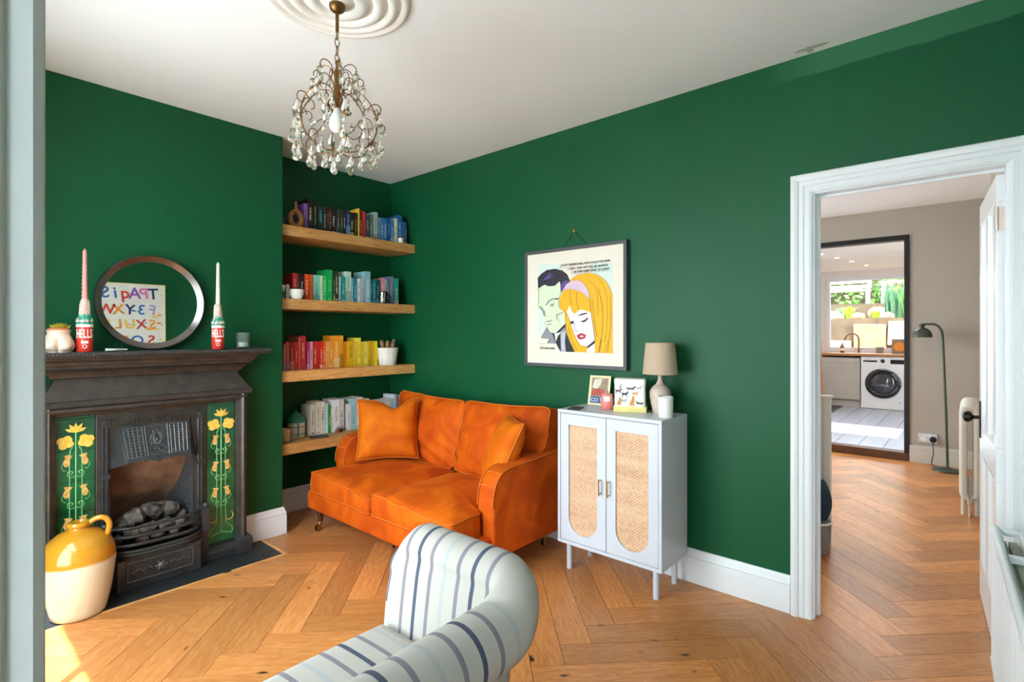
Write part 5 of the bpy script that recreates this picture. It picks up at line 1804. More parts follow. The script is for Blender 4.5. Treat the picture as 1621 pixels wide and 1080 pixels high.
ART_POLYS = [
 ('tint',[(2.1314,1.769),(1.9696,1.7631),(1.8684,1.646),(1.9003,1.6052),(1.9449,1.5678),(1.9572,1.4816),(2.0535,1.3622),(2.1008,1.2905),(2.1314,1.3214)]),
 ('tint',[(1.7148,1.7377),(1.5717,1.7345),(1.5717,1.5433),(1.6056,1.607),(1.6559,1.6572),(1.7148,1.6805)]),
 ('ink',[(2.1314,1.6806),(2.1008,1.7059),(2.0577,1.7266),(1.9903,1.7293),(1.9327,1.7134),(1.8963,1.6875),(1.8764,1.6498),(1.8684,1.6428),(1.9003,1.6052),(1.9286,1.5869),(1.9449,1.5711),(1.949,1.6347),(1.9572,1.6452),(1.9903,1.6204),(2.0407,1.62),(2.0749,1.6323),(2.1095,1.6172),(2.127,1.6078)]),
 ('purple',[(2.0878,1.6625),(2.0238,1.7151),(2.0356,1.693),(1.9944,1.7048),(2.039,1.6796),(1.9886,1.6828),(2.0449,1.6678)]),
 ('purple',[(1.9449,1.6277),(1.9124,1.6509),(1.8804,1.6449),(1.9044,1.6154),(1.9311,1.5924),(1.9408,1.5796)]),
 ('sage',[(2.127,1.6078),(2.1095,1.6172),(2.0749,1.6323),(2.0407,1.62),(1.9903,1.6204),(1.9572,1.6452),(1.9449,1.5711),(1.9531,1.5415),(1.9572,1.4816),(1.9068,1.4469),(1.9044,1.3874),(1.9572,1.3347),(1.9903,1.318),(2.0322,1.3247),(2.0535,1.3622),(2.0749,1.3931),(2.062,1.41),(2.0835,1.4309),(2.0921,1.4585),(2.127,1.4939),(2.1182,1.5556)]),
 ('greygreen',[(2.127,1.4953),(2.0965,1.4915),(2.0663,1.4544),(2.0637,1.4223),(2.0835,1.4309),(2.0965,1.462)]),
 ('greygreen',[(2.0706,1.4989),(2.0449,1.5286),(2.007,1.5439),(1.9903,1.5378),(2.028,1.5231),(2.0535,1.4996)]),
 ('ink',[(1.9986,1.5395),(1.9638,1.5406),(1.9638,1.5326),(1.9903,1.5324)]),
 ('greygreen',[(2.028,1.5042),(1.9903,1.5095),(2.007,1.4886),(2.0255,1.4892)]),
 ('greygreen',[(2.0663,1.3964),(2.0112,1.4023),(2.0137,1.3943),(2.0535,1.388)]),
 ('greygreen',[(2.0535,1.3744),(2.017,1.3808),(2.0204,1.3727),(2.0475,1.3689)]),
 ('greygreen',[(1.982,1.4354),(1.9286,1.4528),(1.9262,1.4474),(1.972,1.4285),(1.9671,1.3949),(1.9753,1.4018)]),
 ('peach',[(1.9654,1.4284),(1.9556,1.4014),(1.9523,1.3827),(1.9588,1.3948)]),
 ('grey',[(2.1008,1.2857),(2.0535,1.354),(2.0322,1.3234),(1.9903,1.3166),(1.9044,1.3742),(1.8843,1.295),(1.8369,1.2007),(1.949,1.2),(1.982,1.2502),(2.0535,1.252),(2.0365,1.2807)]),
 ('ink',[(1.982,1.32),(1.9044,1.3808),(1.9044,1.361),(1.9572,1.3227)]),
 ('ink',[(2.0137,1.318),(1.949,1.3113),(1.9425,1.2048),(1.9654,1.2277),(1.9944,1.281)]),
 ('paper',[(1.9944,1.316),(1.9449,1.3213),(1.9671,1.2999),(1.982,1.2643)]),
 ('ink',[(1.9044,1.3213),(1.8764,1.2622),(1.8385,1.2007),(1.9044,1.2011),(1.9124,1.2618)]),
 ('lilacgrey',[(1.9392,1.3213),(1.9068,1.3345),(1.9124,1.2618),(1.9068,1.201),(1.9392,1.2002)]),
 ('amber',[(1.8684,1.648),(1.8213,1.6754),(1.7447,1.6846),(1.6852,1.6719),(1.6342,1.6432),(1.5985,1.6004),(1.5717,1.5433),(1.5717,1.1997),(1.8369,1.2007),(1.9003,1.3213),(1.9084,1.4007),(1.9165,1.4472),(1.9531,1.4815),(1.9572,1.5283),(1.9286,1.5803)]),
 ('skin',[(1.9003,1.452),(1.8764,1.4908),(1.8605,1.4523),(1.8369,1.4386),(1.7981,1.4636),(1.7599,1.456),(1.7185,1.4422),(1.7073,1.372),(1.6911,1.277),(1.7447,1.2381),(1.7904,1.2406),(1.8213,1.2758),(1.8526,1.3344),(1.8764,1.4002)]),
 ('lilac',[(1.9327,1.5838),(1.9003,1.625),(1.8566,1.6433),(1.8058,1.6419),(1.7675,1.6169),(1.7372,1.5704),(1.7297,1.519),(1.7637,1.5525),(1.8058,1.5772),(1.8605,1.5931),(1.9003,1.592)]),
 ('amber',[(1.9286,1.5789),(1.9003,1.5907),(1.8605,1.5918),(1.8058,1.5759),(1.7637,1.5512),(1.7282,1.5157),(1.7185,1.439),(1.7523,1.4622),(1.7904,1.473),(1.8058,1.4606),(1.8369,1.4386),(1.8589,1.4601),(1.8764,1.4922),(1.9003,1.4468),(1.9229,1.454),(1.9449,1.4945)]),
 ('red',[(1.8229,1.3031),(1.7981,1.3174),(1.7751,1.3161),(1.7538,1.3053),(1.7637,1.286),(1.7904,1.278),(1.8135,1.2837)]),
 ('paper',[(1.8019,1.2973),(1.7843,1.3045),(1.7705,1.2981),(1.7889,1.2916)]),
 ('ink',[(1.8229,1.4214),(1.7866,1.4374),(1.7523,1.443),(1.7432,1.4377),(1.7827,1.4283)]),
 ('ink',[(1.7919,1.3923),(1.7637,1.3983),(1.7395,1.4184),(1.7462,1.3968),(1.7675,1.3856),(1.7866,1.3858)]),
 ('ink',[(1.8748,1.3883),(1.8432,1.3944),(1.8479,1.3762),(1.8645,1.3751)]),
 ('ink',[(1.7447,1.2381),(1.6911,1.277),(1.6925,1.2567),(1.726,1.2289),(1.7447,1.224)]),
 ('skin',[(1.7447,1.224),(1.6925,1.2567),(1.6911,1.1979),(1.7523,1.2028)]),
 ('amber',[(1.6911,1.277),(1.6778,1.1982),(1.6911,1.1979)]),
]
ART_LINES = [
 (4,[(1.8684,1.648),(1.8213,1.6754),(1.7447,1.6846),(1.6852,1.6719),(1.6342,1.6432),(1.5985,1.6004),(1.5717,1.5433)]),
 (3,[(1.7447,1.6475),(1.6925,1.5997),(1.6705,1.5165),(1.6742,1.4221)]),
 (3,[(1.6778,1.6588),(1.6271,1.5896),(1.6056,1.4952),(1.6092,1.3586),(1.6235,1.2651)]),
 (3,[(1.6705,1.5921),(1.6415,1.484),(1.6378,1.3588),(1.6596,1.2019)]),
 (3,[(1.7111,1.5245),(1.6984,1.4226),(1.6778,1.296)]),
 (3,[(1.5879,1.5317),(1.583,1.3893),(1.6056,1.2032)]),
 (4,[(1.7282,1.5157),(1.7148,1.423),(1.7036,1.3593),(1.6911,1.2738)]),
 (4,[(1.9003,1.4501),(1.8748,1.4001),(1.8526,1.3344),(1.8213,1.2758),(1.7904,1.2406),(1.7447,1.2368),(1.6911,1.2757)]),
 (3,[(1.9286,1.5789),(1.9003,1.5907),(1.8605,1.5918),(1.8058,1.5759),(1.7637,1.5512),(1.7282,1.5157)]),
 (3,[(1.9327,1.5838),(1.9003,1.625),(1.8566,1.6433),(1.8058,1.6419),(1.7675,1.6169),(1.7357,1.5703),(1.7282,1.5189)]),
 (3,[(1.8684,1.5837),(1.8724,1.538),(1.8566,1.4915)]),
 (3,[(1.8213,1.5715),(1.8252,1.5229),(1.8058,1.4638)]),
 (3,[(1.8369,1.3865),(1.8385,1.3376),(1.812,1.3291)]),
 (4,[(1.9449,1.5678),(1.9572,1.5283),(1.9531,1.4815),(1.9068,1.4456),(1.9044,1.4006),(1.8987,1.3213),(1.8369,1.2007)]),
 (3,[(2.127,1.6078),(2.1182,1.5488),(2.127,1.4953)]),
 (3,[(2.0749,1.3931),(2.0535,1.3588),(2.0322,1.3234),(1.9886,1.3166)]),
 (4,[(2.1008,1.2857),(2.0535,1.354)]),
 (4,[(2.127,1.2482),(2.0535,1.252),(2.0339,1.2807),(2.1008,1.2857)]),
 (3,[(1.8843,1.3608),(1.8684,1.2951),(1.8213,1.2108)]),
 (3,[(1.6487,1.2836),(1.6669,1.2017)]),
 (3,[(1.5985,1.2778),(1.6271,1.1995)]),
 (3,[(1.9671,1.7308),(1.8923,1.728),(1.8883,1.7178),(1.8605,1.7123),(1.8566,1.6891),(1.8369,1.689),(1.5774,1.6856)]),
]
# ================================================================ RATTAN CABINET
mat('cabinet_paint', 'c9cdd8', rough=0.35, var=0.02)
def rattan(name):
    m = bpy.data.materials.new(name)
    m.use_nodes = True
    nt = m.node_tree
    L = nt.links
    b = nt.nodes['Principled BSDF']
    tc = nd(nt, 'ShaderNodeTexCoord')
    sp = nd(nt, 'ShaderNodeSeparateXYZ'); L.new(tc.outputs['Object'], sp.inputs[0])
    def M(op, a, b_=None):
        n = nd(nt, 'ShaderNodeMath', operation=op)
        for i, x in enumerate((a, b_)):
            if x is None: continue
            if isinstance(x, (int, float)): n.inputs[i].default_value = x
            else: L.new(x, n.inputs[i])
        return n.outputs[0]
    f = 330.0
    wy = M('SINE', M('MULTIPLY', sp.outputs['Y'], f))
    wz = M('SINE', M('MULTIPLY', sp.outputs['Z'], f * 1.25))
    wv = M('MULTIPLY', wy, wz)
    nz = nd(nt, 'ShaderNodeTexNoise'); nz.inputs['Scale'].default_value = 60; L.new(tc.outputs['Object'], nz.inputs['Vector'])
    nb_ = nd(nt, 'ShaderNodeTexNoise'); nb_.inputs['Scale'].default_value = 6
    mp = nd(nt, 'ShaderNodeMapping'); mp.inputs['Scale'].default_value = (1, .3, 4); L.new(tc.outputs['Object'], mp.inputs[0]); L.new(mp.outputs[0], nb_.inputs['Vector'])
    v = M('ADD', M('MULTIPLY', wv, .26), M('MULTIPLY', M('ADD', nz.outputs['Fac'], nb_.outputs['Fac']), .5))
    rp = nd(nt, 'ShaderNodeValToRGB')
    e = rp.color_ramp.elements
    e[0].position = .18; e[0].color = lin('ab7d5e') + (1,)
    e[1].position = .85; e[1].color = lin('eccbae') + (1,)
    k = e.new(.45); k.color = lin('d9ac8a') + (1,)
    L.new(v, rp.inputs[0]); L.new(rp.outputs[0], b.inputs['Base Color'])
    b.inputs['Roughness'].default_value = .6
    bp = nd(nt, 'ShaderNodeBump'); bp.inputs['Strength'].default_value = .5; bp.inputs['Distance'].default_value = .002
    L.new(wv, bp.inputs['Height']); L.new(bp.outputs[0], b.inputs['Normal'])
    MATS[name] = m
rattan('rattan_weave')
mat('brushed_gold', 'c9a95e', rough=0.3, metal=0.9)
X0, X1, Y0, Y1, Z0, Z1 = 2.385, 2.69, 1.118, 1.738, .152, .893
CB = thing('rattan_cabinet', 'pale lilac grey two door cabinet with arched rattan panels on four legs', 'cabinet', ((X0 + X1) / 2, (Y0 + Y1) / 2, 0))
mb = MB()
tk = .018
mb.box(X0, X1, Y0, Y1, Z1 - tk, Z1)
mb.box(X0, X1, Y0, Y1, Z0, Z0 + tk)
mb.box(X0, X1, Y0, Y0 + tk, Z0 + tk, Z1 - tk)
mb.box(X0, X1, Y1 - tk, Y1, Z0 + tk, Z1 - tk)
mb.box(X1 - .006, X1, Y0 + tk, Y1 - tk, Z0 + tk, Z1 - tk)
mb.build('carcass', 'cabinet_paint', CB, bevel=.0015)
mb = MB(); mb.box(X0 + .019, X0 + .022, Y0 + tk, Y1 - tk, Z0 + tk, Z1 - tk); mb.build('gap_shade_sheet', 'ink_black', CB)  # black sheet added behind the doors, stands in for shade in their gaps
for ya, yb, cy, rr, hy in ((1.430, 1.7175, 1.574, .091, 1.459), (1.1385, 1.4255, 1.280, .092, 1.408)):
    za, zb, zt, zc = Z0 + tk + .003, Z1 - tk - .003, .813, .306
    outer = [(ya, za), (yb, za), (yb, zb), (ya, zb)]
    arc = [(cy + rr * math.cos(a), zc + rr * math.sin(a)) for a in [PI + PI * i / 20 for i in range(21)]]
    hole = arc + [(cy + rr, zt), (cy - rr, zt)]
    bm = bmesh.new()
    def loop(ps):
        vs = [bm.verts.new((X0 + .002, y, z)) for y, z in ps]
        return [bm.edges.new((vs[i], vs[(i + 1) % len(vs)])) for i in range(len(vs))]
    ed = loop(outer) + loop(hole)
    bmesh.ops.triangle_fill(bm, use_beauty=True, edges=ed)
    ex = bmesh.ops.extrude_face_region(bm, geom=list(bm.faces))
    bmesh.ops.translate(bm, verts=[v for v in ex['geom'] if isinstance(v, bmesh.types.BMVert)], vec=(.016, 0, 0))
    bmesh.ops.recalc_face_normals(bm, faces=bm.faces)
    me = bpy.data.meshes.new('door'); bm.to_mesh(me); bm.free()
    dr = finish(me, 'door', 'cabinet_paint', CB)
    mb = MB(); mb.prism([(cy + (y - cy) * 1.04, z if z < zt else z + .004) for y, z in hole], X0 + .011, X0 + .016, axis='x')
    mb.build('rattan_panel', 'rattan_weave', dr)
    mb = MB()
    mb.tube([(X0 - .022, hy, .466), (X0 - .022, hy, .552)], .0042, 10)
    mb.tube([(X0 + .002, hy, .474), (X0 - .022, hy, .474)], .0036, 8)
    mb.tube([(X0 + .002, hy, .544), (X0 - .022, hy, .544)], .0036, 8)
    mb.build('handle', 'brushed_gold', dr, smooth=40)
for x in (X0 + .045, X1 - .045):
    for y in (Y0 + .05, Y1 - .05):
        mb = MB(); mb.lathe([(.0, 0), (.0145, 0), (.0155, .003), (.0165, Z0)], 18, (x, y, 0)); mb.build('leg', 'cabinet_paint', CB, smooth=40)

CT = Z1
# ---- table lamp
mat('lamp_ceramic', 'c9b3a4', rough=0.3, var=0.05, coat=0.3)
mat('lamp_shade', 'bda48e', rough=0.8, var=0.04, vs=80)
LC = (2.598, 1.226, CT)
t = thing('table_lamp', 'table lamp with ribbed beige ceramic base and tapered tan shade', 'lamp', LC)
prf = [(0, 0), (.034, 0), (.036, .004)]
for i in range(57):
    q = i / 56
    z = .006 + .150 * q
    r = .036 + .022 * math.sin(PI * min(1, q * .95) ** .9 * .62) if q < .72 else 0
    ctl = [(0, .037), (.3, .047), (.55, .054), (.72, .055), (.85, .047), (.95, .033), (1.0, .024)]
    for (a, ra), (b, rb) in zip(ctl, ctl[1:]):
        if a <= q <= b:
            r = ra + (rb - ra) * (q - a) / (b - a)
    prf.append((r + .0010 * math.sin(q * 2 * PI * 15), z))
prf += [(.018, .166), (.013, .178), (.011, .195), (.0115, .205), (.009, .207), (.006, .207), (.006, .222), (0, .222)]
mb = MB(); mb.lathe(prf, 40, LC); mb.build('lamp_base', 'lamp_ceramic', t, smooth=60)
mb = MB(); mb.lathe([(.091, .210), (.0755, .374), (.0735, .374), (.089, .210), (.091, .210)], 48, LC); mb.build('lamp_shade', 'lamp_shade', t, smooth=60)
mb = MB()
mb.tube([(LC[0] - .0745, LC[1], CT + .360), (LC[0] + .0745, LC[1], CT + .360)], .0012, 5)
mb.tube([(LC[0], LC[1] - .0745, CT + .360), (LC[0], LC[1] + .0745, CT + .360)], .0012, 5)
mb.tube([(LC[0], LC[1], CT + .220), (LC[0], LC[1], CT + .362)], .0012, 5)
mb.build('shade_spider', 'chrome', t)
# ---- white candle in a cup
WC = (2.508, 1.150, CT)
WC = (2.512, 1.156, CT)
t = thing('white_candle', 'white ceramic candle cup at the front right corner of the cabinet', 'candle', WC)
mb = MB(); mb.lathe([(0, 0), (.034, 0), (.036, .003), (.0375, .104), (.0345, .104), (.034, .08), (0, .08)], 36, WC); mb.build('cup', 'white_ceramic', t, smooth=50)
mb = MB(); mb.lathe([(0, .0805), (.034, .0805), (.034, .088), (0, .086)], 30, WC); mb.build('wax', 'wax_white', t, smooth=40)
# ---- dog pattern tin on a yellow box
yaw = math.radians(24.5)
TM = Matrix.Translation((2.583, 1.392, CT)) @ Matrix.Rotation(yaw, 4, 'Z')
mat('yellow_box', 'e9d98a', rough=0.6)
t = thing('yellow_box', 'flat pale yellow box under the dog patterned tin', 'box', (2.583, 1.392, CT), yaw)
mb = MB(); mb.box(-.058, .058, -.086, .086, 0, .028, M=TM); bx_ = mb.build('box_body', 'yellow_box', t, bevel=.002)
mb = MB(); mb.box(-.060, .060, -.088, .088, .0275, .031, M=TM); mb.build('box_lid', 'yellow_box', t, bevel=.001)
mat('tin_white', 'efece4', rough=0.25, coat=0.5, var=0.02)
t = thing('dog_tin', 'white storage tin printed with little dogs standing on the yellow box', 'tin', (2.583, 1.392, CT + .031), yaw)
ol = round_outline([Vector(p) for p in ((-.056, -.082), (.056, -.082), (.056, .082), (-.056, .082))], .018, 5)
mb = MB(); mb.prism([(p.x, p.y) for p in ol], .031, .158, M=TM); tb = mb.build('tin_body', 'tin_white', t, smooth=40)
mb = MB(); mb.loft([[(p.x * s, p.y * s, z) for p in ol] for s, z in ((1.02, .150), (1.025, .152), (1.025, .172), (1.0, .178), (.96, .179))], M=TM); mb.build('tin_lid', 'tin_white', t, smooth=40)
mat('dog_tan', 'c98a48', rough=0.4); mat('dog_brown', '7a5a52', rough=0.4); mat('dog_black', '32343a', rough=0.4); mat('dog_grey', '9aa0a8', rough=0.4)
sit = [(-.010, 0), (.012, 0), (.013, .006), (.008, .010), (.013, .022), (.010, .034), (.014, .038), (.008, .046), (.0, .042), (-.002, .030), (-.010, .016), (-.014, .006)]
run = [(-.030, .012), (-.020, .014), (-.005, .012), (.012, .014), (.020, .022), (.026, .020), (.024, .012), (.016, .006), (.014, -.004), (.010, .002), (-.008, .002), (-.016, -.006), (-.016, .004)]
std = [(-.016, 0), (-.012, 0), (-.010, .012), (.008, .012), (.010, 0), (.014, 0), (.013, .016), (.018, .024), (.022, .022), (.022, .028), (.014, .034), (.008, .024), (-.012, .024), (-.020, .032), (-.016, .018)]
dogs = [(sit, 'dog_tan', .056, .038, .95), (sit, 'dog_tan', -.012, .036, 1.15), (run, 'dog_brown', -.006, .120, 1.0), (std, 'dog_brown', .060, .098, .9), (std, 'dog_black', .026, .082, .9), (std, 'dog_tan', -.028, .088, .8), (std, 'dog_grey', .030, .048, .8), (run, 'dog_black', -.052, .044, -.8), (sit, 'dog_grey', .050, .128, .5), (std, 'dog_grey', -.048, .120, .7)]
for sh, mm, cy, cz, sc_ in dogs:
    mb = MB()
    mb.prism([(cy - a * sc_, cz + b * abs(sc_)) for a, b in sh], -.0568, -.0558, axis='x', M=TM)
    mb.build('printed_dog', mm, tb)
for sh, mm, cx_, cz in ((std, 'dog_black', -.02, .10), (run, 'dog_brown', .02, .07), (sit, 'dog_tan', .0, .04), (std, 'dog_grey', .02, .12)):
    mb = MB(); mb.prism([(cx_ + a, cz + b) for a, b in sh], -.0828, -.0818, axis='y', M=TM); mb.build('printed_dog', mm, tb)
# ---- pink candle jar
mat('pink_wax', 'e0837c', rough=0.3, var=0.08, coat=0.3)
KC = (2.556, 1.523, CT)
t = thing('pink_candle_jar', 'pink candle in a glass jar with a tied paper label', 'candle', KC)
mb = MB(); mb.lathe([(0, 0), (.030, 0), (.034, .004), (.034, .060), (.031, .066), (.028, .069), (0, .069)], 30, KC); mb.build('jar', 'pink_wax', t, smooth=50)
mb = MB(); mb.lathe([(.029, .069), (.031, .070), (.031, .084), (.028, .087), (.010, .088), (.006, .094), (.008, .100), (0, .102)], 28, KC); mb.build('lid', 'pink_wax', t, smooth=50)
mb = MB(); mb.tube([(KC[0] + .0318 * math.cos(a), KC[1] + .0318 * math.sin(a), CT + .066) for a in [2 * PI * i / 24 for i in range(24)]], .0016, 5, closed=True); mb.build('string', 'yellow_box', t)
fa = math.atan2(-KC[1], -KC[0])
mb = MB(); mb.loft([[(KC[0] + .0350 * math.cos(fa + d), KC[1] + .0350 * math.sin(fa + d), CT + z) for d in (-.5, -.25, 0, .25, .5)] for z in (.048, .074)], cap=False, close=False); mb.build('paper_label', 'label_white', t)
# ---- postcard leaning on the wall
mat('card_cream', 'ecdcae', rough=0.6); mat('card_brown', '9a8068', rough=0.6, var=.3, vs=50); mat('card_pale', 'd8d0c0', rough=.6); mat('card_red', 'b04a3c', rough=.6, var=.3, vs=60); mat('card_blue', '3a5a94', rough=.6)
PM = Matrix.Translation((2.660, 1.645, CT)) @ Matrix.Rotation(math.radians(9), 4, 'Z') @ Matrix.Rotation(math.radians(14), 4, 'Y')
t = thing('postcard_print', 'small cream bordered picture card propped against the wall on the cabinet', 'picture', (2.660, 1.645, CT))
mb = MB(); mb.box(-.003, .003, -.066, .066, 0, .176, M=PM); cd = mb.build('card', 'card_cream', t)
for poly_, mm, d in (([(-.052, .012), (.052, .012), (.052, .162), (-.052, .162)], 'card_brown', .0004), ([(-.015, .158), (.035, .155), (.045, .105), (.015, .095), (-.005, .12)], 'card_pale', .0007), ([(-.045, .06), (.045, .055), (.048, .085), (.01, .1), (-.03, .09)], 'card_red', .0007), ([(-.052, .012), (.052, .012), (.052, .05), (-.052, .05)], 'card_blue', .0008)):
    mb = MB(); mb.prism(poly_, -.003 - d, -.0028, axis='x', M=PM); mb.build('card_print', mm, cd)
text_part('card_lettering', 'CO TO', .03, PM @ frame_mat((-.0040, 0, .03), (0, -1, 0), (0, 0, 1)), 'label_white', cd)
mb = MB(); mb.box(-.052, .052, -.034, .034, 0, .007, M=Matrix.Translation((2.452, 1.662, CT)) @ Matrix.Rotation(math.radians(18), 4, 'Z'))
tag(mb.build('slate_coaster', 'slate', bevel=.002), 'dark slate slab lying on the left end of the cabinet top', 'coaster')

# ================================================================ FRAMED COMIC PRINT
mat('frame_grey', '4c4c52', rough=0.45, var=0.06)
mat('mount_board', 'e6dccf', rough=0.7, var=0.02)
PR = thing('framed_print', 'large framed comic print of a dark haired man and a golden haired woman', 'picture', (2.715, 1.857, 1.10))
fy0, fy1, fz0, fz1, fw = 1.477, 2.238, 1.102, 1.857, .021
mb = MB()
mb.box(2.692, 2.728, fy0, fy0 + fw, fz0, fz1); mb.box(2.692, 2.728, fy1 - fw, fy1, fz0, fz1)
mb.box(2.692, 2.728, fy0 + fw, fy1 - fw, fz0, fz0 + fw); mb.box(2.692, 2.728, fy0 + fw, fy1 - fw, fz1 - fw, fz1)
mb.build('picture_frame', 'frame_grey', PR, bevel=.002)
mb = MB(); mb.box(2.7025, 2.722, fy0 + fw, fy1 - fw, fz0 + fw, fz1 - fw); bd = mb.build('mount', 'mount_board', PR)
def dot_print(name, base, dot):
    m = bpy.data.materials.new(name); m.use_nodes = True
    nt = m.node_tree; L = nt.links
    b = nt.nodes['Principled BSDF']
    tc = nd(nt, 'ShaderNodeTexCoord'); mp = nd(nt, 'ShaderNodeMapping'); mp.inputs['Scale'].default_value = (95, 95, 95); mp.inputs['Rotation'].default_value = (PI / 4, 0, 0)
    L.new(tc.outputs['Object'], mp.inputs[0])
    fr = nd(nt, 'ShaderNodeVectorMath', operation='FRACTION'); L.new(mp.outputs[0], fr.inputs[0])
    sp = nd(nt, 'ShaderNodeSeparateXYZ'); L.new(fr.outputs[0], sp.inputs[0])
    cb = nd(nt, 'ShaderNodeCombineXYZ'); L.new(sp.outputs['Y'], cb.inputs[1]); L.new(sp.outputs['Z'], cb.inputs[2])
    ds = nd(nt, 'ShaderNodeVectorMath', operation='DISTANCE'); ds.inputs[1].default_value = (0, .5, .5); L.new(cb.outputs[0], ds.inputs[0])
    lt = nd(nt, 'ShaderNodeMath', operation='LESS_THAN'); lt.inputs[1].default_value = .26; L.new(ds.outputs['Value'], lt.inputs[0])
    mx = nd(nt, 'ShaderNodeMix', data_type='RGBA'); mx.inputs['A'].default_value = lin(base) + (1,); mx.inputs['B'].default_value = lin(dot) + (1,)
    L.new(lt.outputs[0], mx.inputs['Factor']); L.new(mx.outputs['Result'], b.inputs['Base Color']); b.inputs['Roughness'].default_value = .6
    MATS[name] = m
dot_print('print_tint', 'dfe6de', '9cc4bc')
for nm, cc in (('ink', '26262e'), ('purple', '5a4a86'), ('sage', 'd3dcc0'), ('greygreen', '8f9c88'), ('peach', 'd8a878'), ('grey', '8d8e96'), ('paper', 'efe9e2'), ('lilacgrey', 'b8bac6'), ('amber', 'f6ae12'), ('skin', 'eadbe4'), ('lilac', 'd6bcd0'), ('red', 'b0303c')):
    mat('print_' + nm, cc, rough=0.55, var=0.03)
for i, (kk, pts) in enumerate(ART_POLYS):
    x = 2.7022 - .00010 * (i + 1)
    ps = [(y, z) for y, z in pts]
    mb = MB(); mb.prism(ps, x, 2.7028, axis='x'); mb.build('print_shape', 'print_' + kk, bd)
xl = 2.7022 - .00010 * (len(ART_POLYS) + 2)
mb = MB()
for w_, pts in ART_LINES:
    q = bez([(xl, y, z) for y, z in pts], 5)
    mb.tube(q, .00042 * w_, 4, flat=.3)
o = mb.build('print_outlines', 'print_ink', bd); o['kind'] = 'stuff'
for txt, y, z, wd in (("I DON'T UNDERSTAND, HOW COULD YOU HAVE", 1.945, 1.7445, .358), ('DIED... AND YET STILL BE ALWAYS', 1.876, 1.7195, .275), ('IN THIS SAME KIND OF LOVE?!', 1.845, 1.6975, .255), ("IT'S NO JOKE.", 2.111, 1.220, .125)):
    me = text_mesh(txt, .02, 'LEFT', .0002, shear=.18, offset=.0004)
    w0 = max(v.co.x for v in me.vertices)
    me.transform(frame_mat((xl, y, z), (0, -1, 0), (0, 0, 1)) @ Matrix.Diagonal((wd / w0, .92, 1, 1)))
    me.materials.clear(); finish(me, 'caption', 'print_ink', bd)
# cord and brass hook
mat('cord_green', '1d3a28', rough=0.8)
mb = MB()
mb.tube([(2.715, 1.952, fz1 - .004), (2.722, 1.858, 1.953), (2.715, 1.752, fz1 - .004)], .0022, 6)
mb.build('hanging_cord', 'cord_green', PR)
mb = MB(); mb.lathe([(.004, 0), (.010, .003), (.011, .008), (.006, .013), (0, .015)], 14, M=Matrix.Translation((2.729, 1.858, 1.957)) @ Matrix.Rotation(-PI / 2, 4, 'Y'))
mb.box(2.724, 2.729, 1.853, 1.863, 1.945, 1.972)
tag(mb.build('picture_hook', 'aged_brass', smooth=40), 'small brass picture hook on the green wall above the comic print', 'hook')
mb = MB(); mb.ball((.923, YC - .003, 1.985), .006, 10, 6, sy=.6)
tag(mb.build('wall_nail', 'green_paint', smooth=60), 'small painted over nail in the chimney breast above the mirror', 'nail')

# ================================================================ CHANDELIER AND CEILING ROSE
QC = Vector((1.072, 1.822, 0))
mat('plaster', 'efebe6', rough=0.7, var=0.02)
rp_ = [(.275, 0.0), (.275, -.006), (.266, -.014), (.255, -.017), (.246, -.012), (.240, -.008), (.232, -.012), (.222, -.022), (.208, -.026), (.196, -.020), (.190, -.012), (.184, -.014), (.172, -.026), (.156, -.031), (.142, -.026), (.134, -.016), (.124, -.016), (.112, -.030), (.094, -.036), (.076, -.032), (.066, -.022), (.056, -.024), (.048, -.034), (0, -.036)]
mb = MB(); mb.lathe(rp_, 96, (QC.x, QC.y, ZC))
tag(mb.build('ceiling_rose', 'plaster', smooth=50), 'white plaster ceiling rose of concentric mouldings above the chandelier', 'ceiling rose')
mat('antique_gold', '7a5630', rough=0.35, metal=0.85, var=0.2)
def crystal_mat():
    m = bpy.data.materials.new('crystal'); m.use_nodes = True
    b = m.node_tree.nodes['Principled BSDF']
    b.inputs['Base Color'].default_value = (.97, .94, .84, 1)
    b.inputs['Roughness'].default_value = .02
    b.inputs['Transmission Weight'].default_value = .92
    b.inputs['IOR'].default_value = 1.5
    nz = nd(m.node_tree, 'ShaderNodeTexNoise'); nz.inputs['Scale'].default_value = 30
    mr = nd(m.node_tree, 'ShaderNodeMapRange'); mr.inputs['To Min'].default_value = .01; mr.inputs['To Max'].default_value = .08
    m.node_tree.links.new(nz.outputs['Fac'], mr.inputs['Value']); m.node_tree.links.new(mr.outputs[0], b.inputs['Roughness'])
    MATS['crystal'] = m
crystal_mat()
CD = thing('chandelier', 'antique gold scroll chandelier hung with clear crystal drops', 'chandelier', (QC.x, QC.y, 1.93))
def cy_(r, a, z):
    return (QC.x + r * math.cos(a), QC.y + r * math.sin(a), z)
mb = MB(); mb.lathe([(.0, 2.575), (.030, 2.575), (.030, 2.568), (.026, 2.556), (.014, 2.546), (.006, 2.543), (0, 2.543)], 24, (QC.x, QC.y, 0)); mb.build('ceiling_cup', 'antique_gold', CD, smooth=50)
mb = MB(); mb.tube([(QC.x, QC.y, 2.545), (QC.x, QC.y, 2.475)], .0065, 10); mb.build('hanging_rod', 'antique_gold', CD, smooth=50)
z = 2.478
for i in range(4):
    mb = MB()
    pts = []
    for k in range(20):
        a = 2 * PI * k / 20
        lx, lz = .011 * math.cos(a), .019 * math.sin(a)
        pts.append((QC.x + (lx if i % 2 else lx * .3), QC.y + (lx * .3 if i % 2 else lx), z - .017 + lz))
    mb.tube(pts, .0019, 6, closed=True); mb.build('chain_link', 'antique_gold', CD, smooth=60)
    z -= .0305
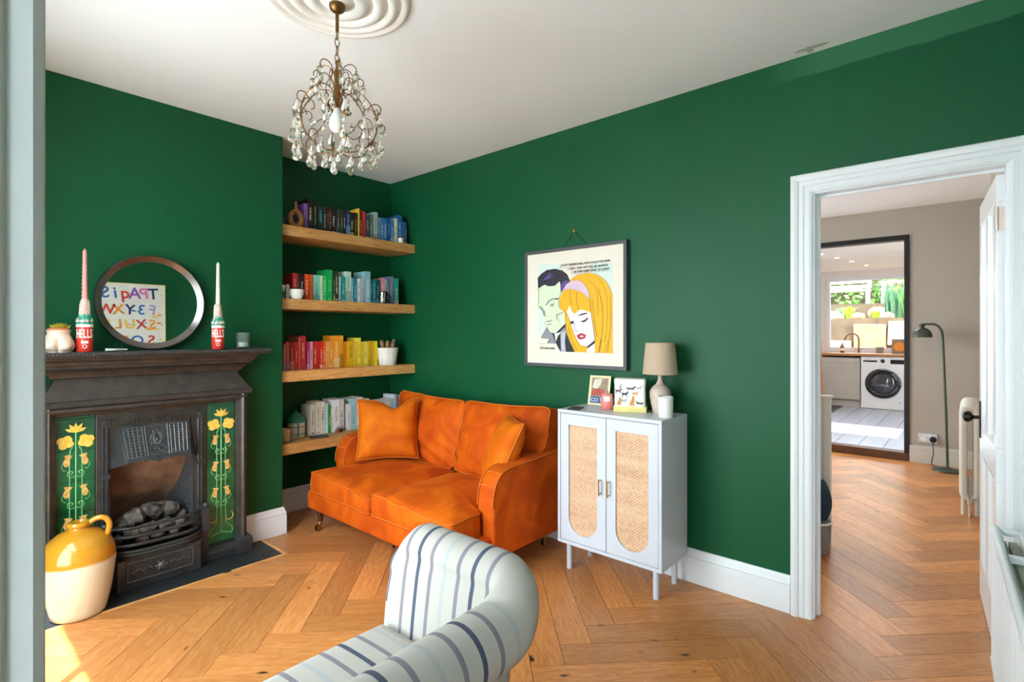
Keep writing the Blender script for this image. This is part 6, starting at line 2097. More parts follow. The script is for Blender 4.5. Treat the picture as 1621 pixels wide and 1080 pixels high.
mb = MB(); mb.tube([(QC.x + .003, QC.y, 2.475), (QC.x + .006, QC.y, 2.42), (QC.x, QC.y, 2.345)], .0022, 6); mb.build('flex', 'wax_white', CD, smooth=60)
mb = MB()
mb.lathe([(0, 2.365), (.006, 2.362), (.009, 2.352), (.005, 2.342), (.008, 2.330), (.012, 2.318), (.008, 2.30), (.010, 2.28), (.015, 2.262), (.011, 2.245), (.018, 2.228), (.024, 2.215), (.022, 2.19), (.018, 2.178), (0, 2.176)], 18, (QC.x, QC.y, 0))
mb.build('stem', 'antique_gold', CD, smooth=50)
for q in range(6):
    a = q * PI / 3 + .3
    mb = MB(); mb.tube([cy_(.012, a, 2.222), cy_(.026, a, 2.210), cy_(.034, a, 2.19), cy_(.033, a, 2.168), cy_(.036, a, 2.155)], [.003, .006, .007, .005, .001], 6); mb.build('leaf_cup', 'antique_gold', CD, smooth=60)
mat('opal_glass', 'f6f4ee', rough=0.25, var=0.01)
mb = MB(); mb.lathe([(.013, 2.178), (.014, 2.165), (.022, 2.150), (.029, 2.130), (.030, 2.115), (.026, 2.100), (.015, 2.089), (0, 2.086)], 24, (QC.x, QC.y, 0)); mb.build('bulb', 'opal_glass', CD, smooth=70)
def scroll(c, r, a0, a1, plane_a, shrink=.65, n=14):
    out = []
    for k in range(n + 1):
        t = k / n
        rr = r * (1 - shrink * t)
        al = a0 + (a1 - a0) * t
        out.append(cy_(c[0] + rr * math.cos(al), plane_a, c[1] + rr * math.sin(al)))
    return out
NA = 6
hang = []
for q in range(NA):
    a = q * 2 * PI / NA + .12
    a2 = a + PI / NA
    mb = MB()
    mb.tube(bez([cy_(.012, a, 2.235), cy_(.040, a, 2.252), cy_(.075, a, 2.246), cy_(.115, a, 2.212), cy_(.146, a, 2.160), cy_(.156, a, 2.105), cy_(.142, a, 2.055), cy_(.105, a, 2.022), cy_(.055, a, 2.010), cy_(.012, a, 2.014)], 5), .0023, 6)
    am = mb.build('scroll_arm', 'antique_gold', CD, smooth=60)
    for pts in (scroll((.052, 2.318), .036, 4.3, -.5, a, .40), scroll((.088, 2.270), .024, 3.9, -1.4, a, .5), scroll((.150, 2.165), .030, 3.3, -1.8, a, .5), scroll((.172, 2.095), .020, 3.4, -1.0, a, .35), scroll((.118, 2.150), .028, .0, 4.4, a, .5), scroll((.150, 2.025), .020, 2.6, -1.6, a, .4), scroll((.100, 2.050), .026, -.8, 3.6, a, .5)):
        mb = MB(); mb.tube(pts, .0019, 6); mb.build('scroll', 'antique_gold', am, smooth=60)
    mb = MB(); mb.tube(bez([cy_(.012, a2, 2.262), cy_(.034, a2, 2.302), cy_(.060, a2, 2.300), cy_(.070, a2, 2.270), cy_(.060, a2, 2.250)], 5), .0018, 6); mb.build('crown_scroll', 'antique_gold', am, smooth=60)
    mb = MB(); mb.tube(bez([cy_(.145, a, 2.160), cy_(.150, (a + a2) / 2, 2.185), cy_(.150, a2, 2.150), cy_(.138, a2 + .12, 2.130)], 5), .0017, 6); mb.build('side_scroll', 'antique_gold', am, smooth=60)
    mb = MB(); mb.tube(bez([cy_(.138, a, 2.050), cy_(.145, (a + a2) / 2, 2.020), cy_(.142, a2, 2.050), cy_(.130, a2 + .08, 2.078)], 5), .0017, 6); mb.build('side_scroll', 'antique_gold', am, smooth=60)
    hang += [(.076, a, 2.318, 'r'), (.082, a, 2.292, 'd'), (.070, a2, 2.268, 'r'), (.106, a, 2.262, 'r'), (.170, a, 2.155, 'd'), (.176, a, 2.092, 'r'), (.170, a, 2.062, 'd'), (.138, a2 + .12, 2.128, 'd'), (.150, a2, 2.178, 'r'), (.130, a2 + .08, 2.074, 'r'), (.142, a2, 2.022, 'd'), (.108, a, 2.018, 'd'), (.055, a, 2.005, 'd'), (.045, a2, 2.215, 'd'), (.164, a, 2.018, 'r')]
dm = MB()
dm.lathe([(0, 0), (.0022, -.002), (.0045, -.012), (.0105, -.027), (.0120, -.034), (.0100, -.042), (.005, -.047), (0, -.048)], 8)
dm.ball((0, 0, .004), .0052, 6, 4)
drop_me = dm.mesh('crystal_drop'); drop_me.materials.append(MATS['crystal'])
rm = MB()
rm.ball((0, 0, -.014), .0125, 8, 6, sy=.55)
rm.ball((0, 0, .003), .0046, 6, 4)
round_me = rm.mesh('crystal_round'); round_me.materials.append(MATS['crystal'])
random.seed(9)
for r, a, z, kd in hang:
    o = bpy.data.objects.new('crystal_drop' if kd == 'd' else 'crystal_bead', drop_me if kd == 'd' else round_me)
    COL.objects.link(o)
    o.parent = CD
    o.matrix_parent_inverse = WM[CD.name].inverted()
    o.location = Vector(cy_(r, a, z - .006)) + Vector((random.uniform(-.004, .004), random.uniform(-.004, .004), 0))
    o.rotation_euler = (random.uniform(-.1, .1), random.uniform(-.1, .1), a + random.uniform(-.6, .6))
    s_ = random.uniform(.95, 1.25)
    o.scale = (s_, s_, s_)

# ================================================================ RADIATOR BY THE CAMERA AND POSTER OPPOSITE THE MIRROR
mat('radiator_white', 'eceff4', rough=0.3, var=0.01)
mat('radiator_fin_shaded', 'b4b8a6', rough=0.6, var=0.05)  # shade between the panels put into the fin colour as sage grey
RD = thing('panel_radiator', 'white ribbed double panel radiator at the lower right edge', 'radiator', (1.9, -.13, .0))
rx0, rx1, ry, rz0, rz1 = 1.15, 2.60, -.088, .12, .62
mb = MB()
poly_ = []
n = int((rx1 - rx0) / .032)
for i in range(n):
    x = rx0 + (rx1 - rx0) * i / n
    w_ = (rx1 - rx0) / n
    poly_ += [(x, ry - .013), (x + w_ * .3, ry), (x + w_ * .7, ry), (x + w_, ry - .013)]
poly_ += [(rx1, ry - .018), (rx0, ry - .018)]
mb.prism(poly_, rz0 + .02, rz1 - .03); mb.build('front_panel', 'radiator_white', RD)
mb = MB(); mb.tube([(rx0, ry - .010, rz1 - .014), (rx1, ry - .010, rz1 - .014)], .0145, 10); mb.tube([(rx0, ry - .010, rz0 + .012), (rx1, ry - .010, rz0 + .012)], .0125, 10)
mb.build('front_rails', 'radiator_white', RD, smooth=50)
mb = MB(); mb.box(rx0, rx1, -.171, -.160, rz0, rz1 - .01); mb.build('rear_panel', 'radiator_white', RD, bevel=.004)
for yy0, yy1 in ((-.126, -.106), (-.156, -.132)):
    mb = MB()
    zz = []
    nf = 110
    for i in range(nf):
        x = rx0 + .02 + (rx1 - rx0 - .04) * i / nf
        mb.box(x, x + .004, yy0, yy1, rz0 + .03, rz1 - .045)
    o = mb.build('convector_fins', 'radiator_fin_shaded', RD); o['kind'] = 'stuff'
for x in (1.45, 2.31):
    mb = MB(); mb.box(x - .012, x + .012, -.165, -.095, rz1 - .035, rz1 - .012); mb.build('top_bracket', 'radiator_white', RD, bevel=.003)
mb = MB(); mb.lathe([(.006, 0), (.008, .004), (.008, .015), (.012, .03), (.014, .042), (.010, .056), (.007, .07), (.008, .078), (.008, .082)], 14, M=Matrix.Translation((2.575, ry - .006, .606)) @ Matrix.Rotation(PI / 2, 4, 'X'))
mb.build('turned_rail', 'radiator_white', RD, smooth=50)
for x in (1.22, 2.53):
    mb = MB(); mb.tube([(x, -.12, .002), (x, -.12, .14)], .009, 10); mb.build('valve_pipe', 'radiator_white', RD, smooth=50)

RD.rotation_euler = (0, 0, math.radians(2.1))
mat('poster_white', 'e9e6e0', rough=0.6, var=0.05, vs=8)
PO = thing('letter_painting', 'white canvas painted with rows of colourful letters, seen in the mirror', 'painting', (1.57, -.195, 1.22))
px0, px1, pz0, pz1 = 1.25, 1.905, 1.22, 1.955
mb = MB(); mb.box(px0, px1, -.199, -.185, pz0, pz1); pb = mb.build('canvas', 'poster_white', PO)
mb = MB()
for b_ in ((px0 - .008, px0, pz0 - .008, pz1 + .008), (px1, px1 + .008, pz0 - .008, pz1 + .008), (px0, px1, pz1, pz1 + .008), (px0, px1, pz0 - .008, pz0)):
    mb.box(b_[0], b_[1], -.199, -.178, b_[2], b_[3])
mb.build('edge_frame', 'yellow_box', PO)
for nm, cc in (('blue', '3a6fb8'), ('purple', '8a5ab8'), ('pink', 'e07ab0'), ('red', 'd0402c'), ('orange', 'f0952a'), ('navy', '2a2f66'), ('teal', '4fb0b0'), ('yellow', 'f2c23a'), ('violet', 'b0a0d0')):
    mat('paint_' + nm, cc, rough=0.5, var=0.2, vs=18)
rows = [('TPAqiS', ['navy', 'pink', 'purple', 'red', 'blue', 'blue'], 1.85, .17), ('F3YXW', ['violet', 'blue', 'navy', 'orange', 'red'], 1.67, .15), ('SXULE', ['orange', 'red', 'yellow', 'orange', 'yellow'], 1.51, .14), ('SOZd', ['red', 'blue', 'orange', 'teal'], 1.33, .15)]
random.seed(4)
def mirror_x(f):
    return px1 - (px1 - px0) * f
for txt, cols, zc, sz in rows:
    for i, ch in enumerate(txt):
        f = .10 + .80 * (i + .5) / len(txt)
        M = frame_mat((px1 - (px1 - px0) * f, -.1845, zc), (-1, 0, 0), (0, 0, 1)) @ Matrix.Rotation(random.uniform(-.15, .15), 4, 'Z')
        text_part('painted_letter', ch, sz, M, 'paint_' + cols[i], pb, offset=.003)
for i in range(16):
    f0, z0_ = random.uniform(.05, .85), random.choice([1.84, 1.66, 1.50, 1.33]) + random.uniform(-.05, .05)
    ln, w_ = random.uniform(.05, .13), random.uniform(.010, .024)
    an = random.uniform(-.5, .5)
    d = Vector((math.cos(an), math.sin(an))); nn = Vector((-d.y, d.x))
    c0 = Vector((px1 - (px1 - px0) * f0, z0_))
    ps = [c0, c0 + d * ln * .5 + nn * w_ * .6, c0 + d * ln, c0 + d * ln * .5 - nn * w_ * .5]
    ps = [(min(max(p.x, px0 + .02), px1 - .02), p.y) for p in ps]
    mb = MB(); mb.prism(ps, -.185, -.1843 - .0001 * (i % 3), axis='y'); mb.build('brush_stroke', 'paint_' + random.choice(['blue', 'orange', 'yellow', 'pink', 'teal', 'violet', 'red']), pb)
# ================================================================ DINING ROOM BEYOND THE DOORWAY
mat('lamp_green', '4a5246', rough=0.35, metal=0.2, var=0.1)
mat('lamp_inside', 'e8e4d8', rough=0.5)
LB = Vector((6.50, .150, 0))
t = thing('floor_lamp', 'olive green arched floor lamp with a dome shade by the dining room wall', 'floor lamp', LB)
mb = MB(); mb.lathe([(0, 0), (.115, 0), (.120, .006), (.116, .014), (.05, .028), (.014, .036), (.010, .05), (0, .05)], 36, LB); mb.build('lamp_foot', 'lamp_green', t, smooth=50)
mb = MB(); mb.tube(bez([(6.50, .150, .04), (6.52, .160, .5), (6.55, .178, 1.0), (6.56, .188, 1.28), (6.56, .205, 1.36), (6.56, .245, 1.40), (6.56, .30, 1.405), (6.56, .345, 1.402)], 6), .0105, 10); mb.build('lamp_pole', 'lamp_green', t, smooth=60)
SCn = (6.56, .345, 1.40)
mb = MB(); mb.lathe([(.012, .012), (.022, .004), (.024, -.012), (.017, -.024), (.020, -.030), (.045, -.040), (.068, -.062), (.080, -.092), (.084, -.125), (.081, -.125), (.076, -.092), (.064, -.066), (.042, -.046), (0, -.040)], 36, SCn); mb.build('lamp_dome', 'lamp_green', t, smooth=50)
mb = MB(); mb.ball((SCn[0], SCn[1], SCn[2] - .085), .026, 12, 8); mb.build('bulb', 'lamp_inside', t, smooth=60)
# sockets
mat('socket_steel', 'c9ccd2', rough=0.3, metal=0.6)
t = thing('wall_socket', 'double steel wall socket with a black plug beside the floor lamp', 'socket', (6.735, .308, .255))
mb = MB(); mb.box(6.728, 6.740, .233, .383, .210, .304); mb.build('face_plate', 'socket_steel', t, bevel=.002)
for y in (.345, .272):
    mb = MB(); mb.box(6.7262, 6.7285, y - .022, y + .022, .226, .270); mb.build('outlet', 'label_white', t, bevel=.001)
for y in (.322, .295):
    mb = MB(); mb.box(6.7255, 6.7285, y - .009, y + .009, .276, .292); mb.build('rocker_switch', 'label_white', t, bevel=.001)
t = thing('power_plug', 'black mains plug with its cord hanging to the floor', 'plug', (6.70, .262, .25))
mb = MB(); mb.lathe([(.028, 0), (.030, .004), (.030, .026), (.022, .034), (0, .036)], 20, M=Matrix.Translation((6.7262, .266, .250)) @ Matrix.Rotation(-PI / 2, 4, 'Y')); mb.build('plug_body', 'mug_black', t, smooth=50)
mb = MB(); mb.tube(bez([(6.70, .266, .235), (6.695, .267, .20), (6.69, .262, .12), (6.685, .275, .04), (6.675, .27, .006), (6.64, .25, .005), (6.61, .20, .005)], 5), .0035, 6); mb.build('cord', 'mug_black', t, smooth=60)
# column radiator on the right wall
mat('column_rad_paint', 'ddd6cc', rough=0.4, var=0.03)
t = thing('column_radiator', 'cream cast column radiator seen end on behind the open door', 'radiator', (5.35, -.01, .0))
for i in range(11):
    x = 5.02 + i * .062
    mb = MB()
    for y in (.028, -.048):
        mb.tube([(x, y, .155), (x, y, .745)], .0225, 10)
    mb.tube(bez([(x, .028, .735), (x, .018, .768), (x, -.010, .775), (x, -.038, .768), (x, -.048, .735)], 4), .022, 10)
    mb.tube(bez([(x, .028, .165), (x, .018, .132), (x, -.010, .125), (x, -.038, .132), (x, -.048, .165)], 4), .022, 10)
    mb.build('column_section', 'column_rad_paint', t, smooth=60)
for x in (5.02, 5.64):
    mb = MB()
    for y in (.028, -.048):
        mb.tube([(x, y, .14), (x, y, .002)], .012, 8)
    mb.build('foot', 'column_rad_paint', t, smooth=50)
mb = MB(); mb.lathe([(.010, .002), (.010, .09), (.017, .095), (.017, .135), (.010, .14), (.0, .14)], 14, (4.97, -.01, 0)); mb.tube([(4.97, -.01, .125), (5.02, -.01, .150)], .010, 8)
mb.build('valve', 'chrome', t, smooth=50)
# pictures edge on along the right wall
mat('frame_dark', '3a3230', rough=0.4); mat('frame_oak', 'a5703c', rough=0.45, var=.15); mat('art_grey', '8a8680', rough=0.6, var=.3, vs=14)
for i, (x0, x1, z0, z1, m_, lab) in enumerate(((5.2, 5.75, 1.42, 2.02, 'frame_oak', 'oak framed picture highest on the dining room right wall'), (4.5, 5.0, 1.02, 1.66, 'frame_dark', 'dark framed picture on the dining room right wall above the radiator'), (5.9, 6.4, 1.05, 1.75, 'frame_dark', 'dark framed picture nearest the floor lamp corner'))):
    t = thing('wall_picture', lab, 'picture', ((x0 + x1) / 2, -.12, z0))
    mb = MB(); mb.box(x0, x1, -.139, -.112, z0, z0 + .03); mb.box(x0, x1, -.139, -.112, z1 - .03, z1); mb.box(x0, x0 + .03, -.139, -.112, z0 + .03, z1 - .03); mb.box(x1 - .03, x1, -.139, -.112, z0 + .03, z1 - .03)
    mb.build('picture_frame', m_, t, bevel=.002)
    mb = MB(); mb.box(x0 + .03, x1 - .03, -.139, -.125, z0 + .03, z1 - .03); mb.build('picture_sheet', 'art_grey', t)
mb = MB(); mb.lathe([(0, 0), (.022, 0), (.024, .012), (.016, .03), (0, .034)], 14, M=Matrix.Translation((6.5, -.139, 2.06)) @ Matrix.Rotation(-PI / 2, 4, 'X'))
tag(mb.build('alarm_sensor', 'dark_metal', smooth=50), 'small dark sensor knob high on the dining room right wall', 'sensor')
# white panelled stair end with bag and carpeted tread
mat('cream_gloss', 'dcd8d2', rough=0.35, var=0.02)
t = thing('panel_screen', 'low cream panelled stair screen just inside the doorway', 'screen', (3.73, .9, 0))
mb = MB(); mb.box(3.71, 3.755, .640, .676, .002, .915); mb.build('end_post', 'cream_gloss', t, bevel=.003)
mb = MB(); mb.box(3.70, 3.765, .632, 1.30, .915, .932); mb.build('top_cap', 'cream_gloss', t, bevel=.003)
mb = MB(); mb.box(3.718, 3.748, .676, 1.29, .84, .915); mb.box(3.718, 3.748, .676, 1.29, .002, .16); mb.box(3.718, 3.748, .676, .70, .16, .84); mb.build('rails', 'cream_gloss', t, bevel=.002)
mb = MB(); mb.box(3.728, 3.738, .70, 1.28, .16, .84); mb.build('inset_panel', 'cream_gloss', t)
mat('navy_cloth', '1c3348', rough=0.8, var=.25, vs=20, bump=.4, bs=30); mat('grey_carpet', '8c8a88', rough=0.95, var=.2, vs=60, bump=.6, bs=200)
mb = MB()
rings = []
for k in range(9):
    q = k / 8
    rr = .055 + .05 * math.sin(PI * (q * .8 + .15))
    rings.append([(3.60 + rr * .8 * math.cos(a) * (1 + .15 * noise.noise(Vector((a, q * 4, 1)))), .700 + rr * .85 * math.sin(a), .205 + .22 * q) for a in [2 * PI * j / 20 for j in range(20)]])
mb.loft(rings)
tag(mb.build('navy_bag', 'navy_cloth', smooth=60), 'slumped navy cloth bag against the low panelled screen', 'bag')
t = thing('grey_basket', 'grey felt basket on the floor under the navy bag', 'basket', (3.58, .71, 0))
mb = MB(); mb.lathe([(0, .001), (.085, .001), (.090, .01), (.100, .19), (.094, .19), (.085, .02), (0, .015)], 28, (3.59, .712, 0)); mb.build('basket_body', 'grey_carpet', t, smooth=50)
mb = MB(); mb.tube([(3.59 + .099 * math.cos(a), .712 + .099 * math.sin(a), .190) for a in [2 * PI * i / 28 for i in range(28)]], .006, 6, closed=True); mb.build('basket_rim', 'label_white', t, smooth=60)
mb = MB(); mb.lathe([(0, .160), (.092, .160), (.092, .19), (0, .2)], 24, (3.59, .712, 0)); mb.build('basket_fill', 'grey_carpet', t, smooth=50)

# ================================================================ KITCHEN
mat('unit_paint', 'b9b0a4', rough=0.45, var=0.02)
mat('worktop_oak', 'b07a4a', rough=0.4, var=.2, vs=5, stretch=(4, 1, 8))
mat('appliance_white', 'e8e6e2', rough=0.3, var=0.01)
mat('door_glass_dark', '14151a', rough=0.08, coat=.6)
mat('display_black', '17181c', rough=0.15)
KF = 10.30
def unit(y0, y1, lab):
    t = thing('base_unit', lab, 'cabinet', (KF + .3, (y0 + y1) / 2, .081))
    mb = MB(); mb.box(KF + .02, 10.91, y0, y1, .20, .905); mb.build('unit_body', 'unit_paint', t)
    mb = MB(); mb.box(KF + .06, 10.90, y0, y1, .081, .20); mb.build('plinth', 'unit_paint', t)
    mb = MB()
    mb.box(KF, KF + .02, y0 + .004, y1 - .004, .21, .29); mb.box(KF, KF + .02, y0 + .004, y1 - .004, .82, .90); mb.box(KF, KF + .02, y0 + .004, y0 + .08, .29, .82); mb.box(KF, KF + .02, y1 - .08, y1 - .004, .29, .82); mb.box(KF + .010, KF + .02, y0 + .08, y1 - .08, .29, .82)
    d = mb.build('door', 'unit_paint', t, bevel=.002)
    mb = MB(); mb.tube([(KF - .025, y0 + .045, .70), (KF - .025, y0 + .045, .84)], .006, 8); mb.tube([(KF, y0 + .045, .71), (KF - .025, y0 + .045, .71)], .004, 6); mb.tube([(KF, y0 + .045, .83), (KF - .025, y0 + .045, .83)], .004, 6); mb.build('handle', 'chrome', d, smooth=50)
unit(1.352, 1.95, 'taupe shaker kitchen unit under the sink left of the washing machine')
unit(-.38, .727, 'taupe shaker kitchen unit hidden behind the black frame')
mb = MB(); mb.box(KF - .025, 10.915, -.39, 2.28, .935, .975)
tag(mb.build('kitchen_worktop', 'worktop_oak', bevel=.004), 'long oak worktop under the kitchen window', 'worktop')
mb = MB(); mb.box(KF + .03, 10.91, -.38, .727, .905, .934); mb.box(KF + .03, 10.91, 1.352, 1.95, .905, .934)
WMc = 1.04
t = thing('washing_machine', 'white front loading washing machine with a dark round door', 'washing machine', (KF + .3, WMc, .081))
mb = MB(); mb.box(KF + .005, 10.88, WMc - .298, WMc + .298, .086, .930); mb.build('machine_body', 'appliance_white', t, bevel=.006)
Rm = Matrix.Translation((KF + .006, WMc, .500)) @ Matrix.Rotation(-PI / 2, 4, 'Y')
mb = MB(); mb.lathe([(.240, 0), (.242, .014), (.236, .028), (.214, .036), (.165, .034), (.160, .026), (.160, 0)], 48, M=Rm)
wd = mb.build('machine_door', 'door_glass_dark', t, smooth=40)
mat('porthole', '3a3c42', rough=0.06, coat=.8, var=.3, vs=6)
mb = MB(); mb.lathe([(.160, .010), (.158, .020), (.120, .030), (0, .036)], 40, M=Rm); mb.build('porthole', 'porthole', wd, smooth=60)
mb = MB(); mb.box(KF - .001, KF + .006, WMc + .075, WMc + .265, .845, .868); mb.build('drawer_grip', 'display_black', t)
mb = MB(); mb.lathe([(.030, 0), (.030, .006), (.024, .010), (.022, .024), (0, .026)], 24, M=Matrix.Translation((KF + .006, WMc, .862)) @ Matrix.Rotation(-PI / 2, 4, 'Y')); mb.build('programme_dial', 'display_black', t, smooth=40)
mb = MB(); mb.box(KF + .001, KF + .006, WMc - .275, WMc - .100, .820, .888); mb.build('display', 'display_black', t)
mb = MB(); mb.box(KF + .003, KF + .006, WMc - .230, WMc - .205, .198, .206); mb.build('filter_tab', 'display_black', t)
# ladder shelf at the left
mat('pine', 'b8804a', rough=0.5, var=.15)
t = thing('ladder_shelf', 'honey pine ladder shelf at the left of the kitchen', 'shelf', (9.1, 1.95, .081))
for y0, y1 in ((1.70, 1.72), (2.10, 2.08)):
    for x0, x1 in ((8.95, 9.10), (9.35, 9.18)):
        mb = MB(); mb.tube([(x0, y0, .083), (x1, y1, 1.20)], .014, 6); mb.build('upright', 'pine', t)
for z in (.34, .62, .90, 1.16):
    f = (z - .083) / 1.117
    mb = MB(); mb.box(8.95 + .15 * f - .01, 9.35 - .17 * f + .01, 1.69 + .02 * f, 2.11 - .02 * f, z - .01, z + .01); mb.build('tread', 'pine', t, bevel=.003)
for i, (z, c_) in enumerate(((.351, 'label_white'), (.631, 'label_white'), (.911, 'cream_glaze'))):
    mb = MB(); mb.lathe([(0, 0), (.045, 0), (.055, .03), (.05, .11), (.035, .13), (0, .13)], 20, (9.12, 1.80, z))
    tag(mb.build('storage_pot', c_, smooth=50), ['white storage pot on the bottom tread of the pine ladder shelf', 'white storage pot on the middle tread of the pine ladder shelf', 'cream storage pot high on the pine ladder shelf'][i], 'pot')
# left wall items
t = thing('black_wall_rail', 'tall black coat rail on the kitchen left wall', 'rail', (8.9, 2.26, 1.1))
mb = MB(); mb.box(9.0, 9.04, 2.268, 2.299, 1.2, 2.05); mb.build('back_plate', 'black_trim', t)
mb = MB(); mb.tube([(9.02, 2.27, 1.95), (9.02, 2.20, 1.95), (9.02, 2.17, 2.0), (9.02, 2.17, 2.06), (9.02, 2.21, 2.08), (9.02, 2.268, 2.02)], .012, 8); mb.build('hook_loop', 'black_trim', t, smooth=60)
t = thing('slim_picture', 'slim black framed picture on the kitchen left wall', 'picture', (10.2, 2.28, 1.4))
mb = MB(); mb.box(10.05, 10.28, 2.282, 2.299, 1.35, 1.78); mb.build('picture_frame', 'black_trim', t)
mb = MB(); mb.box(10.075, 10.255, 2.279, 2.2825, 1.375, 1.755); mb.build('picture_sheet', 'label_white', t)
# things on the worktop
WZ = .975
t = thing('soap_bottle', 'amber pump bottle beside the kitchen tap', 'bottle', (10.72, 1.665, WZ))
mat('amber_glass', '8a5a1e', rough=0.12, coat=.4)
mb = MB(); mb.lathe([(0, 0), (.032, 0), (.034, .004), (.034, .105), (.028, .120), (.012, .128), (.012, .140), (0, .140)], 24, (10.72, 1.665, WZ)); sb_ = mb.build('bottle_body', 'amber_glass', t, smooth=50)
mb = MB(); mb.lathe([(.0345, .03), (.0348, .03), (.0348, .08), (.0345, .08)], 24, (10.72, 1.665, WZ)); mb.build('bottle_label', 'label_white', sb_)
mb = MB(); mb.lathe([(0, .14), (.014, .14), (.014, .155), (.004, .158), (.004, .18), (0, .18)], 14, (10.72, 1.665, WZ)); mb.tube([(10.72, 1.665, WZ + .178), (10.69, 1.66, WZ + .178)], .004, 6); mb.build('pump', 'display_black', t, smooth=50)
t = thing('kitchen_tap', 'copper swan neck kitchen tap under the window', 'tap', (10.80, 1.42, WZ))
mat('copper', '8a6a58', rough=0.25, metal=0.9)
mb = MB(); mb.lathe([(0, 0), (.030, 0), (.030, .008), (.018, .015), (.018, .09), (.012, .10), (0, .1)], 20, (10.78, 1.43, WZ)); mb.build('tap_base', 'copper', t, smooth=50)
mb = MB(); mb.tube(bez([(10.78, 1.43, WZ + .09), (10.78, 1.43, WZ + .22), (10.775, 1.455, WZ + .30), (10.77, 1.53, WZ + .335), (10.765, 1.60, WZ + .30), (10.76, 1.63, WZ + .24), (10.76, 1.635, WZ + .21)], 6), .012, 10); mb.build('tap_spout', 'copper', t, smooth=60)
mb = MB(); mb.tube([(10.78, 1.415, WZ + .06), (10.77, 1.36, WZ + .075)], .006, 8); mb.build('tap_lever', 'copper', t, smooth=50)
t = thing('grey_planter', 'square grey planter on the kitchen window ledge', 'planter', (10.80, 1.125, WZ))
mat('zinc', '9a8f8a', rough=0.5)
mb = MB(); mb.loft([[(10.80 + s * a, 1.13 + s * b, WZ + z) for a, b in ((-.05, -.055), (.05, -.055), (.05, .055), (-.05, .055))] for s, z in ((.85, 0), (1, .10), (.92, .10), (.8, .02))]); mb.build('planter_box', 'zinc', t)
mb = MB(); mb.box(10.76, 10.84, 1.09, 1.17, WZ + .02, WZ + .085); mb.build('soil', 'dry_moss', t)
t = thing('recipe_book', 'upright book with a round orange dish on its cover on the worktop', 'book', (10.74, .86, WZ))
BM = Matrix.Translation((10.74, .865, WZ)) @ Matrix.Rotation(math.radians(10), 4, 'Y')
mb = MB(); mb.box(-.010, .010, -.10, .10, 0, .24, M=BM); rb_ = mb.build('book_cover', 'card_brown', t, bevel=.002)
mb = MB(); mb.lathe([(0, .011), (.078, .011), (.078, .0125), (0, .0125)], 28, M=BM @ Matrix.Translation((0, -.01, .11)) @ Matrix.Rotation(-PI / 2, 4, 'Y')); mb.build('cover_dish', 'paint_orange', rb_)
# downlights
mat('light_lens', 'fff4e0', emit='fff0d8', estr=3.0)
for i, (x, y) in enumerate(((8.35, 1.55), (8.9, 1.45), (9.5, 1.35), (10.2, 1.25))):
    t = thing('ceiling_downlight', 'recessed round kitchen ceiling downlight, %s from the window' % ['farthest', 'third', 'second', 'nearest'][i], 'downlight', (x, y, KZ), group='kitchen downlights')
    mb = MB(); mb.lathe([(.036, 0), (.044, 0), (.044, -.004), (.036, -.004), (.036, 0)], 24, (x, y, KZ)); mb.build('trim_ring', 'chrome', t)
    mb = MB(); mb.lathe([(0, -.002), (.036, -.002), (.036, -.001), (0, -.001)], 24, (x, y, KZ)); mb.build('lens', 'light_lens', t)

# ================================================================ GARDEN
mat('garden_soil', '6a5a44', rough=0.95, var=.3, vs=4); mat('sandstone', 'b8a888', rough=0.85, var=.2, vs=5, bump=.4, bs=14, col2='cabda4'); mat('sandstone_warm', 'a88a68', rough=0.85, var=.25, vs=5, bump=.4, bs=14)
mat('leaf_green', '5f9a3c', rough=0.6, var=.35, vs=8, col2='7fb85a'); mat('leaf_blue', '6a9a72', rough=0.6, var=.3, vs=8); mat('daffodil', 'f4d83a', rough=0.6); mat('garden_white', 'eeeae2', rough=0.5); mat('leaf_lime', 'a8c43c', rough=.6, var=.3, vs=9)
mb = MB()
mb.box(11.3, 13.0, -4, 6, .2, .55); mb.box(13.0, 15.0, -4, 6, .2, 1.62); mb.box(15.0, 19.0, -6, 8, .2, 2.02); mb.box(19.0, 26, -8, 10, .2, 3.2)
struct(mb.build('ground_garden', 'garden_soil'))
mb = MB(); mb.box(-14, 11.3, -14, -.6, -.3, -.1); mb.box(-14, 11.3, 4.0, 14, -.3, -.1); mb.box(-14, -1.2, -.6, 4.0, -.3, -.1)
mat('bounce_paving', 'b9b9ba', rough=0.9, var=.15, vs=2)  # unseen ground, made pale to bounce daylight up to the ceiling
struct(mb.build('ground_outside', 'bounce_paving'))
random.seed(12)
def stone(x0, x1, y0, y1, z0, z1, j=.02):
    mb = MB()
    mb.box(x0, x1, y0, y1, z0, z1)
    mb.v = [tuple(c + random.uniform(-j, j) for c in v) for v in mb.v]
    return mb
gw = thing('garden_wall', 'sunlit pale sandstone retaining wall of large blocks outside the kitchen window', 'wall', (13, 1.5, .55))
for x0, y0, y1, z0, z1, m_ in ((12.86, -.6, .55, .56, 1.05, 'sandstone'), (12.86, .57, 1.20, .56, .92, 'sandstone_warm'), (12.84, .30, 1.22, 1.07, 1.55, 'sandstone'), (12.84, -.7, .28, 1.07, 1.60, 'sandstone'), (12.82, 1.24, 1.80, .94, 1.50, 'sandstone_warm'), (12.86, 1.22, 1.80, .56, .92, 'sandstone'), (12.85, 2.62, 3.3, .56, 1.2, 'sandstone_warm'), (12.85, 2.62, 3.5, 1.22, 1.62, 'sandstone')):
    stone(x0, x0 + .3, y0, y1, z0, z1).build('stone', m_, gw, bevel=.02)
gs = thing('garden_steps', 'broad pale stone garden steps rising beside the retaining wall', 'steps', (13, 2.1, .55))
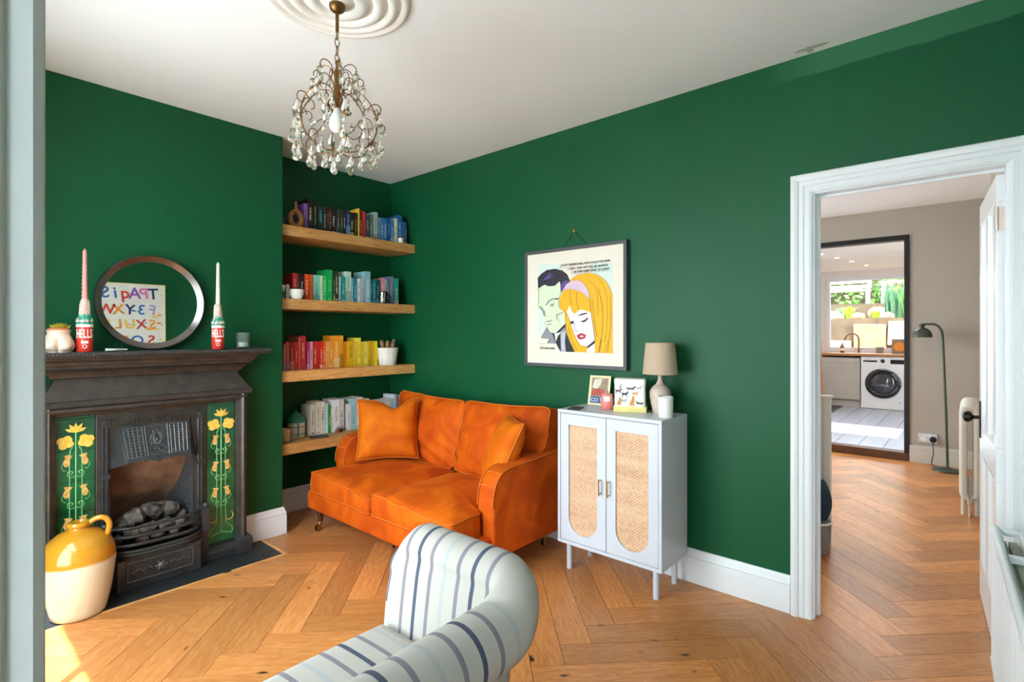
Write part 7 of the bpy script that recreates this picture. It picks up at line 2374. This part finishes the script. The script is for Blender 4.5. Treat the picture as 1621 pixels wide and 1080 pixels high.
for i in range(5):
    x = 12.3 + i * .32
    stone(x, x + .40, 1.84, 2.60, .55 + .0, .72 + i * .22, .008).build('step_slab', 'sandstone', gs, bevel=.015)
for i in range(5):
    stone(11.9 + .08 * i, 12.2 + .08 * i, 1.5 - .36 * i, 1.82 - .36 * i, .56, .70 + .03 * (i % 3), .02).build('edging_stone', 'sandstone', gs, bevel=.015)
# rocks on the upper terrace
for i, (x, y, z, r) in enumerate(((13.2, 2.2, 1.66, .16), (13.15, 1.75, 1.66, .12), (13.15, 1.22, 1.66, .10), (13.85, 3.25, 1.70, .2), (14.78, 1.55, 1.72, .22), (13.10, .46, 1.65, .08))):
    o = lump((x, y, z), r, i + 40, 1.3).build('garden_rock', 'sandstone_warm' if i % 2 else 'sandstone', smooth=35)
    tag(o, 'rounded sandstone rock, %s along the upper garden terrace' % ['large one at the head of the steps', 'second from the head of the steps', 'third, before the daffodils', 'left one beside the green tuft', 'biggest one below the bench', 'smallest one right of the daffodils'][i], 'rock', 'rocks on the terrace')
def clump(x, y, z, r, n, h, m_, lab, name='daffodil_clump', flowers=0, lean=.16):
    t = thing(name, lab, 'plant', (x, y, z), group=None)
    mb = MB()
    for i in range(n):
        a, q = random.uniform(0, 2 * PI), r * math.sqrt(random.random())
        b = Vector((x + q * math.cos(a), y + q * math.sin(a), z))
        hh = h * random.uniform(.6, 1.1)
        d = Vector((math.cos(a + random.uniform(-1, 1)), math.sin(a + random.uniform(-1, 1)), 0)) * hh * random.uniform(.1, lean * 2)
        w = Vector((-d.y, d.x, 0)).normalized() * .012 if d.length > 1e-4 else Vector((.012, 0, 0))
        p1, p2 = b + d * .35 + Vector((0, 0, hh * .65)), b + d + Vector((0, 0, hh))
        mb.add([b - w, b + w, p1 + w, p1 - w, p2], [(0, 1, 2, 3), (3, 2, 4)])
    o = mb.build('leaves', m_, t, fix=False); o['kind'] = 'stuff'
    for i in range(flowers):
        a, q = random.uniform(0, 2 * PI), r * .9 * math.sqrt(random.random())
        c = Vector((x + q * math.cos(a) - .05, y + q * math.sin(a), z + h * random.uniform(.75, 1.15)))
        mb = MB()
        mb.lathe([(.012, 0), (.016, .02), (.018, .03), (.014, .028), (0, .01)], 8, M=Matrix.Translation(c) @ Matrix.Rotation(-PI / 2, 4, 'Y'))
        for k in range(6):
            aa = k * PI / 3
            u = Vector((0, math.cos(aa), math.sin(aa))); v = Vector((0, -math.sin(aa), math.cos(aa)))
            mb.add([c, c + u * .025 + v * .012, c + u * .045, c + u * .025 - v * .012], [(0, 1, 2, 3)])
        mb.build('flower', 'daffodil', t, fix=False)
clump(13.32, .78, 1.62, .22, 380, .62, 'leaf_green', 'largest clump of daffodils with yellow flowers above the stone wall', flowers=8)
clump(14.0, 1.10, 1.62, .26, 320, .75, 'leaf_blue', 'blue green spiky clump behind the daffodils', flowers=4)
clump(13.35, .12, 1.62, .24, 300, .60, 'leaf_green', 'daffodil clump at the right window edge', flowers=6)
clump(13.42, 1.97, 1.63, .08, 90, .26, 'leaf_lime', 'small lime green plant at the head of the garden steps', 'lime_plant', lean=.22)
clump(13.25, 1.47, 1.63, .07, 90, .16, 'leaf_lime', 'low lime plant between the terrace rocks', 'lime_plant', lean=.25)
clump(14.3, 2.75, 1.63, .25, 160, .32, 'leaf_green', 'green plant tuft at the left of the upper terrace', 'green_tuft')
clump(14.6, 2.2, 1.63, .2, 120, .3, 'leaf_blue', 'grey green tuft under the garden bench', 'green_tuft')
clump(12.6, .60, .56, .07, 60, .2, 'leaf_lime', 'yellow green seedling at the foot of the garden wall', 'lime_plant', lean=.25)
t = thing('garden_bench', 'white slatted garden bench on the upper terrace', 'bench', (15.4, 2.4, 2.02))
for z in (2.42, 2.56, 2.70):
    mb = MB(); mb.box(15.52, 15.55, 1.8, 3.0, z, z + .09); mb.build('back_slat', 'garden_white', t)
for x in (15.15, 15.27, 15.39):
    mb = MB(); mb.box(x, x + .10, 1.8, 3.0, 2.34, 2.37); mb.build('seat_slat', 'garden_white', t)
for y in (1.85, 2.95):
    for x in (15.17, 15.50):
        mb = MB(); mb.box(x, x + .05, y - .025, y + .025, 2.021, 2.34 if x < 15.3 else 2.80); mb.build('leg', 'garden_white', t)
t = thing('garden_table', 'white garden table right of the bench', 'table', (15.4, 1.25, 2.02))
mb = MB(); mb.box(15.1, 15.7, .95, 1.6, 2.52, 2.55); mb.build('table_top', 'garden_white', t, bevel=.006)
for x in (15.15, 15.62):
    for y in (1.0, 1.52):
        mb = MB(); mb.box(x, x + .04, y, y + .04, 2.021, 2.52); mb.build('leg', 'garden_white', t)
hedge = thing('garden_hedge', 'sunny green hedge along the back of the garden', 'hedge', (19, 2, 3.0))
mb = MB()
for i in range(5000):
    c = Vector((random.uniform(18.0, 19.4), random.uniform(-5, 8), random.uniform(2.0, 4.6)))
    u = Vector((random.uniform(-1, 1), random.uniform(-1, 1), random.uniform(-1, 1))).normalized() * .10
    v = u.orthogonal().normalized() * .06
    mb.add([c - u, c + v, c + u, c - v], [(0, 1, 2, 3)])
o = mb.build('hedge_leaves', 'leaf_green', hedge, fix=False); o['kind'] = 'stuff'
print('planks', n_pl, 'objects', len(bpy.data.objects), 'tris', sum(len(o.data.polygons) for o in bpy.data.objects if o.type == 'MESH'))
